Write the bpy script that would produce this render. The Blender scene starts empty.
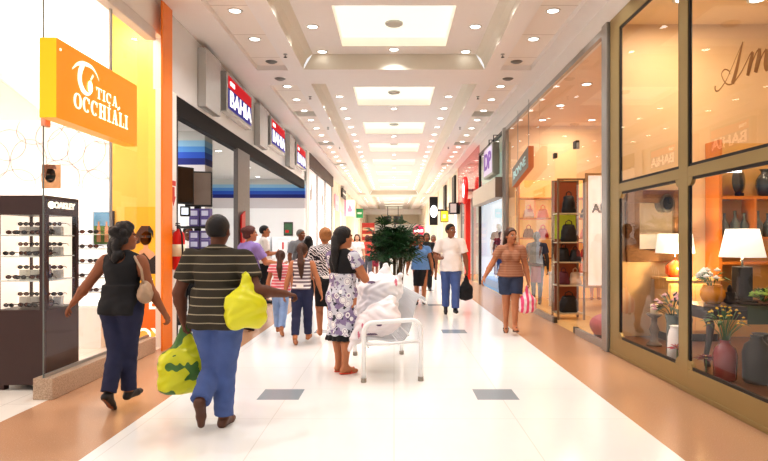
# Shopping-mall corridor built object by object.  X right, Y down the corridor, Z up; metres.
import bpy, bmesh, math, random
import numpy as np
from mathutils import Vector, Matrix, Euler

random.seed(7)
scn = bpy.context.scene
COL = scn.collection
PI = math.pi
EYE = 1.48
F = 610.0


def W(px, py, Y):
    """world point that the photograph shows at (px, py), at depth Y"""
    return ((px - 394.0) / F * Y, Y, EYE + (240.0 - py) / F * Y)


def lin(c):
    return tuple(((v / 255.0) / 12.92 if v / 255.0 <= 0.04045 else ((v / 255.0 + 0.055) / 1.055) ** 2.4) for v in c[:3]) + (1.0,)


# ------------------------------------------------------------------ materials
MATS = {}


def new_mat(name):
    m = bpy.data.materials.new(name)
    m.use_nodes = True
    nt = m.node_tree
    nt.nodes.clear()
    out = nt.nodes.new('ShaderNodeOutputMaterial')
    return m, nt, out


def N(nt, kind, **kw):
    n = nt.nodes.new(kind)
    for k, v in kw.items():
        if k in n.inputs:
            n.inputs[k].default_value = v
        else:
            setattr(n, k, v)
    return n


def mat(name, col, rough=0.5, metal=0.0, emit=0.0, ecol=None, var=0.06, scale=8.0, bump=0.0, bscale=40.0, coat=0.0, spec=0.5, sss=0.0, sheen=0.0, alpha=1.0, trans=0.0):
    if name in MATS:
        return MATS[name]
    m, nt, out = new_mat(name)
    b = N(nt, 'ShaderNodeBsdfPrincipled')
    b.inputs['Roughness'].default_value = rough
    b.inputs['Metallic'].default_value = metal
    b.inputs['Specular IOR Level'].default_value = spec
    b.inputs['Coat Weight'].default_value = coat
    b.inputs['Alpha'].default_value = alpha
    b.inputs['Transmission Weight'].default_value = trans
    if sheen:
        b.inputs['Sheen Weight'].default_value = sheen
    c = lin(col)
    tc = N(nt, 'ShaderNodeTexCoord')
    nz = N(nt, 'ShaderNodeTexNoise', Scale=scale, Detail=3.0)
    nt.links.new(tc.outputs['Object'], nz.inputs['Vector'])
    mx = N(nt, 'ShaderNodeMix', data_type='RGBA')
    mx.inputs[6].default_value = tuple(v * (1 - var) for v in c[:3]) + (1,)
    mx.inputs[7].default_value = tuple(min(1.0, v * (1 + var)) for v in c[:3]) + (1,)
    nt.links.new(nz.outputs['Fac'], mx.inputs[0])
    nt.links.new(mx.outputs[2], b.inputs['Base Color'])
    if emit:
        b.inputs['Emission Strength'].default_value = emit
        b.inputs['Emission Color'].default_value = lin(ecol or col)
    if bump:
        n2 = N(nt, 'ShaderNodeTexNoise', Scale=bscale, Detail=4.0)
        nt.links.new(tc.outputs['Object'], n2.inputs['Vector'])
        bp = N(nt, 'ShaderNodeBump', Strength=bump, Distance=0.01)
        nt.links.new(n2.outputs['Fac'], bp.inputs['Height'])
        nt.links.new(bp.outputs['Normal'], b.inputs['Normal'])
    nt.links.new(b.outputs[0], out.inputs['Surface'])
    MATS[name] = m
    m['bsdf'] = b.name
    return m


def math_node(nt, op, a, b=None):
    n = N(nt, 'ShaderNodeMath', operation=op)
    for i, v in enumerate((a, b)):
        if v is None:
            continue
        if isinstance(v, (int, float)):
            n.inputs[i].default_value = v
        else:
            nt.links.new(v, n.inputs[i])
    return n.outputs[0]


def mixc(nt, fac, a, b):
    mx = N(nt, 'ShaderNodeMix', data_type='RGBA')
    if isinstance(fac, (int, float)):
        mx.inputs[0].default_value = fac
    else:
        nt.links.new(fac, mx.inputs[0])
    for i, v in ((6, a), (7, b)):
        if isinstance(v, tuple):
            mx.inputs[i].default_value = lin(v)
        else:
            nt.links.new(v, mx.inputs[i])
    return mx.outputs[2]


def pattern_mat(name, fn, rough=0.8, bump=0.0, spec=0.3, coat=0.0):
    """fn(nt, object-coordinate socket) -> colour socket"""
    if name in MATS:
        return MATS[name]
    m, nt, out = new_mat(name)
    b = N(nt, 'ShaderNodeBsdfPrincipled')
    b.inputs['Roughness'].default_value = rough
    b.inputs['Specular IOR Level'].default_value = spec
    b.inputs['Coat Weight'].default_value = coat
    tc = N(nt, 'ShaderNodeTexCoord')
    nt.links.new(fn(nt, tc.outputs['Object']), b.inputs['Base Color'])
    if bump:
        n2 = N(nt, 'ShaderNodeTexNoise', Scale=120.0)
        nt.links.new(tc.outputs['Object'], n2.inputs['Vector'])
        bp = N(nt, 'ShaderNodeBump', Strength=bump, Distance=0.005)
        nt.links.new(n2.outputs['Fac'], bp.inputs['Height'])
        nt.links.new(bp.outputs['Normal'], b.inputs['Normal'])
    nt.links.new(b.outputs[0], out.inputs['Surface'])
    MATS[name] = m
    return m


def stripes(a, b, freq, duty=0.3, axis='Z', c=None):
    def fn(nt, vec):
        s = N(nt, 'ShaderNodeSeparateXYZ')
        nt.links.new(vec, s.inputs[0])
        f = math_node(nt, 'FRACT', math_node(nt, 'MULTIPLY', s.outputs[axis], freq))
        k = math_node(nt, 'LESS_THAN', f, duty)
        base = mixc(nt, k, a, b)
        if c:
            f2 = math_node(nt, 'FRACT', math_node(nt, 'ADD', math_node(nt, 'MULTIPLY', s.outputs[axis], freq), 0.5))
            base = mixc(nt, math_node(nt, 'LESS_THAN', f2, duty * 0.5), base, c)
        return base
    return fn


def glass_mat(name, tint=(255, 255, 255), base=0.05, edge=0.85, power=3.5):
    if name in MATS:
        return MATS[name]
    m, nt, out = new_mat(name)
    t = N(nt, 'ShaderNodeBsdfTransparent')
    t.inputs[0].default_value = lin(tint)
    g = N(nt, 'ShaderNodeBsdfGlossy')
    g.inputs['Roughness'].default_value = 0.01
    lw = N(nt, 'ShaderNodeLayerWeight')
    lw.inputs['Blend'].default_value = 0.5
    p = math_node(nt, 'POWER', lw.outputs['Facing'], power)
    f = math_node(nt, 'ADD', math_node(nt, 'MULTIPLY', p, edge), base)
    f = math_node(nt, 'MINIMUM', f, 0.9)
    mx = N(nt, 'ShaderNodeMixShader')
    nt.links.new(f, mx.inputs[0])
    nt.links.new(t.outputs[0], mx.inputs[1])
    nt.links.new(g.outputs[0], mx.inputs[2])
    nt.links.new(mx.outputs[0], out.inputs['Surface'])
    MATS[name] = m
    return m


# ------------------------------------------------------------------ scene objects
def tag(o, label=None, cat=None, group=None, kind=None):
    if label:
        o['label'] = label
    if cat:
        o['category'] = cat
    if group:
        o['group'] = group
    if kind:
        o['kind'] = kind
    return o


def empty(name, loc=(0, 0, 0), rz=0.0, label=None, cat=None, group=None, kind=None):
    o = bpy.data.objects.new(name, None)
    o.empty_display_size = 0.1
    COL.objects.link(o)
    o.location = loc
    o.rotation_euler = (0, 0, rz)
    return tag(o, label, cat, group, kind)


def copy_tree(o, parent=None):
    c = o.copy()
    COL.objects.link(c)
    if parent is not None:
        c.parent = parent
    for ch in list(o.children):
        copy_tree(ch, c)
    return c


ORD = ['nearest', 'second', 'third', 'fourth', 'fifth', 'sixth', 'seventh', 'eighth', 'ninth', 'tenth', 'eleventh', 'twelfth', 'thirteenth',
       'fourteenth', 'fifteenth', 'sixteenth', 'seventeenth', 'eighteenth', 'nineteenth', 'twentieth', 'twenty-first', 'twenty-second', 'twenty-third',
       'twenty-fourth', 'twenty-fifth', 'twenty-sixth', 'twenty-seventh', 'twenty-eighth', 'twenty-ninth', 'thirtieth', 'thirty-first', 'thirty-second',
       'thirty-third', 'thirty-fourth', 'thirty-fifth', 'thirty-sixth', 'thirty-seventh', 'thirty-eighth', 'thirty-ninth', 'fortieth']


class MB:
    """collects shapes, then links them as ONE mesh object"""

    def __init__(self):
        self.v, self.f, self.mi, self.sm = [], [], [], []

    def add(self, vs, fs, mi=0, smooth=False):
        o = len(self.v)
        self.v += [tuple(p) for p in vs]
        for q in fs:
            self.f.append(tuple(i + o for i in q))
            self.mi.append(mi)
            self.sm.append(smooth)
        return self

    def box(self, x0, x1, y0, y1, z0, z1, mi=0):
        vs = [(x, y, z) for x in (x0, x1) for y in (y0, y1) for z in (z0, z1)]
        fs = [(0, 1, 3, 2), (4, 6, 7, 5), (0, 4, 5, 1), (2, 3, 7, 6), (0, 2, 6, 4), (1, 5, 7, 3)]
        return self.add(vs, fs, mi)

    def rbox(self, c, size, M=None, mi=0):
        hx, hy, hz = (s / 2 for s in size)
        M = M or Matrix.Identity(3)
        vs = [Vector(c) + M @ Vector((x, y, z)) for x in (-hx, hx) for y in (-hy, hy) for z in (-hz, hz)]
        fs = [(0, 1, 3, 2), (4, 6, 7, 5), (0, 4, 5, 1), (2, 3, 7, 6), (0, 2, 6, 4), (1, 5, 7, 3)]
        return self.add(vs, fs, mi)

    def quad(self, a, b, c, d, mi=0):
        return self.add([a, b, c, d], [(0, 1, 2, 3)], mi)

    def poly(self, pts, mi=0):
        return self.add(pts, [tuple(range(len(pts)))], mi)

    def prism(self, pts, d, mi=0):
        """polygon pts extruded by vector d"""
        n = len(pts)
        d = Vector(d)
        vs = [Vector(p) for p in pts] + [Vector(p) + d for p in pts]
        fs = [tuple(range(n - 1, -1, -1)), tuple(range(n, 2 * n))]
        fs += [(i, (i + 1) % n, (i + 1) % n + n, i + n) for i in range(n)]
        return self.add(vs, fs, mi)

    def tube(self, pts, r, seg=10, mi=0, cap=True, closed=False):
        pts = [Vector(p) for p in pts]
        n = len(pts)
        rs = r if isinstance(r, (list, tuple)) else [r] * n
        vs, fs = [], []
        up = None
        for i, p in enumerate(pts):
            if closed:
                t = pts[(i + 1) % n] - pts[i - 1]
            else:
                t = pts[min(i + 1, n - 1)] - pts[max(i - 1, 0)]
            t.normalize()
            if up is None:
                up = t.orthogonal().normalized()
            else:
                up = (up - t * up.dot(t))
                up = up.normalized() if up.length > 1e-6 else t.orthogonal().normalized()
            s = t.cross(up)
            for k in range(seg):
                a = 2 * PI * k / seg
                vs.append(p + (up * math.cos(a) + s * math.sin(a)) * rs[i])
        m = n if closed else n - 1
        for i in range(m):
            j = (i + 1) % n
            for k in range(seg):
                l = (k + 1) % seg
                fs.append((i * seg + k, i * seg + l, j * seg + l, j * seg + k))
        if cap and not closed:
            fs.append(tuple(range(seg - 1, -1, -1)))
            fs.append(tuple((n - 1) * seg + k for k in range(seg)))
        return self.add(vs, fs, mi, True)

    def lathe(self, prof, c=(0, 0, 0), seg=24, mi=0, smooth=True, axis='Z', sx=1.0, sy=1.0):
        vs, fs = [], []
        n = len(prof)
        for (r, z) in prof:
            for k in range(seg):
                a = 2 * PI * k / seg
                x, y = r * math.cos(a) * sx, r * math.sin(a) * sy
                if axis == 'Z':
                    vs.append((c[0] + x, c[1] + y, c[2] + z))
                elif axis == 'X':
                    vs.append((c[0] + z, c[1] + x, c[2] + y))
                else:
                    vs.append((c[0] + y, c[1] + z, c[2] + x))
        for i in range(n - 1):
            for k in range(seg):
                l = (k + 1) % seg
                fs.append((i * seg + k, i * seg + l, (i + 1) * seg + l, (i + 1) * seg + k))
        if prof[0][0] > 1e-5:
            fs.append(tuple(range(seg - 1, -1, -1)))
        if prof[-1][0] > 1e-5:
            fs.append(tuple((n - 1) * seg + k for k in range(seg)))
        return self.add(vs, fs, mi, smooth)

    def ball(self, c, r, seg=12, rings=8, mi=0, sc=(1, 1, 1)):
        vs, fs = [], []
        for i in range(rings + 1):
            t = PI * i / rings
            for k in range(seg):
                a = 2 * PI * k / seg
                vs.append((c[0] + r * sc[0] * math.sin(t) * math.cos(a), c[1] + r * sc[1] * math.sin(t) * math.sin(a), c[2] - r * sc[2] * math.cos(t)))
        for i in range(rings):
            for k in range(seg):
                l = (k + 1) % seg
                fs.append((i * seg + k, i * seg + l, (i + 1) * seg + l, (i + 1) * seg + k))
        return self.add(vs, fs, mi, True)

    def ribbon(self, pts, ws, n, mi=0):
        """flat stroke of varying width; n = plane normal"""
        pts = [Vector(p) for p in pts]
        n = Vector(n)
        vs, fs = [], []
        for i, p in enumerate(pts):
            t = pts[min(i + 1, len(pts) - 1)] - pts[max(i - 1, 0)]
            s = t.cross(n).normalized() * (ws[i] / 2)
            vs += [p - s, p + s]
        for i in range(len(pts) - 1):
            fs.append((2 * i, 2 * i + 1, 2 * i + 3, 2 * i + 2))
        return self.add(vs, fs, mi)

    def build(self, name, mats, parent=None, bevel=0.0, label=None, cat=None, group=None, kind=None, solid=0.0):
        me = bpy.data.meshes.new(name)
        me.from_pydata(self.v, [], self.f)
        if not isinstance(mats, (list, tuple)):
            mats = [mats]
        for m in mats:
            me.materials.append(m)
        me.polygons.foreach_set('material_index', self.mi)
        me.polygons.foreach_set('use_smooth', self.sm)
        bm = bmesh.new()
        bm.from_mesh(me)
        bmesh.ops.remove_doubles(bm, verts=bm.verts, dist=1e-6)
        bmesh.ops.recalc_face_normals(bm, faces=bm.faces)
        bm.to_mesh(me)
        bm.free()
        me.update()
        o = bpy.data.objects.new(name, me)
        COL.objects.link(o)
        if parent is not None:
            o.parent = parent
        if bevel:
            b = o.modifiers.new('bevel', 'BEVEL')
            b.width = bevel
            b.segments = 2
            b.limit_method = 'ANGLE'
        if solid:
            b = o.modifiers.new('solid', 'SOLIDIFY')
            b.thickness = solid
            b.offset = 0
        return tag(o, label, cat, group, kind)


def mesh_np(name, V, Q, mats, parent=None, mi=None):
    me = bpy.data.meshes.new(name)
    nv, nq = len(V), len(Q)
    me.vertices.add(nv)
    me.vertices.foreach_set('co', np.ascontiguousarray(V, dtype=np.float32).ravel())
    me.loops.add(nq * 4)
    me.loops.foreach_set('vertex_index', np.ascontiguousarray(Q, dtype=np.int32).ravel())
    me.polygons.add(nq)
    me.polygons.foreach_set('loop_start', np.arange(0, nq * 4, 4, dtype=np.int32))
    me.polygons.foreach_set('use_smooth', np.ones(nq, dtype=bool))
    for m in (mats if isinstance(mats, (list, tuple)) else [mats]):
        me.materials.append(m)
    if mi is not None:
        me.polygons.foreach_set('material_index', mi.astype(np.int32))
    me.update(calc_edges=True)
    me.validate()
    o = bpy.data.objects.new(name, me)
    COL.objects.link(o)
    if parent is not None:
        o.parent = parent
    return o


def text_obj(name, s, size, M, material, parent=None, bold=0.0, width=None, extrude=0.004, align='CENTER', shear=0.0):
    """lettering as a mesh; M maps the text plane (x right, y up) to the world / parent space"""
    cu = bpy.data.curves.new(name, 'FONT')
    cu.body = s
    cu.size = size
    cu.align_x = align
    cu.align_y = 'CENTER'
    cu.offset = bold
    cu.extrude = extrude
    cu.shear = shear
    t = bpy.data.objects.new(name + '_tmp', cu)
    COL.objects.link(t)
    bpy.context.view_layer.update()
    me = bpy.data.meshes.new_from_object(t)
    bpy.data.objects.remove(t)
    bpy.data.curves.remove(cu)
    if width:
        xs = [v.co.x for v in me.vertices]
        w = max(xs) - min(xs)
        for v in me.vertices:
            v.co.x *= width / w
    me.transform(M)
    me.materials.clear()
    me.materials.append(material)
    me.name = name
    o = bpy.data.objects.new(name, me)
    COL.objects.link(o)
    if parent is not None:
        o.parent = parent
    return o


def plane_M(origin, xdir, ydir):
    x, y = Vector(xdir).normalized(), Vector(ydir).normalized()
    z = x.cross(y)
    return Matrix(((x.x, y.x, z.x, origin[0]), (x.y, y.y, z.y, origin[1]), (x.z, y.z, z.z, origin[2]), (0, 0, 0, 1)))


def area_light(name, loc, size, energy, col=(255, 244, 228), rot=(0, 0, 0), sizey=None, parent=None, spread=None):
    l = bpy.data.lights.new(name, 'AREA')
    l.energy = energy
    l.color = lin(col)[:3]
    l.size = size
    if sizey:
        l.shape = 'RECTANGLE'
        l.size_y = sizey
    else:
        l.shape = 'DISK'
    if spread:
        l.spread = math.radians(spread)
    o = bpy.data.objects.new(name, l)
    COL.objects.link(o)
    o.location = loc
    o.rotation_euler = rot
    if parent is not None:
        o.parent = parent
    return o


# ------------------------------------------------------------------ implicit surfaces -> quad meshes
def V3(*a):
    return np.array(a[0] if len(a) == 1 else a, dtype=np.float64)


def nrm(v):
    v = V3(v)
    return v / (np.linalg.norm(v) + 1e-12)


def cone(a, b, ra, rb, clip=None, k=None):
    return dict(t='c', a=V3(a), b=V3(b), ra=ra, rb=rb, clip=clip or [], k=k)


def ell(c, r, R=None, clip=None, k=None):
    return dict(t='e', c=V3(c), r=V3(r) if not np.isscalar(r) else V3(r, r, r), R=R, clip=clip or [], k=k)


def frus(c, z0, z1, r0, r1, ripple=0.0, nrip=9, clip=None, k=None):
    """elliptic frustum between heights, r0/r1 = (rx, ry) at bottom / top, c=(x,y)"""
    return dict(t='f', c=V3(c), z0=z0, z1=z1, r0=V3(r0), r1=V3(r1), rip=ripple, nr=nrip, clip=clip or [], k=k)


def bounds(p):
    if p['t'] == 'c':
        r = max(p['ra'], p['rb'])
        return np.minimum(p['a'], p['b']) - r, np.maximum(p['a'], p['b']) + r
    if p['t'] == 'e':
        r = p['r'].max()
        if p['R'] is None:
            return p['c'] - p['r'], p['c'] + p['r']
        return p['c'] - r, p['c'] + r
    rx = max(p['r0'][0], p['r1'][0]) * (1 + p['rip'])
    ry = max(p['r0'][1], p['r1'][1]) * (1 + p['rip'])
    return V3(p['c'][0] - rx, p['c'][1] - ry, p['z0']), V3(p['c'][0] + rx, p['c'][1] + ry, p['z1'])


def sdf(p, X, Y, Z):
    if p['t'] == 'c':
        a, b = p['a'], p['b']
        d = b - a
        L2 = float(d @ d) + 1e-12
        t = np.clip(((X - a[0]) * d[0] + (Y - a[1]) * d[1] + (Z - a[2]) * d[2]) / L2, 0, 1)
        f = np.sqrt((X - a[0] - t * d[0]) ** 2 + (Y - a[1] - t * d[1]) ** 2 + (Z - a[2] - t * d[2]) ** 2) - (p['ra'] + (p['rb'] - p['ra']) * t)
    elif p['t'] == 'e':
        x, y, z = X - p['c'][0], Y - p['c'][1], Z - p['c'][2]
        if p['R'] is not None:
            R = p['R']
            x, y, z = R[0, 0] * x + R[1, 0] * y + R[2, 0] * z, R[0, 1] * x + R[1, 1] * y + R[2, 1] * z, R[0, 2] * x + R[1, 2] * y + R[2, 2] * z
        r = p['r']
        k0 = np.sqrt((x / r[0]) ** 2 + (y / r[1]) ** 2 + (z / r[2]) ** 2)
        k1 = np.sqrt((x / r[0] ** 2) ** 2 + (y / r[1] ** 2) ** 2 + (z / r[2] ** 2) ** 2)
        f = k0 * (k0 - 1.0) / (k1 + 1e-9)
        f = np.where(k0 < 1e-4, -r.min(), f)
    else:
        t = np.clip((Z - p['z0']) / (p['z1'] - p['z0']), 0, 1)
        rx = p['r0'][0] + (p['r1'][0] - p['r0'][0]) * t
        ry = p['r0'][1] + (p['r1'][1] - p['r0'][1]) * t
        x, y = X - p['c'][0], Y - p['c'][1]
        q = np.sqrt((x / rx) ** 2 + (y / ry) ** 2)
        if p['rip']:
            q = q / (1 + p['rip'] * (1 - t) * np.sin(np.arctan2(y, x) * p['nr']))
        f = (q - 1) * np.minimum(rx, ry)
        f = np.maximum(f, np.maximum(p['z0'] - Z, Z - p['z1']))
    for (n, q) in p['clip']:
        f = np.maximum(f, (X - q[0]) * n[0] + (Y - q[1]) * n[1] + (Z - q[2]) * n[2])
    return f


def field(prims, h, k=0.02, wrinkle=0.0, wfreq=30.0, subs=(), seed=0.0):
    lo = np.min([bounds(p)[0] for p in prims], axis=0) - 3 * h - 0.01
    hi = np.max([bounds(p)[1] for p in prims], axis=0) + 3 * h + 0.01
    n = np.ceil((hi - lo) / h).astype(int) + 1
    f = np.full(n, 0.2, dtype=np.float32)
    ax = [lo[i] + h * np.arange(n[i]) for i in range(3)]

    def sl(p, m):
        a, b = bounds(p)
        i0 = np.maximum(np.floor((a - m - lo) / h).astype(int), 0)
        i1 = np.minimum(np.ceil((b + m - lo) / h).astype(int) + 1, n)
        s = tuple(slice(i0[i], i1[i]) for i in range(3))
        return s, ax[0][s[0]][:, None, None], ax[1][s[1]][None, :, None], ax[2][s[2]][None, None, :]
    for p in prims:
        kk = k if p['k'] is None else p['k']
        s, X, Y, Z = sl(p, max(0.03, kk + 2 * h))
        d = sdf(p, X, Y, Z)
        g = f[s]
        hh = np.maximum(kk - np.abs(g - d), 0) / kk
        f[s] = np.minimum(g, d) - hh * hh * kk * 0.25
    for p in subs:
        s, X, Y, Z = sl(p, 0.03)
        d = sdf(p, X, Y, Z)
        f[s] = np.maximum(f[s], -d)
    if wrinkle:
        X, Y, Z = ax[0][:, None, None], ax[1][None, :, None], ax[2][None, None, :]
        q = wfreq
        w = np.sin(X * q + 2.1 * np.sin(Z * q * 0.7 + seed) + seed) * np.sin(Z * q * 1.1 + 1.7 * np.sin(Y * q * 0.8 + seed * 2)) \
            + 0.6 * np.sin(Y * q * 1.3 + Z * q * 0.6 + 2.0 * np.sin(X * q * 0.5) + seed)
        f = f + (wrinkle * w).astype(np.float32)
    return f, lo


def nets(f, lo, h):
    s = f < 0
    nx, ny, nz = f.shape
    c = np.zeros((nx - 1, ny - 1, nz - 1), np.uint8)
    offs = [(a, b, d) for a in (0, 1) for b in (0, 1) for d in (0, 1)]
    for a, b, d in offs:
        c += s[a:nx - 1 + a, b:ny - 1 + b, d:nz - 1 + d]
    act = (c > 0) & (c < 8)
    idx = np.argwhere(act)
    cid = np.full(act.shape, -1, np.int32)
    cid[act] = np.arange(len(idx), dtype=np.int32)
    i, j, k = idx[:, 0], idx[:, 1], idx[:, 2]
    acc = np.zeros((len(idx), 3))
    cnt = np.zeros(len(idx))
    for a in offs:
        for x in range(3):
            if a[x]:
                continue
            b = list(a)
            b[x] = 1
            fa = f[i + a[0], j + a[1], k + a[2]].astype(np.float64)
            fb = f[i + b[0], j + b[1], k + b[2]].astype(np.float64)
            m = (fa < 0) != (fb < 0)
            t = np.where(m, fa / np.where(np.abs(fa - fb) < 1e-9, 1e-9, fa - fb), 0)
            for y in range(3):
                acc[:, y] += np.where(m, a[y] + (t if y == x else 0), 0)
            cnt += m
    P = lo + h * (idx + acc / cnt[:, None])
    quads = []
    for x in range(3):
        y, z = (x + 1) % 3, (x + 2) % 3
        sl0 = [slice(None)] * 3
        sl1 = [slice(None)] * 3
        sl0[x] = slice(0, f.shape[x] - 1)
        sl1[x] = slice(1, f.shape[x])
        e = s[tuple(sl0)] != s[tuple(sl1)]
        pts = np.argwhere(e)
        ok = (pts[:, y] > 0) & (pts[:, y] < f.shape[y] - 1) & (pts[:, z] > 0) & (pts[:, z] < f.shape[z] - 1)
        pts = pts[ok]
        ins = s[pts[:, 0], pts[:, 1], pts[:, 2]]

        def cell(dy, dz):
            q = pts.copy()
            q[:, y] += dy
            q[:, z] += dz
            return cid[q[:, 0], q[:, 1], q[:, 2]]
        Q = np.stack([cell(-1, -1), cell(0, -1), cell(0, 0), cell(-1, 0)], axis=1)
        Q[~ins] = Q[~ins][:, ::-1]
        quads.append(Q)
    Q = np.concatenate(quads)
    return P, Q[(Q >= 0).all(axis=1)]


def implicit(name, prims, mats, parent=None, h=0.008, k=0.02, wrinkle=0.0, wfreq=30.0, subs=(), seed=0.0, paint=None):
    f, lo = field(prims, h, k, wrinkle, wfreq, subs, seed)
    P, Q = nets(f, lo, h)
    mi = None
    if paint is not None:
        mi = paint(P[Q].mean(axis=1))
    return mesh_np(name, P, Q, mats, parent, mi)
# ================================================================== palette
WHITE = mat('white_paint', (238, 234, 228), 0.55, var=0.02)
CEIL = mat('ceiling_paint', (238, 233, 229), 0.7, var=0.015)
FASCIA = mat('glossy_white_fascia', (226, 226, 224), 0.12, var=0.015, coat=0.5)
BLACK = mat('black_matte', (18, 17, 18), 0.5)
DARK = mat('dark_frame', (46, 42, 40), 0.4)
STEEL = mat('brushed_steel', (176, 176, 174), 0.35, metal=0.8)
CHROME = mat('chrome', (210, 208, 204), 0.15, metal=1.0)
GOLD = mat('champagne_gold_frame', (158, 136, 88), 0.38, metal=0.3, var=0.05, scale=3, bump=0.05, bscale=200)
GASKET = mat('black_gasket', (30, 22, 16), 0.5)
PANEL_EMIT = mat('skylight_panel', (96, 95, 90), 0.8, emit=1.34, ecol=(255, 252, 236), var=0.0)
LAMP_EMIT = mat('downlight_lens', (255, 255, 250), 0.4, emit=9.0, var=0.0)
TRIM = mat('downlight_trim', (225, 222, 216), 0.4)
GREYDISC = mat('grey_grille', (205, 202, 192), 0.7)
VENTM = mat('vent_metal', (120, 116, 110), 0.5, metal=0.3)
RED = mat('signal_red', (205, 24, 22), 0.35)
GLASS = glass_mat('shop_glass', base=0.03, edge=0.42, power=3.2)
GLASS_CLEAR = glass_mat('clear_glass', base=0.03, edge=0.5, power=4.0)


def floor_tan(nt, vec):
    v = N(nt, 'ShaderNodeTexVoronoi', Scale=45.0)
    nt.links.new(vec, v.inputs['Vector'])
    n = N(nt, 'ShaderNodeTexNoise', Scale=130.0, Detail=3.0)
    nt.links.new(vec, n.inputs['Vector'])
    base = mixc(nt, n.outputs['Fac'], (168, 124, 92), (212, 172, 138))
    k = math_node(nt, 'LESS_THAN', v.outputs['Distance'], 0.12)
    base = mixc(nt, math_node(nt, 'MULTIPLY', k, 0.5), base, (228, 204, 178))
    return base


def tile_lines(a, b, w, hgt, mortar=0.004):
    def fn(nt, vec):
        br = N(nt, 'ShaderNodeTexBrick', Scale=1.0)
        br.offset = 0.0
        br.inputs['Brick Width'].default_value = w
        br.inputs['Row Height'].default_value = hgt
        br.inputs['Mortar Size'].default_value = mortar
        br.inputs['Color1'].default_value = lin(a)
        br.inputs['Color2'].default_value = lin(tuple(min(255, c + 2) for c in a))
        br.inputs['Mortar'].default_value = lin(b)
        nt.links.new(vec, br.inputs['Vector'])
        n = N(nt, 'ShaderNodeTexNoise', Scale=3.0, Detail=6.0)
        nt.links.new(vec, n.inputs['Vector'])
        mx = mixc(nt, math_node(nt, 'MULTIPLY', n.outputs['Fac'], 0.10), br.outputs['Color'], (222, 216, 206))
        return mx
    return fn


FLOOR_W = pattern_mat('polished_white_floor', tile_lines((238, 238, 236), (222, 220, 215), 1.01, 1.01), rough=0.15, spec=0.5)
FLOOR_T = pattern_mat('tan_terrazzo', floor_tan, rough=0.22, spec=0.5)
FLOOR_G = mat('grey_inlay_tile', (150, 160, 166), 0.2, var=0.05, scale=60)
CEIL_TILE = pattern_mat('ceiling_tile', lambda nt, vec: mixc(nt, math_node(nt, 'LESS_THAN', math_node(nt, 'FRACT', math_node(nt, 'MULTIPLY', (lambda s: (nt.links.new(vec, s.inputs[0]), s.outputs['Y'])[1])(N(nt, 'ShaderNodeSeparateXYZ')), 1 / 1.22)), 0.02), (240, 231, 222), (214, 202, 190)), rough=0.7)

# ================================================================== floor
fl = MB()
ys = [-4.0]
for k in range(-1, 17):
    c = 5.85 + 4.03 * k
    ys += [c - 0.2, c + 0.2]
ys = sorted(set([round(y, 3) for y in ys] + [72.0]))
sq = [(-1.275, -0.885), (0.775, 1.165)]
xs = [-3.2, -2.115, -1.275, -0.885, 0.775, 1.165, 1.953, 2.87]
for i in range(len(ys) - 1):
    inlay = abs(ys[i + 1] - ys[i] - 0.4) < 0.01
    for j in range(len(xs) - 1):
        m = 1 if j in (0, 6) else 0
        if inlay and j in (2, 4):
            m = 2
        fl.quad((xs[j], ys[i], 0), (xs[j + 1], ys[i], 0), (xs[j + 1], ys[i + 1], 0), (xs[j], ys[i + 1], 0), m)
fl.build('floor', [FLOOR_W, FLOOR_T, FLOOR_G], kind='structure', label='polished white mall floor with tan terrazzo borders and grey square inlays')
SHOPFLOOR = pattern_mat('shop_white_floor', tile_lines((238, 234, 226), (205, 200, 192), 0.5, 0.5), rough=0.2)
MB().box(-10, -3.2, -4, 72, -0.1, 0.0).build('floor_shops_left', SHOPFLOOR, kind='structure')
WOODFLOOR = mat('amber_shop_floor', (224, 184, 126), 0.25, var=0.1, scale=4)
MB().box(2.87, 9, -4, 72, -0.1, 0.0).build('floor_shops_right', WOODFLOOR, kind='structure')

# ================================================================== ceiling
ZS, ZC, ZP = 4.68, 4.97, 5.12
coffers = [(1.5, 11.45), (12.5, 43.0), (45.0, 70.0)]
recess = [(1.5, 11.5), (12.6, 43.0), (45.0, 70.0)]
skyY = [4.7, 9.08, 13.9, 18.1, 22.1, 26.4, 31.0, 35.2, 39.6, 47.0, 51.6, 56.2, 60.8, 65.4]
SKX = 0.93
SKL = 1.9
cl = MB()
XL, XR = -3.25, 2.95
RI, RO = 2.0, 2.58
CB_, CT = 1.70, 1.53


def hq(x0, x1, y0, y1, z, mi=0):
    cl.quad((x0, y0, z), (x1, y0, z), (x1, y1, z), (x0, y1, z), mi)


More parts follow.
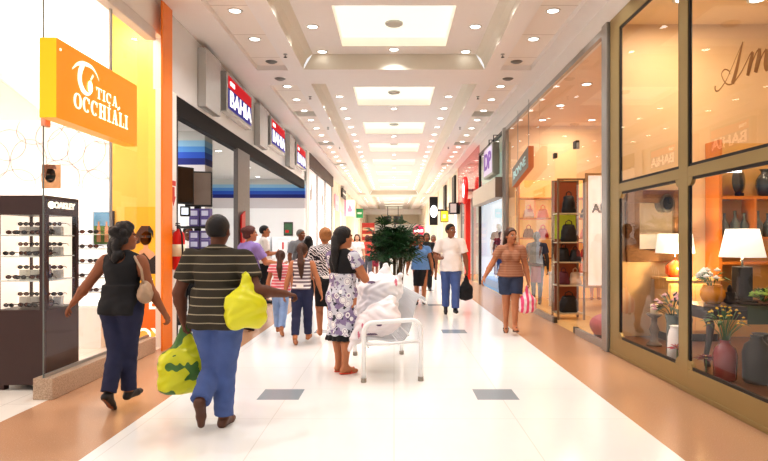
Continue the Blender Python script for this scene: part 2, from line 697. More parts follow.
hq(XL, -RO, -4, 72, ZS)
hq(RO, XR, -4, 72, ZS)
hq(-RI, -CB_, -4, 72, ZS)
hq(CB_, RI, -4, 72, ZS)
for s in (-1, 1):
    y = -4.0
    for (a, b) in recess:
        x0, x1 = sorted((s * RI, s * RO))
        hq(x0, x1, y, a, ZS)
        hq(x0, x1, a, b, ZS + 0.09, 1)
        for yy in (a, b):
            cl.quad((x0, yy, ZS), (x1, yy, ZS), (x1, yy, ZS + 0.09), (x0, yy, ZS + 0.09))
        for xx in (x0, x1):
            cl.quad((xx, a, ZS), (xx, b, ZS), (xx, b, ZS + 0.09), (xx, a, ZS + 0.09))
        y = b
    x0, x1 = sorted((s * RI, s * RO))
    hq(x0, x1, y, 72, ZS)
y = -4.0
for (a, b) in coffers:
    hq(-CB_, CB_, y, a, ZS)
    # sloped coves and end faces
    for s in (-1, 1):
        mid = [(s * CB_, ZS), (s * (CB_ - 0.02), ZS + 0.10), (s * (CB_ - 0.07), ZS + 0.2), (s * CT, ZC)]
        for (p, q) in zip(mid[:-1], mid[1:]):
            cl.quad((p[0], a, p[1]), (p[0], b, p[1]), (q[0], b, q[1]), (q[0], a, q[1]), 2)
    for yy in (a, b):
        cl.quad((-CB_, yy, ZS), (CB_, yy, ZS), (CT, yy, ZC), (-CT, yy, ZC), 2)
    yc = a
    for sy in skyY:
        if a <= sy < b:
            hq(-CT, CT, yc, sy, ZC)
            e = sy + SKL
            hq(-CT, -SKX, sy, e, ZC)
            hq(SKX, CT, sy, e, ZC)
            for (p, q) in (((-SKX, sy), (SKX, sy)), ((SKX, sy), (SKX, e)), ((SKX, e), (-SKX, e)), ((-SKX, e), (-SKX, sy))):
                cl.quad((p[0], p[1], ZC), (q[0], q[1], ZC), (q[0], q[1], ZP), (p[0], p[1], ZP), 3)
            yc = e
    hq(-CT, CT, yc, b, ZC)
    y = b
hq(-CB_, CB_, y, 72, ZS)
COVE = mat('cove_shaded_paint', (220, 213, 198), 0.7, var=0.02)  # darker than the ceiling: shade painted into the coves and end faces
GLOWSIDE = mat('skylight_well_side', (250, 246, 230), 0.6, emit=0.25, ecol=(255, 250, 235))
ceil = cl.build('ceiling', [CEIL, CEIL_TILE, COVE, GLOWSIDE], kind='structure', label='white mall ceiling with raised coffers and recessed side strips')

# skylights
for i, sy in enumerate(skyY):
    vis = i > 0
    t = empty('skylight', (0, sy + SKL / 2, ZP + 0.045), label=('square glowing skylight panel in the ceiling, %s one in view from the camera' % ORD[i - 1]) if vis else 'square glowing skylight panel above the viewer, before the first one in view', cat='skylight', group='square skylights along the corridor')
    MB().box(-SKX - 0.06, SKX + 0.06, -SKL / 2 - 0.06, SKL / 2 + 0.06, 0.0, 0.03).build('light_panel', PANEL_EMIT, t)
    if i < 6:
        MB().lathe([(0.0, -0.04), (0.13, -0.04), (0.15, -0.025), (0.15, 0.0)], (0, 0.32, 0), 24).build('round_diffuser', GREYDISC, t)

# downlights
proto = None


def downlight(x, y, z, label, group):
    global proto
    if proto is None:
        proto = empty('downlight')
        MB().lathe([(0.075, -0.001), (0.085, -0.012), (0.105, -0.012), (0.11, 0.0)], seg=20).build('trim_ring', TRIM, proto)
        MB().lathe([(0.0, -0.006), (0.076, -0.006), (0.076, 0.0)], seg=20).build('lens', LAMP_EMIT, proto)
        o = proto
    else:
        o = copy_tree(proto)
    o.location = (x, y, z)
    tag(o, label, 'ceiling light', group)
    return o


rows = []
yl = [8.64, 9.97, 11.3] + [13.5 + 1.33 * k for k in range(22)] + [45.8 + 1.33 * k for k in range(10)]
for s, nm in ((-1, 'left'), (1, 'right')):
    for i, y in enumerate(yl):
        downlight(s * 1.33, y, ZC, 'round recessed downlight, %s in the %s row inside the ceiling coffers' % (ORD[i], nm), 'downlights in the coffers, %s row' % nm)
cy = [11.17, 16.2, 20.5, 24.9, 29.6, 34.0, 38.3]
for i, y in enumerate(cy):
    downlight(0, y, ZC, 'round recessed downlight between skylights, %s on the ceiling centre line' % ORD[i], 'downlights between the skylights')
ysd = [7.5, 8.75, 9.98] + [13.05 + 1.22 * k for k in range(25)] + [45.8 + 1.3 * k for k in range(6)]
for s, nm in ((-1, 'left'), (1, 'right')):
    for i, y in enumerate(ysd):
        if abs(y - 12.0) < 0.5:
            continue
        downlight(s * 2.28, y, ZS + 0.09, 'round recessed downlight, %s in the %s side strip of the ceiling' % (ORD[i], nm), 'downlights in the side strips, %s' % nm)

# lamps behind the lenses
for s in (-1, 1):
    for i, y in enumerate(yl):
        if y in (11.3, 13.5):
            continue
        area_light('downlight_lamp', (s * 1.33, y, ZC - 0.02), 0.15, 22 if y < 45 else 30, (250, 250, 252), spread=118)
    for i, y in enumerate(ysd):
        if abs(y - 12.0) >= 0.5 and (i % 2 == 0 or y < 13):
            area_light('downlight_lamp', (s * 2.28, y, ZS + 0.07), 0.15, 13, (250, 250, 252), spread=110)
    for y in (1.0, 3.4, 6.0):
        area_light('downlight_lamp', (s * 1.33, y, ZC - 0.02 if y > 1.5 else ZS - 0.02), 0.15, 24, (250, 250, 252), spread=118)
for y in cy:
    area_light('downlight_lamp', (0, y, ZC - 0.02), 0.15, 13, (250, 250, 252), spread=118)

# ceiling vents, grilles and sprinklers
for s, nm in ((-1, 'left'), (1, 'right')):
    for i, y in enumerate((11.25, 12.1)):
        MB().lathe([(0.0, -0.03), (0.06, -0.03), (0.10, -0.01), (0.11, 0.0)], seg=20).build('ceiling_speaker', VENTM, label='small grey round ceiling speaker in the %s side strip, %s the cross beam' % (nm, ('before', 'under')[i]), cat='speaker', group='small round ceiling speakers').location = (s * 2.26, y, ZS + (0.09 if i == 0 else 0))
    for i, y in enumerate((15.75, 20.6, 26.3)):
        v = MB().box(-0.28, 0.28, -0.26, 0.26, -0.015, 0)
        for k in range(8):
            v.box(-0.25, 0.25, -0.24 + k * 0.062, -0.21 + k * 0.062, -0.03, -0.014)
        v.build('ceiling_vent', GREYDISC, label='square grey air grille in the %s side strip, %s from the camera' % (nm, ORD[i]), cat='vent', group='square air grilles').location = (s * 2.28, y + 0.12, ZS + 0.09)
    for i, y in enumerate((10.5, 13.6, 17.3, 21.0)):
        sp = empty('ceiling_sprinkler', (s * 1.87, y, ZS), label='small dark ceiling sprinkler on the %s soffit, %s from the camera' % (nm, ORD[i]), cat='sprinkler', group='ceiling sprinklers')
        MB().lathe([(0.035, 0.0), (0.035, -0.01), (0.012, -0.015), (0.012, -0.05)], seg=12).build('stem', STEEL, sp)
        MB().lathe([(0.0, -0.05), (0.03, -0.052), (0.03, -0.058), (0.0, -0.062)], seg=12).build('deflector', BLACK, sp)

# ================================================================== walls
WARMWALL = mat('cream_wall', (240, 228, 208), 0.6, var=0.03)
CREAM2 = mat('pale_cream_wall', (246, 236, 216), 0.5, var=0.03)
wl = MB()
wl.box(-3.35, -3.15, 8.48, 22.0, 3.58, ZS)            # shop fascia
wl.build('wall_left', FASCIA, kind='structure', bevel=0.004, label='glossy white fascia above the electronics shop')
MB().box(-3.35, -3.2, -4, 8.48, 4.28, ZS).build('wall_left_upper', WHITE, kind='structure', label='white band above the optician glass')
MB().box(-3.3, -3.17, -4, 8.12, 4.13, 4.28).build('trim_1', mat('grey_white_beam', (215, 208, 202), 0.4), kind='structure', bevel=0.01, label='pale beam along the top of the optician glass')
MB().box(-10, -3.12, 72, 72.3, 0, 6).box(-3.2, 3.2, 72, 72.3, 0, 6).box(3.1, 9, 72, 72.3, 0, 6).build('wall_back', CREAM2, kind='structure', label='pale far end wall of the corridor')
MB().box(-3.2, 2.9, 63.6, 64, 4.15, ZS).build('trim_2', WHITE, kind='structure', label='white cross beam at the far end of the corridor')
MB().box(2.87, 3.05, -4, 20.5, 4.36, ZS).build('wall_right', WHITE, kind='structure', label='white fascia above the right-hand shop glass')
MB().box(-10.2, -10, -4, 72, 0, 5.3).build('wall_left_outer', WHITE, kind='structure')
MB().box(9, 9.2, -4, 72, 0, 5.3).build('wall_right_outer', WARMWALL, kind='structure')

# ================================================================== camera, world
cam_d = bpy.data.cameras.new('camera')
cam_d.sensor_width = 36.0
cam_d.sensor_fit = 'HORIZONTAL'
cam_d.lens = F / 768.0 * 36.0
cam_d.shift_x = -10.0 / 768.0
cam_d.shift_y = 9.5 / 768.0
cam = bpy.data.objects.new('camera', cam_d)
COL.objects.link(cam)
cam.location = (0, 0, EYE)
cam.rotation_euler = (PI / 2, 0, 0)
scn.camera = cam

w = bpy.data.worlds.new('world')
scn.world = w
w.use_nodes = True
bg = w.node_tree.nodes.get('Background') or w.node_tree.nodes.new('ShaderNodeBackground')
bg.inputs['Color'].default_value = lin((252, 252, 254))
bg.inputs['Strength'].default_value = 1.3
scn.view_settings.view_transform = 'Standard'
scn.view_settings.look = 'None'
scn.view_settings.exposure = -0.34
scn.view_settings.gamma = 0.88
try:
    scn.cycles.use_denoising = True
    scn.cycles.max_bounces = 8
    scn.cycles.diffuse_bounces = 5
    scn.cycles.glossy_bounces = 4
    scn.cycles.transparent_max_bounces = 16
    scn.cycles.sample_clamp_indirect = 6.0
    scn.cycles.caustics_reflective = False
    scn.cycles.caustics_refractive = False
except Exception:
    pass
# ================================================================== OPTICIAN (left, near)
YELLOW = mat('sunny_yellow_panel', (250, 204, 98), 0.35, var=0.03, emit=0.12)
ORANGE = mat('orange_pillar', (240, 132, 26), 0.35, var=0.03)
BRIGHT = mat('glowing_white_wall', (252, 246, 242), 0.5, var=0.01, emit=0.55)  # emission on walls and ceiling stands in for bright shop light


def granite(nt, vec):
    v = N(nt, 'ShaderNodeTexVoronoi', Scale=90.0)
    nt.links.new(vec, v.inputs['Vector'])
    n = N(nt, 'ShaderNodeTexNoise', Scale=70.0, Detail=4.0)
    nt.links.new(vec, n.inputs['Vector'])
    base = mixc(nt, n.outputs['Fac'], (130, 100, 78), (226, 204, 180))
    return mixc(nt, math_node(nt, 'LESS_THAN', v.outputs['Distance'], 0.16), base, (86, 66, 52))


GRANITE = pattern_mat('pink_granite', granite, rough=0.3)
SILHOU = mat('ring_line_grey', (180, 170, 164), 0.6)
pw = MB().box(-10, -3.2, 8.76, 8.86, 0, 5.0)
random.seed(3)
rings = [W(px, py, 8.74) + (rx, rz, a) for px, py, rx, rz, a in (
    (8, 145, .25, .22, 0.3), (28, 160, .26, .30, 0.0), (40, 126, .36, .24, 0.4), (52, 142, .22, .28, 0.6), (66, 146, .27, .27, 0.2), (86, 150, .27, .3, -0.4),
    (100, 160, .24, .28, 0.5), (14, 185, .3, .22, 0.2), (60, 178, .28, .26, -0.3), (96, 186, .2, .24, 0.3), (-12, 160, .3, .3, 0), (-25, 130, .3, .25, 0), (104, 130, .2, .2, 0.2))]
for (x, y, z, rx, rz, a) in rings:
    pts = []
    for k in range(36):
        t = 2 * PI * k / 36
        u, v = rx * math.cos(t), rz * math.sin(t)
        pts.append((min(x + u * math.cos(a) - v * math.sin(a), -4.06), y + 0.012, z + u * math.sin(a) + v * math.cos(a)))
    pw.tube(pts, 0.0035, 5, 1, closed=True)
pw.build('wall_partition_optician', [BRIGHT, SILHOU], kind='structure', label='white optician back wall patterned with thin grey ovals')
MB().box(-4.04, -3.22, 8.66, 8.755, 0.0, 4.72).build('wall_yellow', YELLOW, label='tall glossy yellow panel at the end of the optician shop', cat='wall panel', kind='structure')
op = MB().box(-3.105, -3.08, 8.12, 8.48, 0, 4.67)
op.build('orange_pillar', ORANGE, bevel=0.004, label='bright orange pillar between the optician and the electronics shop', cat='pillar', kind='structure')
MB().box(-3.3, -3.13, 8.44, 8.78, 0, 3.58).build('wall_left_end', WHITE, kind='structure', label='narrow white wall end carrying the fire extinguisher')
bk = MB().prism([(-3.55, 4.6, 3.2), (-4.18, 6.48, 3.2), (-4.88, 8.74, 3.2), (-8, 8.74, 3.2), (-8, 4.6, 3.2)], (0, 0, 1.45))
MB().prism([(-3.56, 4.62, 3.185), (-4.19, 6.48, 3.185), (-4.88, 8.73, 3.185), (-8, 8.73, 3.185), (-8, 4.62, 3.185)], (0, 0, 0.012)).build('ceiling_optician_dropped', mat('glowing_peach_ceiling', (250, 232, 218), 0.6, emit=0.45), kind='structure')  # ceiling emits a little, light put into its colour
bk.build('ceiling_bulkhead', BRIGHT, kind='structure', label='white dropped bulkhead in the optician shop')
MB().box(-10, -3.25, -4, 8.76, 4.7, 4.8).build('ceiling_optician', BRIGHT, kind='structure')
MB().box(-8.1, -8, -4, 8.76, 0, 4.7).build('wall_optician_left', BRIGHT, kind='structure')
for i, (px, py) in enumerate(((10, 107), (-30, 95), (-20, 112))):
    z = 3.2
    Y = (z - EYE) * F / (240 - py)
    downlight((px - 394) / F * Y, Y, z, 'round downlight under the optician bulkhead, %s of those by the oval wall' % ('first', 'second', 'third')[i], 'optician downlights')
for (x, y) in ((-4.0, 7.6), (-5.4, 5.6)):
    area_light('optician_lamp', (x, y, 4.66 if x > -4.5 else 3.18), 0.5, 45, (255, 246, 236))

# kerb and glass
MB().box(-3.34, -3.155, 5.64, 8.08, 0.0, 0.2).build('granite_kerb', GRANITE, bevel=0.006, label='low speckled granite kerb under the optician glass', cat='kerb')
g = empty('window_1', (-3.25, 5.66, 0.2), label='tall clear shopfront glass of the optician above the granite kerb', cat='shop window', kind='structure')
for (a, b) in ((0.0, 1.33), (1.35, 2.41)):
    MB().quad((0, a, 0.02), (0, b, 0.02), (0, b, 3.93), (0, a, 3.93)).build('pane', GLASS_CLEAR, g)
MB().box(-0.012, 0.012, 0.0, 2.41, 0, 0.03).box(-0.012, 0.012, 1.325, 1.355, 0.03, 3.93).build('channel', STEEL, g)
MB().box(-0.004, 0.004, -0.012, 0.0, 0.0, 3.93).build('edge_seal', mat('glass_edge', (120, 128, 124), 0.2), g)
MB().rbox((0, 0.03, 2.38), (0.05, 0.09, 0.09)).build('clamp', mat('peach_clamp', (236, 178, 150), 0.4), g, bevel=0.01)

# hanging sign
SIGNO = mat('sign_orange_face', (206, 104, 8), 0.4, emit=0.95, ecol=(255, 148, 12), var=0.12, scale=1.6)
SIGNY = mat('sign_yellow_end', (226, 160, 10), 0.4, emit=0.9, ecol=(255, 196, 12), var=0.02)
SIGNW = mat('sign_letter_white', (255, 252, 240), 0.4, emit=0.9, ecol=(255, 250, 232), var=0.0)
SX = -3.0
s = empty('hanging_shop_sign', (SX, 5.42, 2.57), label='orange lit hanging sign of the optician with white lettering', cat='sign')
cs = MB()
cs.quad((0, 0, 0), (0, 1.7, 0), (0, 1.7, 0.71), (0, 0, 0.71), 0)
cs.quad((-0.15, 0, 0), (-0.15, 0, 0.71), (-0.15, 1.7, 0.71), (-0.15, 1.7, 0), 0)
cs.quad((-0.15, 0, 0), (0, 0, 0), (0, 0, 0.71), (-0.15, 0, 0.71), 1)
cs.quad((-0.15, 1.7, 0), (0, 1.7, 0), (0, 1.7, 0.71), (-0.15, 1.7, 0.71), 1)
cs.quad((-0.15, 0, 0), (0, 0, 0), (0, 1.7, 0), (-0.15, 1.7, 0), 0)
cs.quad((-0.15, 0, 0.71), (0, 0, 0.71), (0, 1.7, 0.71), (-0.15, 1.7, 0.71), 1)
cs.build('light_box', [SIGNO, SIGNY], s)
MB().tube([(-0.15, 0.25, 0.36), (-0.25, 0.25, 0.36)], 0.02).tube([(-0.15, 1.45, 0.36), (-0.25, 1.45, 0.36)], 0.02).build('bracket', STEEL, s)
MB().lathe([(0.0, 0.0), (0.013, 0.0), (0.013, 0.008), (0.0, 0.008)], (0.0, 0.06, 0.62), 12, axis='X').build('fixing_cap', SIGNW, s)


def P_sign(y, z):
    return (0.008, y - 5.42, z - 2.57)


def serif_word(word, y0, y1, z0, z1):
    """heavy slab-serif capitals between y0..y1"""
    mb = MB()
    wd = {'O': 1.0, 'C': 0.95, 'H': 1.1, 'I': 0.55, 'A': 1.05, 'L': 0.85, 'T': 0.95}
    gap = 0.14
    tot = sum(wd[c] for c in word) + gap * (len(word) - 1)
    k = (y1 - y0) / tot
    hh = z1 - z0
    y = y0
    nrmX = (1, 0, 0)
    st = 0.30 * k
    th = 0.08 * hh

    def bar(ya, yb, za, zb):
        mb.quad(P_sign(ya, za), P_sign(yb, za), P_sign(yb, zb), P_sign(ya, zb))
    for c in word:
        wc = wd[c] * k
        if c in 'OC':
            n = 28
            a0, a1 = (0, 2 * PI) if c == 'O' else (0.75, 2 * PI - 0.75)
            pts, ws = [], []
            for i in range(n + 1):
                a = a0 + (a1 - a0) * i / n
                pts.append(P_sign(y + wc / 2 + (wc / 2 - st * 0.4) * math.cos(a), z0 + hh / 2 + (hh / 2 - th * 0.6) * math.sin(a)))
                ws.append(th * 1.1 + (st - th) * abs(math.cos(a)) ** 1.3)
            mb.ribbon(pts, ws, nrmX)
            if c == 'C':
                bar(y + wc * 0.80, y + wc * 0.95, z0 + hh * 0.62, z0 + hh * 0.97)
        elif c == 'I':
            bar(y + wc / 2 - st / 2, y + wc / 2 + st / 2, z0, z1)
            bar(y, y + wc, z0, z0 + th)
            bar(y, y + wc, z1 - th, z1)
        elif c == 'H':
            for yy in (y + wc * 0.24, y + wc * 0.76):
                bar(yy - st / 2, yy + st / 2, z0, z1)
                for zz in (z0, z1 - th):
                    bar(yy - wc * 0.24, yy + wc * 0.24, zz, zz + th)
            bar(y + wc * 0.24, y + wc * 0.76, z0 + hh * 0.46, z0 + hh * 0.56)
        elif c == 'L':
            bar(y + wc * 0.3 - st / 2, y + wc * 0.3 + st / 2, z0, z1)
            bar(y, y + wc, z0, z0 + th)
            bar(y, y + wc * 0.6, z1 - th, z1)
            bar(y + wc * 0.86, y + wc, z0, z0 + hh * 0.34)
        elif c == 'T':
            bar(y + wc / 2 - st / 2, y + wc / 2 + st / 2, z0, z1)
            bar(y, y + wc, z1 - th * 1.2, z1)
            bar(y + wc * 0.25, y + wc * 0.75, z0, z0 + th)
            bar(y, y + wc * 0.12, z1 - hh * 0.32, z1)
            bar(y + wc * 0.88, y + wc, z1 - hh * 0.32, z1)
        elif c == 'A':
            mb.ribbon([P_sign(y + wc * 0.2, z0), P_sign(y + wc * 0.48, z1)], [st * 0.4] * 2, nrmX)
            mb.ribbon([P_sign(y + wc * 0.78, z0), P_sign(y + wc * 0.5, z1)], [st] * 2, nrmX)
            bar(y + wc * 0.28, y + wc * 0.66, z0 + hh * 0.3, z0 + hh * 0.38)
            bar(y, y + wc * 0.38, z0, z0 + th)
            bar(y + wc * 0.55, y + wc, z0, z0 + th)
        y += wc + gap * k
    return mb


serif_word('OCCHIALI', 5.70, 6.86, 2.72, 2.87).build('lettering', SIGNW, s)
serif_word('TICA', 6.13, 6.60, 2.91, 3.02).build('lettering', SIGNW, s)
em = MB()


def arc(pts, ws):
    P = [Vector(P_sign(*p)) for p in pts]
    Q, Wd = [], []
    for i in range(len(P) - 1):
        p0, p1, p2, p3 = P[max(i - 1, 0)], P[i], P[i + 1], P[min(i + 2, len(P) - 1)]
        for k in range(6):
            t = k / 6
            Q.append(0.5 * ((2 * p1) + (p2 - p0) * t + (2 * p0 - 5 * p1 + 4 * p2 - p3) * t * t + (3 * p1 - p0 - 3 * p2 + p3) * t ** 3))
            Wd.append(ws[i] + (ws[i + 1] - ws[i]) * t)
    Q.append(P[-1])
    Wd.append(ws[-1])
    em = MB()
    em.ribbon(Q, Wd, (1, 0, 0))
    em.build('emblem_stroke', SIGNW, s)


arc([(5.67, 3.07), (5.76, 3.14), (5.87, 3.18), (6.03, 3.19), (6.13, 3.15), (6.19, 3.09)], [.008, .03, .045, .035, .02, .006])
arc([(5.88, 3.17), (5.82, 3.09), (5.81, 3.0), (5.86, 2.93), (5.94, 2.905), (6.02, 2.92)], [.05, .075, .08, .07, .04, .012])
em2 = MB()
em2.lathe([(0.0, 0.0), (0.05, 0.0)], (0.009, 6.01 - 5.42, 2.985 - 2.57), 24, axis='X', smooth=False, sx=0.9, sy=1.25)
arc([(6.02, 3.06), (6.07, 3.12)], [.02, .03])
arc([(6.60, 2.89), (6.66, 2.925)], [.022, .03])
arc([(6.43, 2.885), (6.40, 2.90)], [.02, .02])
em2.build('eye_pupil', SIGNW, s)

# ---- display case tower
CASE = mat('espresso_wood', (58, 30, 26), 0.35, var=0.1, scale=14)
SHELFG = glass_mat('shelf_glass', tint=(228, 240, 236), base=0.08, edge=0.4)
CASEIN = mat('case_lit_back', (255, 240, 224), 0.6, emit=1.3, ecol=(255, 236, 216))
LENS = mat('sunglass_lens', (28, 22, 22), 0.12, coat=0.6)
LENS2 = mat('amber_lens', (110, 56, 34), 0.15, coat=0.6)
FRAMEB = mat('sunglass_frame', (58, 28, 22), 0.3)
c = empty('display_case', (-3.68, 6.0, 0), label='tall espresso-brown lit display case of sunglasses behind the optician glass', cat='display case')
XC0, XC1, YC = -0.27, 0.26, 0.62
MB().box(XC0, XC1, 0.0, YC, 0.05, 0.79).build('base_cabinet', CASE, c, bevel=0.006)
for x in (XC0 + 0.02, XC1 - 0.10):
    for y in (0.02, YC - 0.1):
        MB().box(x, x + 0.08, y, y + 0.08, 0, 0.05).build('plinth_foot', CASE, c)
MB().box(XC0, XC1, 0.0, YC, 1.73, 1.92).build('top_box', CASE, c, bevel=0.006)
for (x0, x1, y0, y1) in ((XC0, XC0 + .05, 0, .05), (XC1 - .07, XC1, 0, .05), (XC0, XC0 + .05, YC - .05, YC), (XC1 - .05, XC1, YC - .05, YC)):
    MB().box(x0, x1, y0, y1, 0.79, 1.73).build('corner_post', CASE, c, bevel=0.003)
MB().box(XC0 + .05, XC1 - .05, YC - .03, YC - .015, 0.79, 1.73).box(XC0 + .01, XC0 + .025, 0.05, YC - .05, 0.79, 1.73).build('lit_back_panel', CASEIN, c)
SHZ = [0.80, 1.08, 1.32, 1.53]
for z in SHZ[1:]:
    MB().box(XC0 + .03, XC1 - .02, 0.02, YC - .03, z - 0.012, z).build('glass_shelf', mat('shelf_pale', (214, 222, 220), 0.15), c)
for k in range(2):
    pass
MB().quad((XC0 + .05, 0.012, .8), (XC1 - .07, 0.012, .8), (XC1 - .07, 0.012, 1.73), (XC0 + .05, 0.012, 1.73)).build('front_glass', GLASS_CLEAR, c)
MB().quad((XC1 - .01, .05, .8), (XC1 - .01, YC - .05, .8), (XC1 - .01, YC - .05, 1.73), (XC1 - .01, .05, 1.73)).build('side_glass', GLASS_CLEAR, c)
MB().box(XC1, XC1 + 0.012, 0.03, 0.06, 1.14, 1.24).build('lock', CHROME, c)
text_obj('case_lettering', 'OAKLEY', 0.085, plane_M((XC1 + 0.004, 0.33, 1.83), (0, 1, 0), (0, 0, 1)), SIGNW, c, bold=0.004, width=0.40)
MB().lathe([(0.028, 0), (0.045, 0)], (XC1 + 0.004, 0.085, 1.83), 20, axis='X', smooth=False, sx=1.3, sy=0.8).build('ellipse_mark', SIGNW, c)


def make_glasses(mat_l):
    t = empty('sunglasses')
    f = MB()
    for sx in (-1, 1):
        pts = [(sx * 0.036 + 0.030 * math.cos(a), -0.005 * abs(math.cos(a)), 0.03 + 0.021 * math.sin(a)) for a in [2 * PI * k / 16 for k in range(16)]]
        f.tube(pts, 0.004, 6, 0, closed=True)
        f.tube([(sx * 0.066, 0.0, 0.038), (sx * 0.070, 0.03, 0.038), (sx * 0.068, 0.10, 0.034), (sx * 0.066, 0.135, 0.012)], [.005, .005, .004, .004], 6)
    f.tube([(-0.01, -0.004, 0.036), (0, -0.008, 0.04), (0.01, -0.004, 0.036)], 0.004, 6)
    f.build('frame', FRAMEB, t)
    for sx in (-1, 1):
        l = MB()
        l.poly([(sx * 0.036 + 0.029 * math.cos(a), 0.001 - 0.004 * abs(math.cos(a)), 0.03 + 0.020 * math.sin(a)) for a in [2 * PI * k / 16 for k in range(16)]])
        l.build('lens', mat_l, t)
    return t


gl = [make_glasses(LENS), make_glasses(LENS2)]
used = [False, False]


def place_glasses(x, y, z, rz, label, group, kind, sc=1.15):
    if not used[kind]:
        o = gl[kind]
        used[kind] = True
    else:
        o = copy_tree(gl[kind])
    o.location = (x, y, z)
    o.rotation_euler = (0, 0, rz)
    o.scale = (sc, sc, sc)
    tag(o, label, 'sunglasses', group)


lev = ['bottom', 'second', 'third', 'top']
for li, z in enumerate(SHZ):
    for k in range(4):
        kind = (k + li) % 2
        place_glasses(-3.85 + k * 0.118, 6.10 + 0.05 * ((k + li) % 2), z + 0.002, random.uniform(-0.3, 0.3), '%s sunglasses on the %s shelf of the brown display case, %s from the left' % (('dark', 'brown')[kind], lev[li], ORD[k].replace('nearest', 'first')), 'sunglasses at the front of the display case', kind, 0.85)
    for k in range(4):
        kind = (k + li + 1) % 2
        x_ = -3.87 + k * 0.118
        MB().box(x_ - 0.04 + 3.68, x_ + 0.04 + 3.68, 0.36, 0.42, z, z + 0.09).build('riser', mat('acrylic_riser', (226, 222, 216), 0.2), c)
        place_glasses(x_, 6.37, z + 0.092, random.uniform(-0.3, 0.3), '%s sunglasses raised behind the %s shelf front of the case, %s from left' % (('dark', 'brown')[kind], lev[li], ORD[k].replace('nearest', 'first')), 'sunglasses raised at the back of the display case', kind, 0.85)
    for k in range(2):
        kind = (k + li + 1) % 2
        place_glasses(-3.56, 6.28 + 0.17 * k, z + 0.002, PI / 2 + random.uniform(-0.3, 0.3), '%s sunglasses on the %s shelf at the display case side glass, %s' % (('dark', 'brown')[kind], lev[li], ('nearer pair', 'farther pair')[k]), 'sunglasses at the side of the display case', kind)

# wall shelf unit with eyewear (behind the walking woman)
u = empty('eyewear_shelf_unit', (-4.1, 8.45, 0), label='white lit wall unit with glass shelves of eyewear beside the yellow panel', cat='shelf unit')
MB().box(-1.6, 0.10, 0.17, 0.30, 0.0, 2.2).build('back_panel', mat('unit_lit_white', (255, 250, 246), 0.5, emit=1.0), u)
MB().box(-1.6, 0.10, -0.12, 0.17, 0.0, 0.55).build('drawer_base', WHITE, u, bevel=0.005)
for z in (0.75, 0.95, 1.15, 1.35, 1.55):
    MB().box(-1.58, 0.08, -0.10, 0.17, z, z + 0.012).build('shelf', mat('shelf_pale', (214, 222, 220), 0.15), u)
for li, z in enumerate((0.762, 0.962, 1.162, 1.362, 1.562)):
    for k in range(6):
        place_glasses(-4.1 - 0.04 - k * 0.19, 8.40, z, 0.0, 'eyeglasses on the white wall unit, %s shelf up, %s from the yellow panel' % (ORD[li].replace('nearest', 'first'), ORD[k].replace('nearest', 'first')), 'eyeglasses on the white wall unit', (k + li) % 2, 1.1)

# small framed pictures
pf = empty('portrait_card', (-4.78, 8.5, 2.2), label='small tan portrait card standing on top of the white eyewear unit', cat='picture')
MB().box(-0.13, 0.13, 0.0, 0.012, 0, 0.33).build('card', mat('tan_card', (202, 156, 112), 0.5, var=0.25, scale=9), pf)
fc = MB()
fc.lathe([(0.0, 0.0), (0.075, 0.0)], (-0.01, -0.002, 0.18), 20, axis='Y', smooth=False, sx=1.35, sy=1.0)
fc.build('face_print', mat('face_print', (240, 208, 176), 0.5), pf)
fc = MB()
fc.prism([(-0.12, -0.004, 0.19), (-0.12, -0.004, 0.33), (0.06, -0.004, 0.33), (0.08, -0.004, 0.27), (-0.05, -0.004, 0.27), (-0.08, -0.004, 0.14)], (0, 0.001, 0))
fc.box(-0.05, -0.015, -0.004, -0.003, 0.185, 0.2).box(0.02, 0.05, -0.004, -0.003, 0.185, 0.2).box(-0.02, 0.03, -0.004, -0.003, 0.115, 0.13)
fc.build('hair_print', mat('hair_print', (120, 76, 48), 0.5), pf)
pf = empty('beach_photo', (-4.11, 8.62, 1.40), label='framed outdoor photo hanging beside the yellow panel above the woman in black', cat='picture')
MB().box(-0.15, 0.15, 0, 0.03, 0, 0.49).build('frame', mat('photo_frame', (60, 62, 70), 0.4), pf, bevel=0.004)
MB().box(-0.13, 0.13, -0.004, 0.0, 0.28, 0.47).build('sky_print', mat('sky_print', (120, 176, 214), 0.5, var=0.2), pf)
MB().box(-0.13, 0.13, -0.004, 0.0, 0.02, 0.28).build('field_print', mat('field_print', (106, 138, 70), 0.5, var=0.3, scale=14), pf)
q = MB()
for x in (-0.06, 0.05):
    q.prism([(x - .03, -0.007, .05), (x + .03, -0.007, .05), (x + .025, -0.007, .25), (x + 0.012, -0.007, .29), (x + .012, -0.007, .34), (x - .012, -0.007, .34), (x - .012, -0.007, .29), (x - .025, -0.007, .25)], (0, 0.002, 0))
q.build('figure_print', mat('figure_print', (226, 168, 128), 0.5, var=0.2), pf)

# advertising poster on the yellow panel
ps = empty('advert_poster', (-3.46, 8.645, 0), label='orange and yellow advert with a dark-haired woman in glasses on the yellow panel', cat='poster')
MB().box(-0.36, 0.22, 0, 0.008, 0.2, 1.95).build('sheet', mat('poster_yellow', (255, 190, 44), 0.35, emit=0.08), ps)
MB().box(-0.36, 0.22, -0.004, 0.0, 0.2, 0.62).build('orange_band', mat('poster_orange', (238, 120, 24), 0.35), ps)
q = MB()
q.lathe([(0.0, 0.0), (0.085, 0.0)], (-0.06, -0.004, 1.52), 24, axis='Y', smooth=False, sx=1.35, sy=1.0)
q.prism([(-0.20, -0.004, 1.1), (-0.15, -0.004, 1.32), (-0.09, -0.004, 1.36), (-0.085, -0.004, 1.44), (-0.03, -0.004, 1.44), (-0.02, -0.004, 1.36), (0.06, -0.004, 1.30), (0.12, -0.004, 1.1)], (0, 0.002, 0))
q.build('skin_print', mat('poster_skin', (226, 176, 140), 0.5), ps)
q = MB()
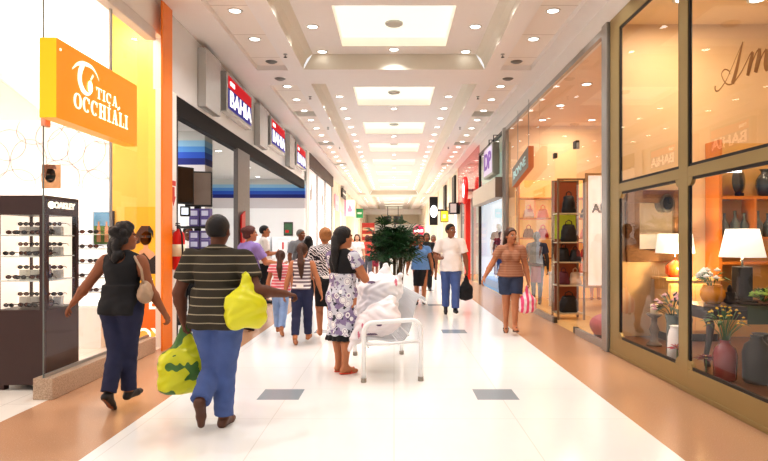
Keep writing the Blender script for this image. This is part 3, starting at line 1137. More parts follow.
q.prism([(-0.19, -0.006, 1.42), (-0.19, -0.006, 1.58), (-0.12, -0.006, 1.68), (-0.0, -0.006, 1.68), (0.05, -0.006, 1.60), (0.05, -0.006, 1.5), (0.02, -0.006, 1.58), (-0.06, -0.006, 1.61), (-0.12, -0.006, 1.56), (-0.14, -0.006, 1.44)], (0, 0.001, 0))
q.prism([(-0.2, -0.006, 1.0), (-0.17, -0.006, 1.25), (-0.08, -0.006, 1.3), (0.0, -0.006, 1.2), (0.1, -0.006, 1.28), (0.16, -0.006, 1.0)], (0, 0.001, 0))
for x in (-0.10, -0.02):
    q.box(x - 0.032, x + 0.032, -0.007, -0.006, 1.51, 1.545)
q.build('hair_and_glasses_print', mat('poster_dark', (40, 28, 26), 0.5), ps)
for txt, px, py, sz in (('IS', 148, 284, 0.2), ('TE', 147, 303, 0.27), (',OX', 148, 336, 0.27)):
    x, y, z = W(px, py, 8.63)
    text_obj('lettering', txt, sz, plane_M((x + 3.46, -0.012, z), (1, 0, 0), (0, 0, 1)), SIGNW, ps, bold=0.006)

# fire extinguisher and its sign
e = empty('mounted_fire_extinguisher', (-3.04, 8.61, 1.06), label='red fire extinguisher hanging on the white wall end beside the orange pillar', cat='fire extinguisher')
MB().lathe([(0.0, 0.0), (0.07, 0.0), (0.082, 0.015), (0.085, 0.04), (0.085, 0.46), (0.07, 0.52), (0.03, 0.555), (0.028, 0.58)], seg=24).build('cylinder', RED, e)
MB().lathe([(0.02, 0.58), (0.028, 0.585), (0.028, 0.62), (0.0, 0.625)], seg=14).box(-0.012, 0.012, -0.10, 0.03, 0.62, 0.635).box(-0.012, 0.012, -0.09, 0.02, 0.645, 0.66).build('valve_handle', BLACK, e)
MB().tube([(0.0, -0.03, 0.605), (0.05, -0.09, 0.58), (0.08, -0.10, 0.5), (0.085, -0.08, 0.25), (0.08, -0.06, 0.18)], [.012, .012, .012, .012, .02], 10).build('hose', BLACK, e)
MB().lathe([(0.0865, 0.19), (0.0865, 0.36)], seg=24).build('paper_label', mat('extinguisher_label', (232, 226, 196), 0.5, var=0.1, scale=20), e)
MB().box(-0.09, -0.06, -0.03, 0.03, 0.5, 0.56).build('wall_hook', STEEL, e)
x, y, z = W(171.5, 193, 8.55)
e = empty('extinguisher_sign', (-3.128, 8.63, z - 0.21), label='white sign with a red down arrow on the white wall end above the extinguisher', cat='sign')
MB().box(0, 0.006, -0.11, 0.11, 0, 0.42).build('plate', mat('sign_plate', (240, 236, 232), 0.4), e)
MB().box(0.006, 0.009, -0.09, 0.09, 0.32, 0.39).prism([(0.007, -0.045, 0.3), (0.007, -0.045, 0.17), (0.007, -0.09, 0.17), (0.007, 0, 0.03), (0.007, 0.09, 0.17), (0.007, 0.045, 0.17), (0.007, 0.045, 0.3)], (0.002, 0, 0)).build('arrow', RED, e)

# ================================================================== ELECTRONICS SHOP (left)
HEAD = mat('charcoal_header', (17, 14, 14), 0.6, var=0.1, spec=0.2)
MB().box(-3.3, -3.16, 8.78, 21.9, 3.30, 3.58).build('trim_3', HEAD, kind='structure', bevel=0.006, label='dark header beam over the electronics shop opening')
MB().box(-3.21, -3.12, 12.2, 13.2, 0, 3.32).build('granite_pillar', pattern_mat('grey_granite', lambda nt, v: (lambda n: (nt.links.new(v, n.inputs['Vector']), mixc(nt, n.outputs['Fac'], (52, 50, 50), (150, 146, 142)))[1])(N(nt, 'ShaderNodeTexNoise', Scale=80.0, Detail=5.0)), rough=0.3), kind='structure', bevel=0.006, label='dark grey granite pillar between the two electronics shop openings', cat='pillar')
MB().box(-3.2, -3.13, 8.78, 8.84, 0, 3.34).build('trim_4', BLACK, kind='structure')


def stripe_wall(nt, vec):
    s_ = N(nt, 'ShaderNodeSeparateXYZ')
    nt.links.new(vec, s_.inputs[0])
    z = s_.outputs['Z']
    col = mixc(nt, math_node(nt, 'GREATER_THAN', z, 2.60), (252, 252, 250), (214, 208, 208))
    for (zz, cc) in ((2.96, (30, 40, 120)), (3.09, (44, 88, 190)), (3.21, (88, 150, 214)), (3.32, (150, 196, 224)), (3.44, (206, 208, 204))):
        col = mixc(nt, math_node(nt, 'GREATER_THAN', z, zz), col, cc)
    return col


BLUEWALL = pattern_mat('blue_striped_white_wall', stripe_wall, rough=0.5)
MB().box(-10, -3.15, 21.5, 21.7, 0, 4.7).build('wall_electronics_back', BLUEWALL, kind='structure', label='white rear wall of the electronics shop with a band of blue stripes')
MB().box(-9.2, -9.1, 8.9, 21.5, 0, 4.7).build('wall_electronics_left', BLUEWALL, kind='structure')
MB().box(-10, -3.3, 8.86, 21.5, 3.62, 3.7).build('ceiling_electronics', mat('grey_white_ceiling', (216, 214, 208), 0.6), kind='structure', label='white ceiling of the electronics shop')
MB().box(-4.25, -3.72, 12.0, 12.5, 0, 3.62).build('striped_column', BLUEWALL, kind='structure', label='white column with blue stripes near the top inside the electronics shop', cat='column')
k = 0
for (x, y) in ((-4.6, 11.2), (-5.2, 14.0), (-4.2, 14.6), (-5.6, 17.5), (-4.3, 18.0), (-4.3, 9.9), (-6.4, 20.0), (-4.6, 20.6)):
    downlight(x, y, 3.615, 'round downlight in the electronics shop ceiling, %s from the shop front' % ORD[k].replace('nearest', 'first'), 'electronics shop downlights')
    k += 1
for (x, y) in ((-5.0, 11.0), (-5.0, 15.0), (-4.8, 19.0)):
    area_light('electronics_lamp', (x, y, 3.6), 0.6, 70, (250, 250, 255))

# signs on the fascia
SRED = mat('sign_red_band', (150, 12, 20), 0.6, emit=0.75, ecol=(226, 36, 48), spec=0.1)
SBLUE = mat('sign_blue_field', (42, 40, 112), 0.6, emit=0.6, ecol=(82, 78, 168), spec=0.1)
SILV = mat('silver_frame', (196, 196, 194), 0.25, metal=0.5)
SLETTER = mat('sign_lit_letters', (255, 255, 255), 0.4, emit=1.2, var=0)
names = ['nearest', 'middle', 'farthest']
for i in range(3):
    y0 = 10.95 + 3.93 * i
    s = empty('shop_sign', (-3.15, y0, 3.80), label='red and blue lit sign with white letters on the fascia, %s of three' % names[i], cat='sign', group='signs of the electronics shop')
    MB().box(0.0, 0.15, 0, 1.95, 0, 0.72).build('frame', SILV, s, bevel=0.012)
    MB().box(0.15, 0.154, 0.09, 1.86, 0.44, 0.66).build('red_band', SRED, s)
    MB().box(0.15, 0.154, 0.09, 1.86, 0.07, 0.44).build('blue_field', SBLUE, s)
    text_obj('lettering', 'BAHIA', 0.40, plane_M((0.162, 0.98, 0.25), (0, 1, 0), (0, 0, 1)), SLETTER, s, bold=0.008, width=1.66)
    text_obj('lettering', 'CASAS', 0.11, plane_M((0.162, 0.34, 0.54), (0, 1, 0), (0, 0, 1)), SLETTER, s, bold=0.004)
    ym = 9.78 + 3.95 * i
    s = empty('sign_panel', (-3.15, ym, 3.62), label='tall plain silver sign panel left of the %s red and blue sign' % names[i], cat='sign', group='plain sign panels of the electronics shop')
    MB().box(0.0, 0.14, 0, 0.82, 0, 0.95).build('panel', SILV, s, bevel=0.012)
    MB().box(0.0, 0.02, 0.88, 1.10, 0.05, 0.9).build('recess', mat('recess_grey', (120, 124, 126), 0.4), s)

# electronics
SCREEN = mat('screen_black', (14, 13, 15), 0.12, coat=0.5)
BRONZE = mat('bronze_screen', (120, 104, 92), 0.25, var=0.2, scale=5)


def tv(name, loc, rz, w_, h_, scr, label, cat='television'):
    t = empty(name, loc, rz, label=label, cat=cat)
    MB().box(-w_ / 2, w_ / 2, 0, 0.09, 0, h_).build('casing', BLACK, t, bevel=0.012)
    MB().box(-w_ / 2 + .025, w_ / 2 - .025, -0.004, 0.0, .03, h_ - .025).build('screen', scr, t)
    return t


MB_ = empty('display_stand', (-3.54, 10.85, 0), label='tall black display stand of screens just inside the electronics shop', cat='stand')
st = MB().box(-0.28, 0.28, -0.25, 0.25, 0, 0.12).box(-0.05, 0.05, 0.1, 0.2, 0.12, 2.7)
st.build('post', BLACK, MB_, bevel=0.01)
for z in (0.9, 1.3, 1.69):
    MB().box(-0.27, 0.30, -0.24, 0.24, z, z + 0.03).build('shelf', BLACK, MB_)
tv('television', (-3.44, 10.74, 2.07), 0.25, 0.46, 0.62, BRONZE, 'bronze-grey screen tilted on the stand inside the electronics shop')
tv('hanging_television', (-3.52, 10.1, 2.08), 0.95, 0.50, 0.62, SCREEN, 'black screen hanging just behind the orange pillar in the electronics shop')
tv('mounted_monitor', (-3.53, 10.3, 1.88), 0.2, 0.16, 0.17, mat('white_screen', (230, 240, 250), 0.3, emit=0.8), 'small bright white monitor below the black screen', 'monitor')
PURP = mat('purple_box', (92, 78, 140), 0.4, var=0.3, scale=12)
kk = 0
for z in (0.93, 1.33, 1.72):
    for j in range(2):
        for q_ in range(2):
            b = MB().box(-0.085, 0.085, -0.08, 0.08, 0, 0.155)
            b.box(-0.06, 0.06, -0.083, -0.08, 0.03, 0.12, 1)
            zz = z + 0.157 * q_
            b.build('product_box', [PURP, SLETTER if False else mat('box_window', (200, 204, 226), 0.4)], bevel=0.003, label='purple product box on the black stand, %s shelf, %s, %s' % (('low', 'middle', 'high')[int((z - .9) / .38)], ('left column', 'right column')[j], ('under', 'on top')[q_]), cat='box', group='purple boxes on the display stand').location = (-3.42 + 0.19 * (j - 0.5), 10.80, zz)

WHT = mat('appliance_white', (242, 244, 246), 0.25)


def fridge(x, y, h_, label):
    t = empty('refrigerator', (x, y, 0), label=label, cat='refrigerator', group='white refrigerators in the electronics shop')
    MB().box(-0.3, 0.3, 0.06, 0.65, 0.05, h_).box(-0.26, 0.26, 0.1, 0.6, 0, 0.05).build('body', WHT, t, bevel=0.01)
    for (a, b) in ((0.08, h_ * 0.66), (h_ * 0.67, h_ - 0.01)):
        d = MB().box(-0.3, 0.3, 0.0, 0.055, a, b).build('door', WHT, t, bevel=0.012)
        MB().box(0.22, 0.25, -0.03, 0.0, a + 0.1, a + 0.1 + (b - a) * 0.5).build('handle', STEEL, d)
    return t


fr1 = fridge(-3.68, 19.9, 1.58, 'white refrigerator with a price sheet, nearest the shop opening')
fr2 = fridge(-4.34, 19.9, 1.58, 'white refrigerator to the left of the one with the price sheet')
sh = MB().box(-0.15, 0.15, 0, 0.006, 0, 0.4).build('price_sheet', mat('paper_white', (250, 250, 250), 0.6), label='white price sheet with a red numeral stuck to the refrigerator', cat='sign')
sh.location = (-3.62, 19.885, 1.06)
text_obj('numeral', '1', 0.3, plane_M((0.0, -0.004, 0.22), (1, 0, 0), (0, 0, 1)), RED, sh, bold=0.01)
for i, x in enumerate((-3.68, -4.32)):
    t = empty('washing_machine', (x, 15.8, 0), label='white front-loading washing machine, %s' % ('nearer the corridor' if i == 0 else 'deeper in the electronics shop'), cat='washing machine', group='washing machines in the electronics shop')
    MB().box(-0.3, 0.3, 0, 0.6, 0.03, 0.9).box(-0.27, 0.27, 0.05, 0.55, 0, 0.03).build('body', WHT, t, bevel=0.012)
    MB().box(-0.29, 0.29, -0.012, 0, 0.76, 0.88).build('control_panel', mat('panel_grey', (190, 194, 200), 0.3), t)
    MB().lathe([(0.13, 0.0), (0.15, -0.03), (0.2, -0.03), (0.21, 0.0)], (0, 0, 0.42), 28, axis='Y').build('door_ring', CHROME, t)
    MB().lathe([(0.0, -0.03), (0.1, -0.02), (0.135, 0.0)], (0, 0, 0.42), 24, axis='Y').build('door_glass', SCREEN, t)
    MB().lathe([(0.0, -0.03), (0.03, -0.03), (0.03, 0.0)], (0.2, -0.01, 0.82), 14, axis='Y').build('knob', CHROME, t)
ct = empty('sales_counter', (-3.9, 17.2, 0), label='white sales counter behind the washing machines', cat='counter')
MB().box(-1.0, 0.45, 0, 0.6, 0, 0.95).build('body', WHT, ct, bevel=0.01)
MB().box(-1.03, 0.48, -0.03, 0.63, 0.95, 0.99).build('worktop', mat('worktop_grey', (214, 216, 220), 0.3), ct, bevel=0.005)
pp = empty('framed_poster', (-3.72, 21.49, 1.63), label='small dark green and red poster on the rear wall of the electronics shop', cat='poster')
MB().box(-0.16, 0.16, -0.02, 0, 0, 0.48).build('frame', mat('poster_frame', (60, 52, 46), 0.4), pp)
MB().box(-0.13, 0.13, -0.025, -0.02, 0.05, 0.43).build('print', mat('poster_print', (70, 110, 74), 0.5, var=0.6, scale=10), pp)
MB().box(-0.10, 0.02, -0.028, -0.025, 0.1, 0.2).build('red_patch', RED, pp)
fb = empty('mounted_banner', (-3.10, 12.45, 0), label='narrow red slanted banner board fixed on the granite pillar', cat='banner')
MB().prism([(0, -0.14, 1.0), (0, 0.16, 1.0), (0, 0.16, 2.08), (0, -0.14, 1.98)], (0.03, 0, 0)).build('board', RED, fb)
MB().box(-0.02, 0.0, -0.02, 0.02, 1.4, 1.6).build('bracket', STEEL, fb)

# ================================================================== further shops (left)
MB().box(-3.4, -3.1, 21.7, 22.35, 0, ZS).build('pilaster_left', WHITE, kind='structure')
BROWN = mat('dark_brown_header', (70, 52, 44), 0.5)
MB().box(-3.4, -3.08, 22.35, 31.0, 4.18, ZS).build('trim_5', BROWN, kind='structure', label='dark brown header over the bright white shopfront')
GLOWWALL = mat('glowing_white_shopfront', (255, 252, 248), 0.4, emit=0.55)
t = empty('window_2', (-3.2, 22.35, 0), label='bright white backlit shopfront beyond the electronics shop', cat='shop window', kind='structure')
MB().box(-0.1, 0.0, 0, 8.65, 0, 4.18).build('lit_panel', GLOWWALL, t)
fr = MB()
for y in (0, 2.8, 5.7, 8.6):
    fr.box(0, 0.05, y, y + 0.07, 0, 4.18)
fr.build('mullion', STEEL, t)
lg = MB()
for (y, z) in ((0.9, 2.95), (4.6, 2.95)):
    lg.prism([(0.004, y, z), (0.004, y + 0.5, z + 0.1), (0.004, y + 0.6, z + 0.5), (0.004, y + 0.3, z + 0.9), (0.004, y + 0.25, z + 0.5), (0.004, y - 0.1, z + 0.4)], (0.004, 0, 0))
lg.build('grey_emblem', mat('emblem_grey', (190, 186, 184), 0.5), t)
wf = MB()
for i in range(10):
    y0 = 31.0 + i * 4.1
    wf.box(-3.5, -3.12, y0, y0 + 0.5, 0, ZS)
wf.box(-3.5, -3.2, 31.0, 72, 3.3, ZS)
wf.build('wall_left_far', CREAM2, kind='structure', label='cream pilasters and fascia of the far shops on the left')
LITS = [mat('lit_shop_a', (255, 240, 214), 0.5, emit=0.5), mat('lit_shop_b', (232, 240, 250), 0.5, emit=0.5), mat('lit_shop_c', (255, 228, 206), 0.5, emit=0.45)]
for i in range(10):
    y0 = 31.5 + i * 4.1
    t = MB().box(-3.5, -3.4, y0, y0 + 3.6, 0.0, 3.3)
    t.build('window_%d' % (3 + i), LITS[i % 3], kind='structure', label='lit shopfront beyond the bright white shop on the left, %s of the row' % ORD[i], cat='shop window')
SIGNS = [('pink_sign', (-3.12, 31.9, 3.05), (0.06, 2.0, 0.85), (244, 176, 188), 'flat pale pink sign on the left fascia past the brown header'),
         ('dark_opening', (-3.1, 35.8, 4.0), (0.08, 2.5, 0.55), (40, 34, 32), 'dark narrow board standing for an opening top, high on the left fascia after the pink sign')]  # dark board added in place of a dark opening top
for (nm, loc, sz, colr, lb) in SIGNS:
    t = empty(nm, loc, label=lb, cat='sign')
    MB().box(0, sz[0], 0, sz[1], 0, sz[2]).build('board', mat(nm + '_board', colr, 0.4, emit=0.3), t, bevel=0.01)
    MB().box(sz[0], sz[0] + .01, .15, sz[1] - .15, sz[2] * .4, sz[2] * .6).build('bar_print', WHITE, t)
PINK = mat('pink_box', (240, 168, 196), 0.4, emit=0.3)
t = empty('projecting_sign', (-3.1, 38.0, 2.98), label='white projecting box sign with pink side on the left, far down the corridor', cat='sign')
MB().box(0, 0.12, 0.01, 0.24, 0, 1.0).build('side', PINK, t)
MB().box(0.12, 0.62, 0, 0.25, 0, 1.0).build('face', mat('box_white', (255, 250, 250), 0.4, emit=0.7), t, bevel=0.01)
MB().prism([(0.2, -0.004, 0.25), (0.5, -0.004, 0.25), (0.5, -0.004, 0.4), (0.35, -0.004, 0.75), (0.2, -0.004, 0.4)], (0, 0.002, 0)).build('print', PINK, t)
t = empty('projecting_sign', (-3.1, 50.0, 3.3), label='small green projecting sign, farthest on the left side', cat='sign')
MB().box(0, 0.55, 0, 0.2, 0, 0.75).build('face', mat('green_board', (44, 140, 84), 0.4, emit=0.2), t, bevel=0.01)
MB().box(0.1, 0.45, -0.01, 0, 0.3, 0.45).build('print', WHITE, t)
# ================================================================== HOME SHOP (right, near), champagne-gold shopfront
XG = 2.87


def gp(px, py, off=0.0):
    """a point of the right-hand shop plane as the photograph shows it"""
    Y = XG * F / (px - 394.0)
    return (XG + off, Y, EYE + (240.0 - py) / F * Y)


TANW = mat('tan_wood_wall', (220, 190, 148), 0.5, var=0.08, scale=2.0)
TANC = mat('tan_shop_ceiling', (232, 206, 168), 0.6, var=0.03)
t = empty('window_13', (XG, 8.02, 0), label='champagne-gold framed shopfront of the home shop with four large panes', cat='shop window', kind='structure')
fr = MB()
Y0 = 8.02


def fbox(y0, y1, z0, z1, x0=-0.03, x1=0.015):
    fr.box(x0, x1, y0 - Y0, y1 - Y0, z0, z1)


fbox(7.70, 8.02, 0.0, 4.36)
fbox(5.90, 6.08, 0.0, 4.36)
fbox(3.95, 4.25, 0.0, 4.36)
fbox(6.08, 7.70, 4.17, 4.36)
fbox(4.25, 5.90, 4.17, 4.36)
for (a, b) in ((6.08, 7.70), (4.25, 5.90)):
    fbox(a, b, 0.0, 0.235)
    fbox(a, b, 2.085, 2.19)
fr.box(-0.04, -0.03, 3.95 - Y0, 0, 0.02, 0.05)
# notched corners
for (a, b) in ((6.08, 7.70), (4.25, 5.90)):
    for (z0, z1) in ((0.235, 2.085),):
        for (yy, sy) in ((a, 1), (b, -1)):
            for (zz, sz) in ((z0, 1), (z1, -1)):
                n = 7
                pts = [(-0.028, yy - Y0, zz)]
                pts += [(-0.028, yy + sy * 0.085 * math.cos(q) - Y0, zz + sz * 0.085 * math.sin(q)) for q in [PI / 2 * k / n for k in range(n + 1)]]
                fr.prism(pts, (0.04, 0, 0))
fr.build('frame', GOLD, t, bevel=0.004)
gk = MB()
for (a, b) in ((6.08, 7.70), (4.25, 5.90)):
    for (z0, z1) in ((0.235, 2.085), (2.19, 4.17)):
        for (ya, yb, za, zb) in ((a, b, z0, z0 + .028), (a, b, z1 - .028, z1), (a, a + .028, z0, z1), (b - .028, b, z0, z1)):
            gk.box(-0.022, 0.0, ya - Y0, yb - Y0, za, zb)
gk.build('gasket', GASKET, t)
for (a, b) in ((6.08, 7.70), (4.25, 5.90)):
    for (z0, z1) in ((0.235, 2.085), (2.19, 4.17)):
        MB().quad((-0.015, a - Y0, z0), (-0.015, b - Y0, z0), (-0.015, b - Y0, z1), (-0.015, a - Y0, z1)).build('pane', GLASS, t)
MB().quad((0.01, -4 - Y0, 0.0), (0.01, 3.95 - Y0, 0.0), (0.01, 3.95 - Y0, 4.36), (0.01, -4 - Y0, 4.36)).build('near_pane', GLASS, t)
# script lettering on the upper pane, gold, only the part in view plus its continuation
GOLDL = mat('gold_script', (146, 96, 36), 0.5)
sc_ = MB()


def stroke(pts, ws, n=8):
    P = [Vector(gp(705 + x / 5.76, 30 + y / 5.76, -0.02)) for (x, y) in pts]
    Q, Wd = [], []
    for i in range(len(P) - 1):
        p0, p1, p2, p3 = P[max(i - 1, 0)], P[i], P[i + 1], P[min(i + 2, len(P) - 1)]
        for k in range(n):
            u = k / n
            Q.append(0.5 * ((2 * p1) + (p2 - p0) * u + (2 * p0 - 5 * p1 + 4 * p2 - p3) * u * u + (3 * p1 - p0 - 3 * p2 + p3) * u ** 3))
            Wd.append((ws[i] + (ws[i + 1] - ws[i]) * u))
    Q.append(P[-1])
    Wd.append(ws[-1])
    sc_.ribbon(Q, Wd, (-1, 0, 0))


stroke([(232, 68), (215, 140), (195, 230), (172, 308)], [.012, .035, .05, .055])
stroke([(230, 72), (190, 165), (160, 235), (135, 290), (105, 335), (85, 352), (72, 345), (72, 322)], [.008, .008, .008, .01, .012, .014, .016, .02])
stroke([(120, 290), (108, 255), (125, 228), (150, 235), (158, 255)], [.008, .01, .012, .01, .008])
stroke([(120, 290), (140, 312), (172, 308), (215, 255), (250, 190), (275, 140), (290, 128)], [.008, .012, .014, .012, .012, .014, .02])
stroke([(290, 128), (282, 165), (270, 220), (260, 264)], [.03, .055, .055, .045])
stroke([(262, 255), (285, 190), (310, 130), (328, 108)], [.01, .012, .014, .02])
stroke([(328, 108), (326, 150), (316, 200), (305, 245)], [.03, .06, .06, .05])
stroke([(306, 240), (330, 180), (350, 135), (368, 112)], [.01, .012, .014, .02])
stroke([(368, 112), (370, 150), (366, 190), (372, 220), (392, 205)], [.03, .06, .06, .05, .02])
lt = sc_.build('script_lettering', GOLDL, t)
lt.matrix_parent_inverse = Matrix.Translation((-XG, -Y0, 0))

MB().box(2.96, 9, -4, 8.3, 0.0, 0.18).build('floor_display_base', mat('dark_wood_plinth', (92, 58, 36), 0.3, var=0.15, scale=6), kind='structure')
MB().box(2.90, 9, 8.26, 8.36, 0.0, 4.6).build('wall_partition_home', TANW, kind='structure', label='tan timber partition at the end of the home shop')
MB().box(5.9, 6.0, -4, 8.26, 0, 4.6).build('wall_home_back', TANW, kind='structure')
MB().box(2.96, 6.0, -4, 8.26, 4.40, 4.5).build('ceiling_home', TANC, kind='structure')
k = 0
for (x, y) in ((3.5, 7.4), (4.4, 7.4), (3.5, 5.9), (4.4, 5.9), (5.2, 6.8)):
    downlight(x, y, 4.395, 'round downlight in the home shop ceiling, %s from the partition' % ORD[k].replace('nearest', 'first'), 'home shop downlights')
    k += 1
for (x, y, e) in ((3.6, 7.3, 52), (4.4, 6.0, 45)):
    area_light('home_lamp', (x, y, 4.36), 0.5, e, (255, 234, 204))

# mirror on the partition
x0, _, z1 = W(627, 190, 8.2)
x1, _, z0 = W(687, 262, 8.2)
t = empty('framed_mirror', ((x0 + x1) / 2, 8.25, z0), label='large mirror in a woven brown frame on the tan partition of the home shop', cat='mirror')
hw, hh = (x1 - x0) / 2, z1 - z0


def weave(nt, vec):
    b_ = N(nt, 'ShaderNodeTexBrick', Scale=22.0)
    b_.inputs['Color1'].default_value = lin((132, 96, 62))
    b_.inputs['Color2'].default_value = lin((172, 128, 84))
    b_.inputs['Mortar'].default_value = lin((60, 38, 24))
    b_.inputs['Mortar Size'].default_value = 0.05
    mp = N(nt, 'ShaderNodeMapping')
    mp.inputs['Rotation'].default_value = (PI / 2, 0, 0)
    nt.links.new(vec, mp.inputs['Vector'])
    nt.links.new(mp.outputs[0], b_.inputs['Vector'])
    return b_.outputs['Color']


WEAVE = pattern_mat('woven_frame', weave, rough=0.6)
m_ = MB()
bw = 0.17
m_.box(-hw, hw, -0.06, 0, 0, bw).box(-hw, hw, -0.06, 0, hh - bw, hh).box(-hw, -hw + bw, -0.06, 0, bw, hh - bw).box(hw - bw, hw, -0.06, 0, bw, hh - bw)
m_.build('frame', WEAVE, t, bevel=0.01)
MB().quad((-hw + bw, -0.02, bw), (hw - bw, -0.02, bw), (hw - bw, -0.02, hh - bw), (-hw + bw, -0.02, hh - bw)).build('mirror_glass', mat('mirror_silver', (250, 238, 214), 0.12, metal=0.9, var=0), t)
x, y, z = W(669, 203, 8.1)
ck = empty('oval_clock_with_frame', (x, 8.16, z), label='small oval dark clock in front of the woven mirror', cat='clock')
MB().lathe([(0.0, 0.0), (0.09, 0.0), (0.1, -0.02), (0.085, -0.03), (0.0, -0.03)], seg=24, axis='Y', sx=1.25).build('case', mat('clock_dark', (70, 62, 52), 0.4), ck)
MB().lathe([(0.0, -0.032), (0.07, -0.032)], seg=24, axis='Y', sx=1.25, smooth=False).build('dial', mat('dial_cream', (222, 210, 180), 0.5), ck)
MB().box(-0.004, 0.004, -0.036, -0.033, 0, 0.06).box(0, 0.04, -0.036, -0.033, -0.004, 0.004).build('hands', BLACK, ck)

# shelves against the partition
SHW = mat('honey_wood_shelf', (206, 128, 52), 0.4, var=0.12, scale=5)
t = empty('display_shelf_unit', (4.25, 7.9, 0.18), label='honey-wood shelving with dark vases at the right end of the home shop', cat='shelf unit')
MB().box(0, 1.5, 0.30, 0.35, 0, 2.6).build('back_panel', mat('shelf_back_tan', (216, 170, 96), 0.5, var=0.08), t)
for z in (0.98, 1.30, 1.83):
    MB().box(0.0, 1.5, 0, 0.30, z, z + 0.04).build('shelf', SHW, t, bevel=0.004)
MB().box(-0.04, 0.0, 0.0, 0.35, 0, 2.6).box(0.42, 0.45, 0.0, 0.3, 1.34, 1.83).build('upright', SHW, t)
CERB = mat('dark_glazed_ceramic', (54, 58, 60), 0.25, var=0.25, scale=8, coat=0.4)
CERG = mat('smoky_green_glass', (96, 108, 104), 0.15, var=0.2, coat=0.5)
pl = empty('decor_plate', (4.56, 8.0, 2.07), label='large dark round plate standing on edge on the top honey-wood shelf', cat='plate')
dsk = MB().lathe([(0.0, 0.0), (0.10, 0.01), (0.165, 0.035), (0.172, 0.04), (0.16, 0.03), (0.10, 0.02), (0.0, 0.012)], (0, 0, 0.185), 28, axis='Y', sx=1.05).build('dish', CERB, pl)
MB().box(-0.06, 0.06, 0.0, 0.06, -0.017, 0.03).build('stand', BLACK, pl)
pl.rotation_euler = (0, 0, 0.6)
VPROF = [(0.0, 0.0), (0.07, 0.0), (0.09, 0.03), (0.115, 0.14), (0.11, 0.22), (0.07, 0.29), (0.05, 0.31), (0.055, 0.34), (0.075, 0.36), (0.06, 0.355), (0.045, 0.31)]


def vase(name, loc, prof, m, label, sc=1.0, group=None, cat='vase'):
    o = MB().lathe([(r * sc, z * sc) for (r, z) in prof], seg=28).build(name, m, label=label, cat=cat, group=group)
    o.location = loc
    return o


vase('dark_vase', (4.90, 8.05, 2.052), VPROF, CERB, 'dark shouldered vase on the top honey-wood shelf beside the plate', 1.0)
BOT = [(0.0, 0.0), (0.05, 0.0), (0.06, 0.02), (0.062, 0.16), (0.03, 0.22), (0.018, 0.25), (0.018, 0.32), (0.024, 0.325), (0.0, 0.33)]
for i, x in enumerate((4.36, 4.50, 4.62, 4.80, 4.93)):
    vase('glass_bottle', (x, 8.05, 1.522), BOT, CERG, 'smoky glass bottle on the middle honey-wood shelf, %s from the left end' % ORD[i].replace('nearest', 'first'), 0.95 + 0.1 * (i % 2), 'smoky bottles on the middle shelf', 'bottle')
for i, (x, y, z) in enumerate(((4.73, 7.95, 1.522), (4.71, 7.98, 1.64), (4.87, 7.93, 1.522))):
    pass
# sideboard and lamp by the mirror
DWOOD = mat('dark_walnut', (52, 32, 24), 0.35, var=0.15, scale=7)
LWOOD = mat('golden_console_wood', (234, 192, 130), 0.45, var=0.08, scale=4)
t = empty('sideboard', (3.86, 7.78, 0.18), label='golden timber sideboard under the mirror in the home shop', cat='sideboard')
MB().box(-0.36, 0.31, 0, 0.42, 0.1, 0.78).build('body', LWOOD, t, bevel=0.006)
MB().box(-0.40, 0.34, -0.03, 0.44, 0.78, 0.82).build('top', LWOOD, t, bevel=0.006)
MB().box(-0.34, 0.29, 0.04, 0.38, 0.0, 0.1).build('plinth', DWOOD, t)
for x in (-0.34, -0.02):
    d = MB().box(x, x + 0.31, -0.015, 0, 0.14, 0.74).build('door', LWOOD, t, bevel=0.004)
    MB().ball((x + 0.26 if x < -0.1 else x + 0.05, -0.03, 0.45), 0.015).build('knob', CHROME, d)
SHADE = mat('lit_white_shade', (255, 250, 240), 0.8, emit=1.1, ecol=(255, 246, 230), var=0.01)


def lamp(loc, rb, rt, zs0, zs1, body_prof, bm_, label, square=False, shade=SHADE):
    o = empty('table_lamp', loc, label=label, cat='lamp')
    if square:
        MB().box(-0.075, 0.075, -0.075, 0.075, 0.03, zs0 - 0.1).build('column', bm_, o, bevel=0.012)
        MB().box(-0.11, 0.11, -0.11, 0.11, 0, 0.03).build('foot', bm_, o, bevel=0.006)
    else:
        MB().lathe(body_prof, seg=24).build('body', bm_, o)
    MB().tube([(0, 0, zs0 - 0.11), (0, 0, zs0 + 0.05)], 0.012).build('neck', CHROME, o)
    MB().lathe([(rb, zs0), (rt, zs1), (rt - 0.004, zs1), (rb - 0.004, zs0)], seg=32).build('shade', shade, o)
    return o


lamp((3.64, 7.90, 1.0), 0.24, 0.205, 0.31, 0.56, [(0.0, 0.0), (0.07, 0.0), (0.12, 0.05), (0.12, 0.14), (0.05, 0.2), (0.02, 0.22), (0.0, 0.22)], mat('orange_ceramic', (232, 96, 30), 0.3, coat=0.4), 'table lamp with white drum shade and orange ceramic body on the sideboard')
pt = bpy.data.lights.new('bulb_and_fill_light', 'POINT')  # added fill light floating before the shade, brightens the partition wall
pt.energy = 45
pt.color = lin((255, 214, 150))[:3]
pt.shadow_soft_size = 0.05
po_ = bpy.data.objects.new('bulb_and_fill_light', pt)
COL.objects.link(po_)
po_.location = (3.64, 7.58, 1.2)

for nm_, lc, en in (('bulb_and_fill_light', (3.71, 6.5, 1.36), 30), ('bulb_and_fill_light', (3.64, 7.90, 1.36), 22)):  # bulbs inside the two table lamp shades
    pt = bpy.data.lights.new(nm_, 'POINT')
    pt.energy = en
    pt.color = lin((255, 222, 170))[:3]
    pt.shadow_soft_size = 0.05
    po_ = bpy.data.objects.new(nm_, pt)
    COL.objects.link(po_)
    po_.location = (lc[0], lc[1], lc[2] + 0.1)

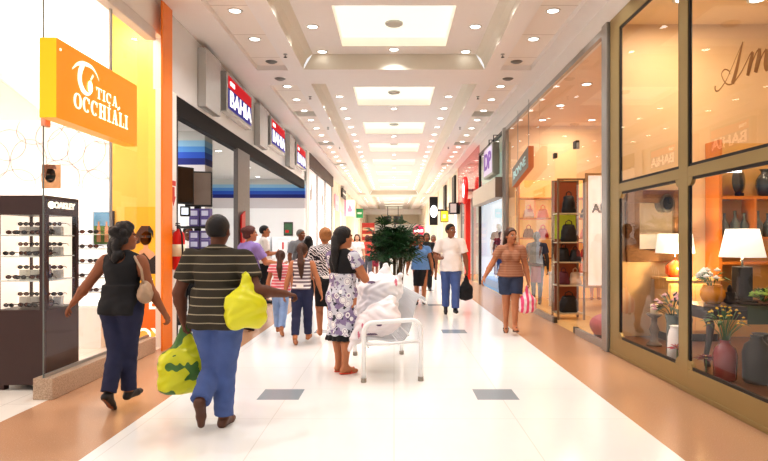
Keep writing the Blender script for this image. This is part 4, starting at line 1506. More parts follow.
# dark console table in front with runner
t = empty('console_table', (3.95, 6.5, 0.18), label='dark walnut console table with a green runner behind the home shop glass', cat='table')
MB().box(-0.80, 0.9, -0.28, 0.3, 0.58, 0.62).build('top', DWOOD, t, bevel=0.006)
MB().box(-0.74, 0.84, -0.24, 0.26, 0.48, 0.58).build('apron', DWOOD, t)
for (x, y) in ((-0.72, -0.22), (0.82, -0.22), (-0.72, 0.24), (0.82, 0.24)):
    MB().tube([(x, y, 0.5), (x + 0.03, y, 0.42), (x + 0.01, y, 0.25), (x - 0.02, y, 0.1), (x, y, 0.0)], [.045, .04, .03, .024, .032], 10).build('leg', DWOOD, t)
rn = MB().box(-0.35, 0.7, -0.285, 0.305, 0.62, 0.626).box(-0.35, 0.7, -0.29, -0.285, 0.44, 0.626).build('table_runner', mat('moss_green_cloth', (70, 84, 52), 0.9, var=0.15, scale=30), label='moss green runner laid over the dark console table', cat='table runner')
rn.location = (3.95, 6.5, 0.18)
TZ = 0.808
lamp((3.71, 6.5, TZ), 0.225, 0.16, 0.49, 0.79, None, mat('black_lamp_wood', (24, 18, 16), 0.4), 'table lamp with bright white cone shade and square black column on the console', True)
lamp((4.62, 7.1, 0.18), 0.15, 0.13, 0.98, 1.2, [(0.0, 0.0), (0.12, 0.0), (0.12, 0.03), (0.03, 0.05), (0.03, 0.85), (0.0, 0.87)], mat('brass_post', (170, 128, 70), 0.3, metal=0.8), 'short floor lamp with a cream shade behind the black lamp', False, mat('cream_shade', (236, 214, 176), 0.8, emit=0.3))


# ---- flowers
def rnd_dir(up=0.2):
    while True:
        v = Vector((random.uniform(-1, 1), random.uniform(-1, 1), random.uniform(-0.3, 1)))
        if 0.2 < v.length < 1 and v.normalized().z > -0.4 + up:
            return v.normalized()


GREEN = mat('leaf_green', (70, 112, 44), 0.6, var=0.25, scale=20)
DKGREEN = mat('dark_leaf_green', (38, 66, 34), 0.6, var=0.25, scale=20)


def leaf(mb, p, d, L, wd, mi=0, droop=0.3):
    d = Vector(d).normalized()
    s_ = d.cross(Vector((0, 0, 1)))
    s_ = s_.normalized() if s_.length > 1e-3 else Vector((1, 0, 0))
    p = Vector(p)
    a = p + d * L * 0.45
    b = p + d * L - Vector((0, 0, droop * L))
    mb.add([p, a - s_ * wd, b, a + s_ * wd, a - Vector((0, 0, wd * 0.4))], [(0, 1, 4), (1, 2, 4), (2, 3, 4), (3, 0, 4)], mi, True)


def bouquet(name, loc, n, rad, hgt, fm, fr_, label, leafn=14, lm=GREEN, petals=7, stemz=0.0, cat='flowers', squash=0.75):
    o = empty(name, loc, label=label, cat=cat)
    st_, bl, lf = MB(), MB(), MB()
    for i in range(n):
        d = rnd_dir()
        p = Vector((d.x * rad, d.y * rad, hgt + d.z * rad * squash))
        st_.tube([(0, 0, stemz), (p.x * 0.4, p.y * 0.4, stemz + (p.z - stemz) * 0.6), tuple(p)], 0.003, 5)
        for k in range(petals):
            a = 2 * PI * k / petals + i
            q = p + Vector((math.cos(a), math.sin(a), 0.1 * math.sin(k * 2.1))) * fr_ * 0.6
            bl.ball(q, fr_ * 0.55, 6, 4, 0, (1, 1, 0.7))
        bl.ball(p + Vector((0, 0, fr_ * .3)), fr_ * 0.6, 6, 4)
    for i in range(leafn):
        d = rnd_dir()
        p = Vector((d.x * rad * 0.5, d.y * rad * 0.5, hgt + d.z * rad * 0.3))
        leaf(lf, p, d, rad * 0.9, rad * 0.16)
    st_.build('stems', lm, o)
    bl.build('blossoms', fm, o)
    if leafn:
        lf.build('leaves', lm, o)
    return o


PETW = mat('white_petals', (250, 246, 236), 0.7, emit=0.08)
PETY = mat('yellow_petals', (238, 190, 40), 0.7)
PETP = mat('pink_petals', (232, 182, 190), 0.7)
PETR = mat('crimson_petals', (184, 22, 34), 0.6)
PETG = mat('lime_petals', (176, 206, 96), 0.7)
vase('orange_vase', (3.37, 6.45, TZ), [(0.0, 0.0), (0.07, 0.0), (0.10, 0.03), (0.125, 0.09), (0.12, 0.14), (0.095, 0.18), (0.10, 0.195), (0.085, 0.19), (0.08, 0.17)], mat('amber_glaze', (240, 158, 30), 0.25, coat=0.5), 'round amber-orange vase on the left end of the console table')
bouquet('white_flowers', (3.37, 6.45, TZ + 0.1), 15, 0.14, 0.17, PETW, 0.032, 'white rose bouquet standing in the amber-orange vase', 18)
o = empty('seated_figurine', (3.535, 6.42, TZ), label='small dark seated figurine between the orange vase and the black lamp', cat='figurine')
implicit('figure', [ell((0, 0, .035), (.075, .05, .035)), cone((0, 0, .04), (0, 0, .10), .045, .035), ell((0, 0, .155), (.027, .028, .033)), ell((0, 0, .19), (.012, .012, .014)), cone((-.045, 0, .11), (-.05, -.035, .06), .017, .014), cone((.045, 0, .11), (.05, -.035, .06), .017, .014)], mat('dark_stone', (44, 36, 36), 0.4, var=0.2), o, h=0.006, k=0.015)
bouquet('lime_succulent', (3.88, 6.4, TZ + 0.02), 22, 0.13, 0.06, PETG, 0.028, 'lime green hydrangea cluster on the dark tray at the console end', 16, squash=0.5)
tr = MB().lathe([(0.0, 0.0), (0.2, 0.0), (0.24, 0.02), (0.235, 0.024), (0.19, 0.008), (0.0, 0.008)], seg=28, sx=1.3).build('dark_tray', DWOOD, label='oval dark tray under the lime green cluster on the console', cat='tray')
tr.location = (3.9, 6.4, TZ)
FZ = 0.18
REDV = [(0.0, 0.0), (0.085, 0.0), (0.10, 0.02), (0.105, 0.24), (0.09, 0.30), (0.05, 0.335), (0.04, 0.36), (0.05, 0.375), (0.04, 0.37), (0.035, 0.34)]
vase('burgundy_vase', (3.07, 5.66, FZ), REDV, mat('burgundy_glaze', (128, 14, 18), 0.25, coat=0.6, var=0.1), 'tall burgundy bottle vase on the display floor behind the glass', 1.0)
bouquet('yellow_flowers', (3.07, 5.66, FZ + 0.3), 26, 0.16, 0.24, PETY, 0.013, 'sprays of small yellow flowers in the burgundy vase', 10, petals=5, squash=0.9)
vase('charcoal_vase', (3.30, 5.55, FZ), REDV, mat('charcoal_bronze', (44, 38, 32), 0.35, var=0.2, metal=0.4), 'tall charcoal bronze jar right of the burgundy vase', 1.15)
vase('charcoal_vase', (3.55, 5.9, FZ), VPROF, mat('charcoal_bronze', (62, 56, 46), 0.35), 'squat charcoal jar on the floor under the console table', 1.1)
WV = [(0.0, 0.0), (0.085, 0.0), (0.095, 0.02), (0.085, 0.26), (0.07, 0.33), (0.06, 0.35), (0.06, 0.37), (0.07, 0.38), (0.055, 0.375), (0.05, 0.34)]
vase('white_vase', (3.03, 6.55, FZ), WV, mat('white_glaze', (244, 242, 238), 0.3, coat=0.4), 'plain white cylinder vase on the display floor by the gold mullion', 1.0)


def poinsettia(loc, label, m):
    o = empty('poinsettia', loc, label=label, cat='flower')
    mb = MB()
    for ring, (L, el, n) in enumerate(((0.14, 0.1, 7), (0.10, 0.5, 6), (0.06, 0.9, 5))):
        for k in range(n):
            a = 2 * PI * k / n + ring * 0.4
            d = Vector((math.cos(a) * math.cos(el), math.sin(a) * math.cos(el), math.sin(el)))
            leaf(mb, (0, 0, 0.14), d, L, L * 0.24, 0, 0.15)
    mb.build('petals', m, o)
    MB().tube([(0, 0, 0.0), (0.0, 0, 0.07), (0, 0, 0.14)], 0.008, 6).build('stem', GREEN, o)
    MB().ball((0, 0, 0.15), 0.018, 8, 6).build('eye', PETY, o)
    return o


p_ = poinsettia((3.02, 6.27, FZ), 'crimson poinsettia in front of the white vase by the gold mullion', PETR)
p_.scale = (0.85, 0.85, 1.15)
p_.location = (2.99, 6.44, FZ)
p_ = poinsettia((3.06, 5.98, FZ), 'dark red poinsettia just past the gold mullion', mat('dark_crimson', (120, 20, 28), 0.6))
# small stand with candle, and pink bouquet
t = empty('candle_stand', (3.2, 7.5, FZ), label='grey wooden pedestal stand holding a pillar candle', cat='candle holder')
MB().lathe([(0.0, 0.0), (0.09, 0.0), (0.09, 0.03), (0.045, 0.06), (0.04, 0.14), (0.06, 0.2), (0.035, 0.27), (0.035, 0.34), (0.09, 0.38), (0.09, 0.40), (0.0, 0.40)], seg=20).build('pedestal', mat('grey_wood', (112, 96, 82), 0.6, var=0.2), t)
cn = MB().lathe([(0.0, 0.0), (0.045, 0.0), (0.045, 0.11), (0.0, 0.10)], seg=18).tube([(0, 0, 0.1), (0, 0, 0.125)], 0.003, 5, 1).build('pillar_candle', [mat('cream_wax', (240, 226, 200), 0.6), BLACK], label='cream pillar candle on the grey pedestal stand', cat='candle')
cn.location = (3.2, 7.5, FZ + 0.40)
vase('glass_vase', (3.18, 6.95, FZ), [(0.0, 0.0), (0.07, 0.0), (0.075, 0.02), (0.07, 0.35), (0.09, 0.45), (0.084, 0.45), (0.066, 0.35), (0.06, 0.03), (0.0, 0.03)], CERG, 'tall smoky glass vase behind the white vase', 1.0)
bouquet('pink_flowers', (3.18, 6.95, FZ + 0.38), 18, 0.2, 0.16, PETP, 0.03, 'pale pink bouquet in the tall smoky glass vase', 22, lm=DKGREEN)

# ================================================================== BAG SHOP (right, middle)
PEACHC = mat('peach_shop_ceiling', (240, 214, 186), 0.6, var=0.03)
PEACHW = mat('peach_shop_wall', (244, 216, 178), 0.55, var=0.04)
POST = mat('satin_aluminium', (168, 166, 162), 0.3, metal=0.7)
MB().box(2.80, 2.93, 8.04, 8.24, 0, 4.36).build('trim_6', POST, kind='structure', bevel=0.01, label='wide satin aluminium post between the home shop and the bag shop')
t = empty('window_14', (XG, 8.24, 0), label='frameless glass shopfront of the bag shop with an open doorway', cat='shop window', kind='structure')
Y0 = 8.24
fr = MB().box(-0.03, 0.03, 0, 7.4, 4.26, 4.36)
fr.box(-0.04, 0.04, 7.28, 7.4, 0, 4.36).box(-0.02, 0.02, 1.25, 1.30, 2.9, 3.0)
fr.build('top_channel', POST, t, bevel=0.004)
for (a, b, z0, z1) in ((0.0, 1.35, 0.1, 4.26), (1.37, 2.63, 2.95, 4.26), (2.65, 4.9, 0.1, 4.26), (4.92, 7.28, 0.1, 4.26)):
    MB().quad((0, a, z0), (0, b, z0), (0, b, z1), (0, a, z1)).build('pane', GLASS, t)
MB().box(-0.03, 0.03, 0.0, 1.35, 0, 0.1).box(-0.03, 0.03, 2.65, 7.28, 0, 0.1).build('bottom_channel', POST, t, bevel=0.004)
MB().rbox((0, 1.37, 2.98), (0.06, 0.16, 0.12)).rbox((0, 2.63, 2.98), (0.06, 0.12, 0.09)).rbox((0, 1.38, 0.06), (0.06, 0.12, 0.1)).rbox((0, 2.64, 0.06), (0.06, 0.12, 0.1)).build('clamp', mat('dark_bronze_clamp', (84, 76, 64), 0.35, metal=0.6), t, bevel=0.008)
# set glass leaf of the doorway, standing open at the near side
MB().box(2.95, 9, 15.66, 15.78, 0, 4.6).build('wall_bag_shop_far', PEACHW, kind='structure', label='peach far wall of the bag shop')
MB().box(8.0, 8.1, 8.36, 15.66, 0, 4.6).build('wall_bag_shop_back', PEACHW, kind='structure')
MB().box(2.93, 8.1, 8.36, 15.66, 4.40, 4.5).build('ceiling_bag_shop', PEACHC, kind='structure', label='peach ceiling of the bag shop')
k = 0
for (x, y) in ((3.6, 9.6), (4.8, 9.6), (3.6, 11.4), (4.8, 11.4), (6.2, 11.4), (3.6, 13.2), (4.8, 13.2), (6.2, 13.2), (3.6, 14.8), (4.8, 14.8), (6.2, 14.8)):
    downlight(x, y, 4.395, 'round downlight in the bag shop ceiling, %s counted from the near partition' % ORD[k].replace('nearest', 'first'), 'bag shop downlights')
    k += 1
for (x, y) in ((4.3, 10.0), (4.3, 12.5), (4.3, 14.8), (6.2, 12.5)):
    area_light('bag_shop_lamp', (x, y, 4.36), 0.6, 36, (255, 232, 200))
# white lit poster wall inside, right of the doorway
t = empty('lit_poster', (3.98, 12.5, 0.5), label='tall white lit poster with grey letters inside the bag shop', cat='poster')
MB().box(-0.05, 0.55, 0, 0.06, 0, 2.35).build('frame', mat('poster_tan_frame', (196, 160, 116), 0.5), t)
MB().box(0.0, 0.5, -0.01, 0, 0.05, 2.3).build('sheet', mat('lit_sheet', (255, 252, 246), 0.5, emit=0.55), t)
text_obj('lettering', 'AN', 0.24, plane_M((0.25, -0.015, 1.62), (1, 0, 0), (0, 0, 1)), mat('poster_grey', (130, 126, 124), 0.5), t, bold=0.01)

# shelf tower with bags behind the doorway
t = empty('bag_shelf_tower', (3.28, 11.5, 0), label='tall open shelf tower of black bags in the bag shop doorway', cat='shelf unit')
FRM = mat('bronze_rail', (132, 110, 86), 0.35, metal=0.5)
LIME = mat('lime_back', (190, 200, 60), 0.5, emit=0.15)
po = MB()
for (x, y) in ((-0.24, -0.2), (0.24, -0.2), (-0.24, 0.2), (0.24, 0.2)):
    po.box(x - .018, x + .018, y - .018, y + .018, 0, 2.62)
for y in (-0.2, 0.2):
    po.box(-0.24, 0.24, y - .015, y + .015, 2.59, 2.62)
po.build('uprights', FRM, t)
TW = [0.10, 0.62, 1.05, 1.42, 1.96]
for z in TW:
    MB().box(-0.24, 0.24, -0.2, 0.2, z, z + 0.025).build('shelf', mat('shelf_glassy', (186, 170, 140), 0.3), t)
MB().box(-0.24, 0.24, 0.2, 0.215, 0.1, 2.6).build('back_panel', mat('tower_brown_back', (150, 78, 40), 0.5), t)
MB().box(-0.2, 0.2, 0.185, 0.2, 1.5, 2.0).build('lime_panel', LIME, t)
BAGB = mat('black_bag_leather', (24, 22, 24), 0.4, var=0.2)
BAGR = mat('plum_bag_leather', (96, 34, 48), 0.45, var=0.2)
BAGC = mat('cream_bag_leather', (206, 178, 150), 0.5, var=0.15)


def handbag(name, loc, w_, d_, h_, m, label, group=None, cat='bag', hh=None, rz=0.0):
    o = empty(name, loc, rz, label=label, cat=cat, group=group)
    implicit('body', [ell((0, 0, h_ * 0.42), (w_ * 0.5, d_ * 0.5, h_ * 0.46)), cone((-w_ * .3, 0, h_ * .12), (w_ * .3, 0, h_ * .12), d_ * .4, d_ * .4), cone((-w_ * .26, 0, h_ * .8), (w_ * .26, 0, h_ * .8), d_ * .2, d_ * .2)], m, o, h=max(0.008, w_ / 40), k=0.05, wrinkle=0.0015, wfreq=60)
    hh = hh or h_ * 0.5
    MB().tube([(-w_ * .2, 0, h_ * .85), (-w_ * .18, 0, h_ * .85 + hh * .7), (0, 0, h_ * .85 + hh), (w_ * .18, 0, h_ * .85 + hh * .7), (w_ * .2, 0, h_ * .85)], 0.01, 8).build('handle', m, o)
    return o


tower = [(0, 'brown box bag filling the bottom shelf of the bag tower', BAGB, 0.36, 0.34), (1, 'plum handbag, left of two on the second shelf of the bag tower', BAGR, 0.2, 0.26), (2, 'black handbag, left of two on the third shelf of the bag tower', BAGB, 0.21, 0.28), (3, 'large black backpack on the fourth shelf of the bag tower', BAGB, 0.3, 0.36), (4, 'black round-topped backpack on the top shelf of the bag tower', BAGB, 0.24, 0.36)]
for (i, lb, m, w_, h_) in tower:
    x = 3.28 - (0.1 if i in (1, 2) else 0.0)
    handbag('handbag', (x, 11.45, TW[i] + 0.026), w_, 0.16, h_, m, lb, 'bags in the shelf tower', hh=0.1)
handbag('handbag', (3.40, 11.45, TW[1] + 0.026), 0.2, 0.15, 0.25, BAGC, 'cream handbag beside the plum one on the bag tower', 'bags in the shelf tower', hh=0.1)
handbag('handbag', (3.40, 11.45, TW[2] + 0.026), 0.2, 0.15, 0.24, BAGB, 'black handbag, right of two on the third shelf of the bag tower', 'bags in the shelf tower', hh=0.08)
pf_ = MB().box(-0.45, 0.45, -0.35, 0.35, 0, 0.02)
# pink pouf near the post
o = empty('pink_pouf', (3.28, 9.25, 0), label='low plum-pink pouf behind the glass near the aluminium post', cat='pouf')
implicit('cushion', [ell((0, 0, 0.2), (0.3, 0.3, 0.17)), cone((-.1, 0, .16), (.1, 0, .16), .17, .17)], mat('plum_pink_fabric', (176, 92, 96), 0.8, var=0.2, scale=20), o, h=0.015, k=0.06)
MB().lathe([(0.0, 0.0), (0.24, 0.0), (0.24, 0.05), (0.0, 0.05)], seg=24).build('base', DWOOD, o)
# far wall fittings
t = empty('shelf_display', (4.0, 15.24, 0), label='amber lit wall display of shelves at the far side of the bag shop', cat='shelf unit')
MB().box(-0.9, 2.5, 0.3, 0.38, 0, 3.0).build('back_panel', mat('amber_lit_panel', (255, 208, 130), 0.5, emit=0.45, ecol=(255, 196, 110)), t)
for z in (1.0, 1.5, 2.0, 2.5):
    MB().box(-0.9, 2.5, 0.0, 0.3, z, z + 0.04).build('shelf', SHW, t)
for x in (-0.9, 0.2, 1.3, 2.46):
    MB().box(x, x + 0.04, 0, 0.3, 0, 3.0).build('upright', SHW, t)
cols = [BAGB, BAGR, BAGC, mat('red_leather', (188, 40, 40), 0.45), mat('orange_leather', (230, 120, 50), 0.45)]
cn_ = ['black', 'plum', 'cream', 'red', 'orange']
k = 0
bagmesh = {}
for zi, z in enumerate((1.04, 1.54, 2.04)):
    for j in range(6):
        ci = (j * 2 + zi) % 5
        lb = '%s handbag on the amber wall display, %s shelf, %s from the left' % (cn_[ci], ('lower', 'middle', 'upper')[zi], ORD[j].replace('nearest', 'first'))
        if ci in bagmesh:
            o = copy_tree(bagmesh[ci])
            o.location = (3.4 + j * 0.36, 15.40, z)
            tag(o, lb)
        else:
            bagmesh[ci] = handbag('handbag', (3.4 + j * 0.36, 15.40, z), 0.26, 0.16, 0.24, cols[ci], lb, 'handbags on the amber wall display', hh=0.12)
t = empty('display_table', (4.15, 13.3, 0), label='low white display table with folded goods inside the bag shop', cat='table')
MB().box(-0.7, 0.7, -0.4, 0.4, 0.72, 0.77).build('top', WHITE, t, bevel=0.005)
for (x, y) in ((-.65, -.35), (.65, -.35), (-.65, .35), (.65, .35)):
    MB().box(x - .03, x + .03, y - .03, y + .03, 0, .72).build('leg', WHITE, t)
for j in range(5):
    ci = (j + 2) % 5
    o = copy_tree(bagmesh[ci])
    o.location = (3.62 + j * 0.265, 13.3, 0.772)
    o.rotation_euler = (0, 0, 0.5 * (j % 3 - 1))
    tag(o, '%s handbag on the low white display table, %s from the corridor' % (cn_[ci], ORD[j].replace('nearest', 'first')), group='handbags on the display table')
# hanging slanted sign outside the glass
t = empty('slanted_hanging_sign', (2.68, 13.0, 0), label='slanted grey and orange hanging sign in front of the bag shop glass', cat='sign')
SGREY = mat('sign_grey_face', (150, 144, 134), 0.6, spec=0.2)
SOR = mat('sign_orange_side', (214, 132, 82), 0.6)
y0_, y1_ = -0.82, 0.82
zz = (3.36, 3.09, 2.67, 2.93)
pts = [(0, y0_, zz[3]), (0, y1_, zz[2]), (0, y1_, zz[1]), (0, y0_, zz[0])]
q = MB()
vs = [(0, *p[1:]) for p in pts] + [(0.11, *p[1:]) for p in pts]
q.add(vs, [(0, 1, 2, 3)], 0)
q.add(vs, [(4, 7, 6, 5), (0, 4, 5, 1), (1, 5, 6, 2), (2, 6, 7, 3), (3, 7, 4, 0)], 1)
q.build('board', [SGREY, SOR], t)
TEAL = mat('teal_letters', (190, 226, 226), 0.4, emit=0.2)
# letters run from the far, low end to the near, high end
ln = MB()
text_obj('lettering', 'BONNE', 0.24, plane_M((-0.004, 0.05, 3.0), (0, -1.64, 0.265), (0, 0.265, 1.64)), TEAL, t, bold=0.004, width=1.25)
MB().tube([(0.08, -0.5, 3.1), (0.08, -0.5, 4.36)], 0.006, 6).tube([(0.08, 0.6, 2.95), (0.08, 0.6, 4.36)], 0.006, 6).build('suspension_cable', STEEL, t)

# ================================================================== PURPLE-SIGN SHOP (right), 15.65 .. 20.4
MB().box(2.80, 2.94, 15.64, 15.82, 0, 4.36).build('trim_7', POST, kind='structure', label='slim aluminium post between the bag shop and the purple-sign shop')
t = empty('window_15', (XG, 15.82, 0), label='shopfront with a protruding beige lintel and the purple sign above it', cat='shop window', kind='structure')
LINT = mat('beige_lintel', (190, 176, 156), 0.5, var=0.05)
lint = MB().box(-0.24, 0.05, 0.0, 4.6, 2.60, 3.10)
lint.build('lintel', LINT, t, bevel=0.01)
MB().box(-0.25, 0.05, -0.06, 0.0, 2.59, 3.11).build('lintel_end', mat('brown_grey_cap', (128, 108, 92), 0.5), t)
MB().quad((0, 0, 3.1), (0, 4.6, 3.1), (0, 4.6, 4.36), (0, 0, 4.36)).build('upper_pane', glass_mat('green_tint_glass', tint=(206, 214, 190), base=0.1, edge=0.6), t)
fr = MB().box(-0.03, 0.03, 0, 4.6, 4.28, 4.36)
for y in (0.0, 4.5):
    fr.box(-0.04, 0.04, y, y + 0.1, 0, 4.36)
fr.build('frame', DARK, t)
MB().quad((0, 0.1, 0.1), (0, 4.5, 0.1), (0, 4.5, 2.62), (0, 0.1, 2.62)).build('pane', GLASS, t)
MB().box(2.93, 5.2, 20.3, 20.45, 0, 4.6).build('wall_purple_shop_far', mat('icy_glowing_wall', (226, 240, 250), 0.5, emit=0.55, ecol=(226, 240, 255)), kind='structure', label='icy white self-glowing wall inside the purple-sign shop')  # wall emission stands in for the shop's own lighting
MB().box(5.1, 5.2, 15.78, 20.3, 0, 4.6).build('wall_purple_shop_back', WHITE, kind='structure')
MB().box(2.93, 5.2, 15.9, 20.3, 0.0, 0.28).build('window_display_base', mat('blue_plinth', (92, 160, 214), 0.4, emit=0.2), label='sky blue display plinth behind the purple-sign shop glass', cat='plinth', kind='structure')
MB().box(2.93, 5.2, 15.78, 20.3, 4.4, 4.5).build('ceiling_purple_shop', WHITE, kind='structure')
area_light('purple_shop_lamp', (3.9, 18.0, 4.36), 0.6, 60, (240, 246, 255))
t = empty('purple_sign', (2.62, 16.25, 3.24), label='square purple and white sign hanging above the beige lintel', cat='sign')
MB().box(0, 0.2, 0, 1.6, 0, 0.86).build('casing', mat('sign_case_grey', (150, 150, 140), 0.4), t, bevel=0.03)
MB().box(-0.008, 0.0, 0.06, 1.54, 0.06, 0.80).build('face', mat('sign_pale_face', (196, 186, 206), 0.5, emit=0.15), t)
LIL = mat('purple_letters', (112, 62, 152), 0.5, emit=0.15)
text_obj('lettering', 'DP', 0.62, plane_M((-0.012, 0.8, 0.42), (0, -1, 0), (0, 0, 1)), LIL, t, bold=0.02, width=1.2)
MB().tube([(0.1, 0.4, 0.86), (0.1, 0.4, 1.1), (0.24, 0.4, 1.1)], 0.015, 6).tube([(0.1, 1.2, 0.86), (0.1, 1.2, 1.1), (0.24, 1.2, 1.1)], 0.015, 6).build('hanger', BLACK, t)

# ================================================================== RED SHOP (right), 20.4 .. 27
REDG = mat('red_gloss_panel', (206, 52, 42), 0.12, coat=0.25, var=0.03, spec=0.5)
MB().box(2.86, 3.05, 20.5, 27.2, 3.02, ZS).build('wall_red_fascia', REDG, kind='structure', label='glossy red fascia panel reflecting the ceiling lights')
rp = MB().box(2.68, 2.86, 22.8, 23.25, 0, 3.02).build('red_pillar', mat('red_pillar_paint', (222, 50, 34), 0.3, emit=0.15), kind='structure', bevel=0.01, label='bright red pillar standing before the glass of the red shop', cat='pillar')
t = empty('round_sign', (2.56, 22.5, 3.31), label='round red sign with a white emblem sticking out from the red fascia', cat='sign')
MB().lathe([(0.0, 0.0), (0.48, 0.0), (0.5, 0.02), (0.5, 0.10), (0.48, 0.12), (0.0, 0.12)], (0, 0, 0), 36, axis='X').build('disc', mat('round_sign_red', (210, 24, 18), 0.5, emit=0.2), t)
MB().lathe([(0.17, -0.004), (0.26, -0.004)], (0, 0, 0), 30, axis='X', smooth=False).box(-0.006, -0.002, -0.04, 0.04, 0.29, 0.4).build('emblem', SLETTER, t)
MB().box(0.12, 0.32, -0.05, 0.05, -0.05, 0.05).build('bracket', STEEL, t)
t = empty('window_16', (XG, 20.45, 0), label='glazed front of the red shop under the red fascia', cat='shop window', kind='structure')
MB().quad((0, 0.1, 0.08), (0, 5.5, 0.08), (0, 5.5, 3.02), (0, 0.1, 3.02)).build('pane', GLASS, t)
fr = MB()
for y in (0.0, 1.8, 3.6, 5.45):
    fr.box(-0.03, 0.03, y, y + 0.08, 0, 3.02)
fr.build('mullion', POST, t)
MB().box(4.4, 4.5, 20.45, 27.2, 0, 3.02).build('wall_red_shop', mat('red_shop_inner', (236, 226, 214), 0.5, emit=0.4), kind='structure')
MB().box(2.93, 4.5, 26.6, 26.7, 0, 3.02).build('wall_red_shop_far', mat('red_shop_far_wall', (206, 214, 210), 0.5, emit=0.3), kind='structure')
MB().box(2.93, 4.5, 20.45, 27.2, 3.02, 3.1).build('ceiling_red_shop', WHITE, kind='structure')

# ================================================================== far shops (right)
wf = MB()
for i in range(11):
    y0 = 27.2 + i * 4.1
    wf.box(2.84, 3.2, y0, y0 + 0.5, 0, ZS)
wf.box(2.9, 3.2, 27.2, 72, 3.3, ZS)
wf.build('wall_right_far', CREAM2, kind='structure', label='cream pilasters and fascia of the far shops on the right')
for i in range(11):
    y0 = 27.7 + i * 4.1
    MB().box(3.1, 3.2, y0, y0 + 3.6, 0.0, 3.3).build('window_%d' % (20 + i), LITS[(i + 1) % 3], kind='structure', label='lit shopfront beyond the red pillar on the right, %s of the row' % ORD[i], cat='shop window')
for i, (y0, y1) in enumerate(((28.4, 29.6), (33.5, 34.6))):
    MB().box(2.80, 2.9, y0, y1, 2.9, 4.5).build('dark_window_panel', DARK, label='dark upright panel high on the right, %s past the red shop' % ('first' if i == 0 else 'second'), cat='panel', bevel=0.01)
t = empty('projecting_sign', (2.46, 27.0, 2.64), label='black-edged white projecting sign on the right just past the round red sign', cat='sign')
MB().box(0, 0.46, 0, 0.5, 0, 0.50).build('casing', BLACK, t, bevel=0.01)
MB().box(0.03, 0.30, -0.01, 0, 0.05, 0.45).build('face', mat('grey_sign_face', (206, 204, 200), 0.4, emit=0.2), t)
t = empty('projecting_sign', (2.46, 32.0, 2.42), label='yellow projecting sign on the right above the man in the white shirt', cat='sign')
MB().box(0, 0.46, 0, 0.4, 0, 0.62).build('casing', BLACK, t, bevel=0.01)
MB().box(0.02, 0.36, -0.01, 0, 0.04, 0.58).build('face', mat('yellow_sign_face', (244, 226, 60), 0.4, emit=0.5), t)
MB().box(0.10, 0.26, -0.014, -0.01, 0.2, 0.4).build('print', WHITE, t)
t = empty('projecting_sign', (2.05, 35.0, 2.34), label='tall black projecting sign with a white disc on the right', cat='sign')
MB().box(0, 0.46, 0, 0.2, 0, 1.62).build('board', BLACK, t, bevel=0.01)
MB().box(0.46, 0.8, 0.05, 0.12, 0.8, 0.9).build('bracket', BLACK, t)
MB().lathe([(0.0, -0.01), (0.2, -0.01)], (0.23, 0, 0.78), 28, axis='Y', smooth=False, sx=1.7).build('disc', SLETTER, t)
text_obj('numeral', '7', 0.3, plane_M((0.23, -0.016, 0.78), (1, 0, 0), (0, 0, 1)), BLACK, t, bold=0.01)

# far end features
t = empty('far_hanging_sign', (-0.1, 58.0, 3.0), label='dark hanging sign across the middle of the far corridor above the palm', cat='sign')
MB().box(-0.9, -0.15, 0, 0.2, 0, 0.75).box(0.05, 0.95, 0, 0.2, 0, 0.75).build('board', DARK, t, bevel=0.02)
MB().tube([(-0.5, 0.1, 0.75), (-0.5, 0.1, 1.68)], 0.03, 6).tube([(0.5, 0.1, 0.75), (0.5, 0.1, 1.68)], 0.03, 6).build('hanger', DARK, t)
t = empty('red_kiosk_sign', (-2.5, 58.0, 0), label='red kiosk front with pale stripes at the far end on the left of the palm', cat='kiosk')
MB().box(-0.55, 0.65, 0, 0.3, 0, 3.1).build('body', mat('kiosk_red', (170, 50, 40), 0.5, var=0.2), t)
q = MB()
for z in (1.2, 1.8, 2.4):
    q.box(-0.5, 0.6, -0.02, 0, z, z + 0.25)
q.build('stripe', mat('kiosk_cream', (226, 186, 150), 0.5), t)
t = empty('round_neon_sign', (2.35, 58.0, 2.35), label='round magenta and white sign at the far end right of the palm', cat='sign')
MB().lathe([(0.0, 0.0), (0.52, 0.0), (0.55, 0.05), (0.55, 0.2), (0.0, 0.2)], seg=30, axis='Y').build('disc', mat('magenta_sign', (214, 40, 96), 0.4, emit=0.5), t)
MB().box(-0.42, 0.42, -0.02, 0, -0.12, 0.14).build('band', SLETTER, t)
MB().box(-0.06, 0.06, 0.06, 0.16, -2.35, -0.5).build('post', DARK, t)
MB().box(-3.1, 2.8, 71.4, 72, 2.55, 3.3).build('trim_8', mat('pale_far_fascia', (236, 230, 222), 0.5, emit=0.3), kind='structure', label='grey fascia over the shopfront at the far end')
MB().box(-2.2, -1.0, 71.7, 72, 0, 2.5).box(0.9, 2.0, 71.7, 72, 0, 2.5).build('window_40', mat('far_window_warm', (196, 170, 150), 0.4, var=0.4, scale=2), kind='structure', label='dark windows of the shop closing the far end', cat='shop window')
# ================================================================== PEOPLE
def skin_mat(name, c):
    m = mat(name, c, 0.55, var=0.05, scale=12, spec=0.35)
    return m


SK_TAN = skin_mat('skin_tan', (186, 124, 88))
SK_BROWN = skin_mat('skin_brown', (146, 92, 64))
SK_DARK = skin_mat('skin_dark', (104, 64, 46))
SK_LIGHT = skin_mat('skin_light', (222, 170, 136))
EYEM = mat('eye_dark', (30, 20, 16), 0.2)
EYEW = mat('eye_white', (236, 230, 222), 0.3)
LIPM = mat('lip_rose', (150, 72, 64), 0.45)
BROWM = mat('brow_dark', (46, 32, 26), 0.8)


def hairm(name, c):
    return mat(name, c, 0.45, var=0.3, scale=60, bump=0.6, bscale=150, spec=0.4)


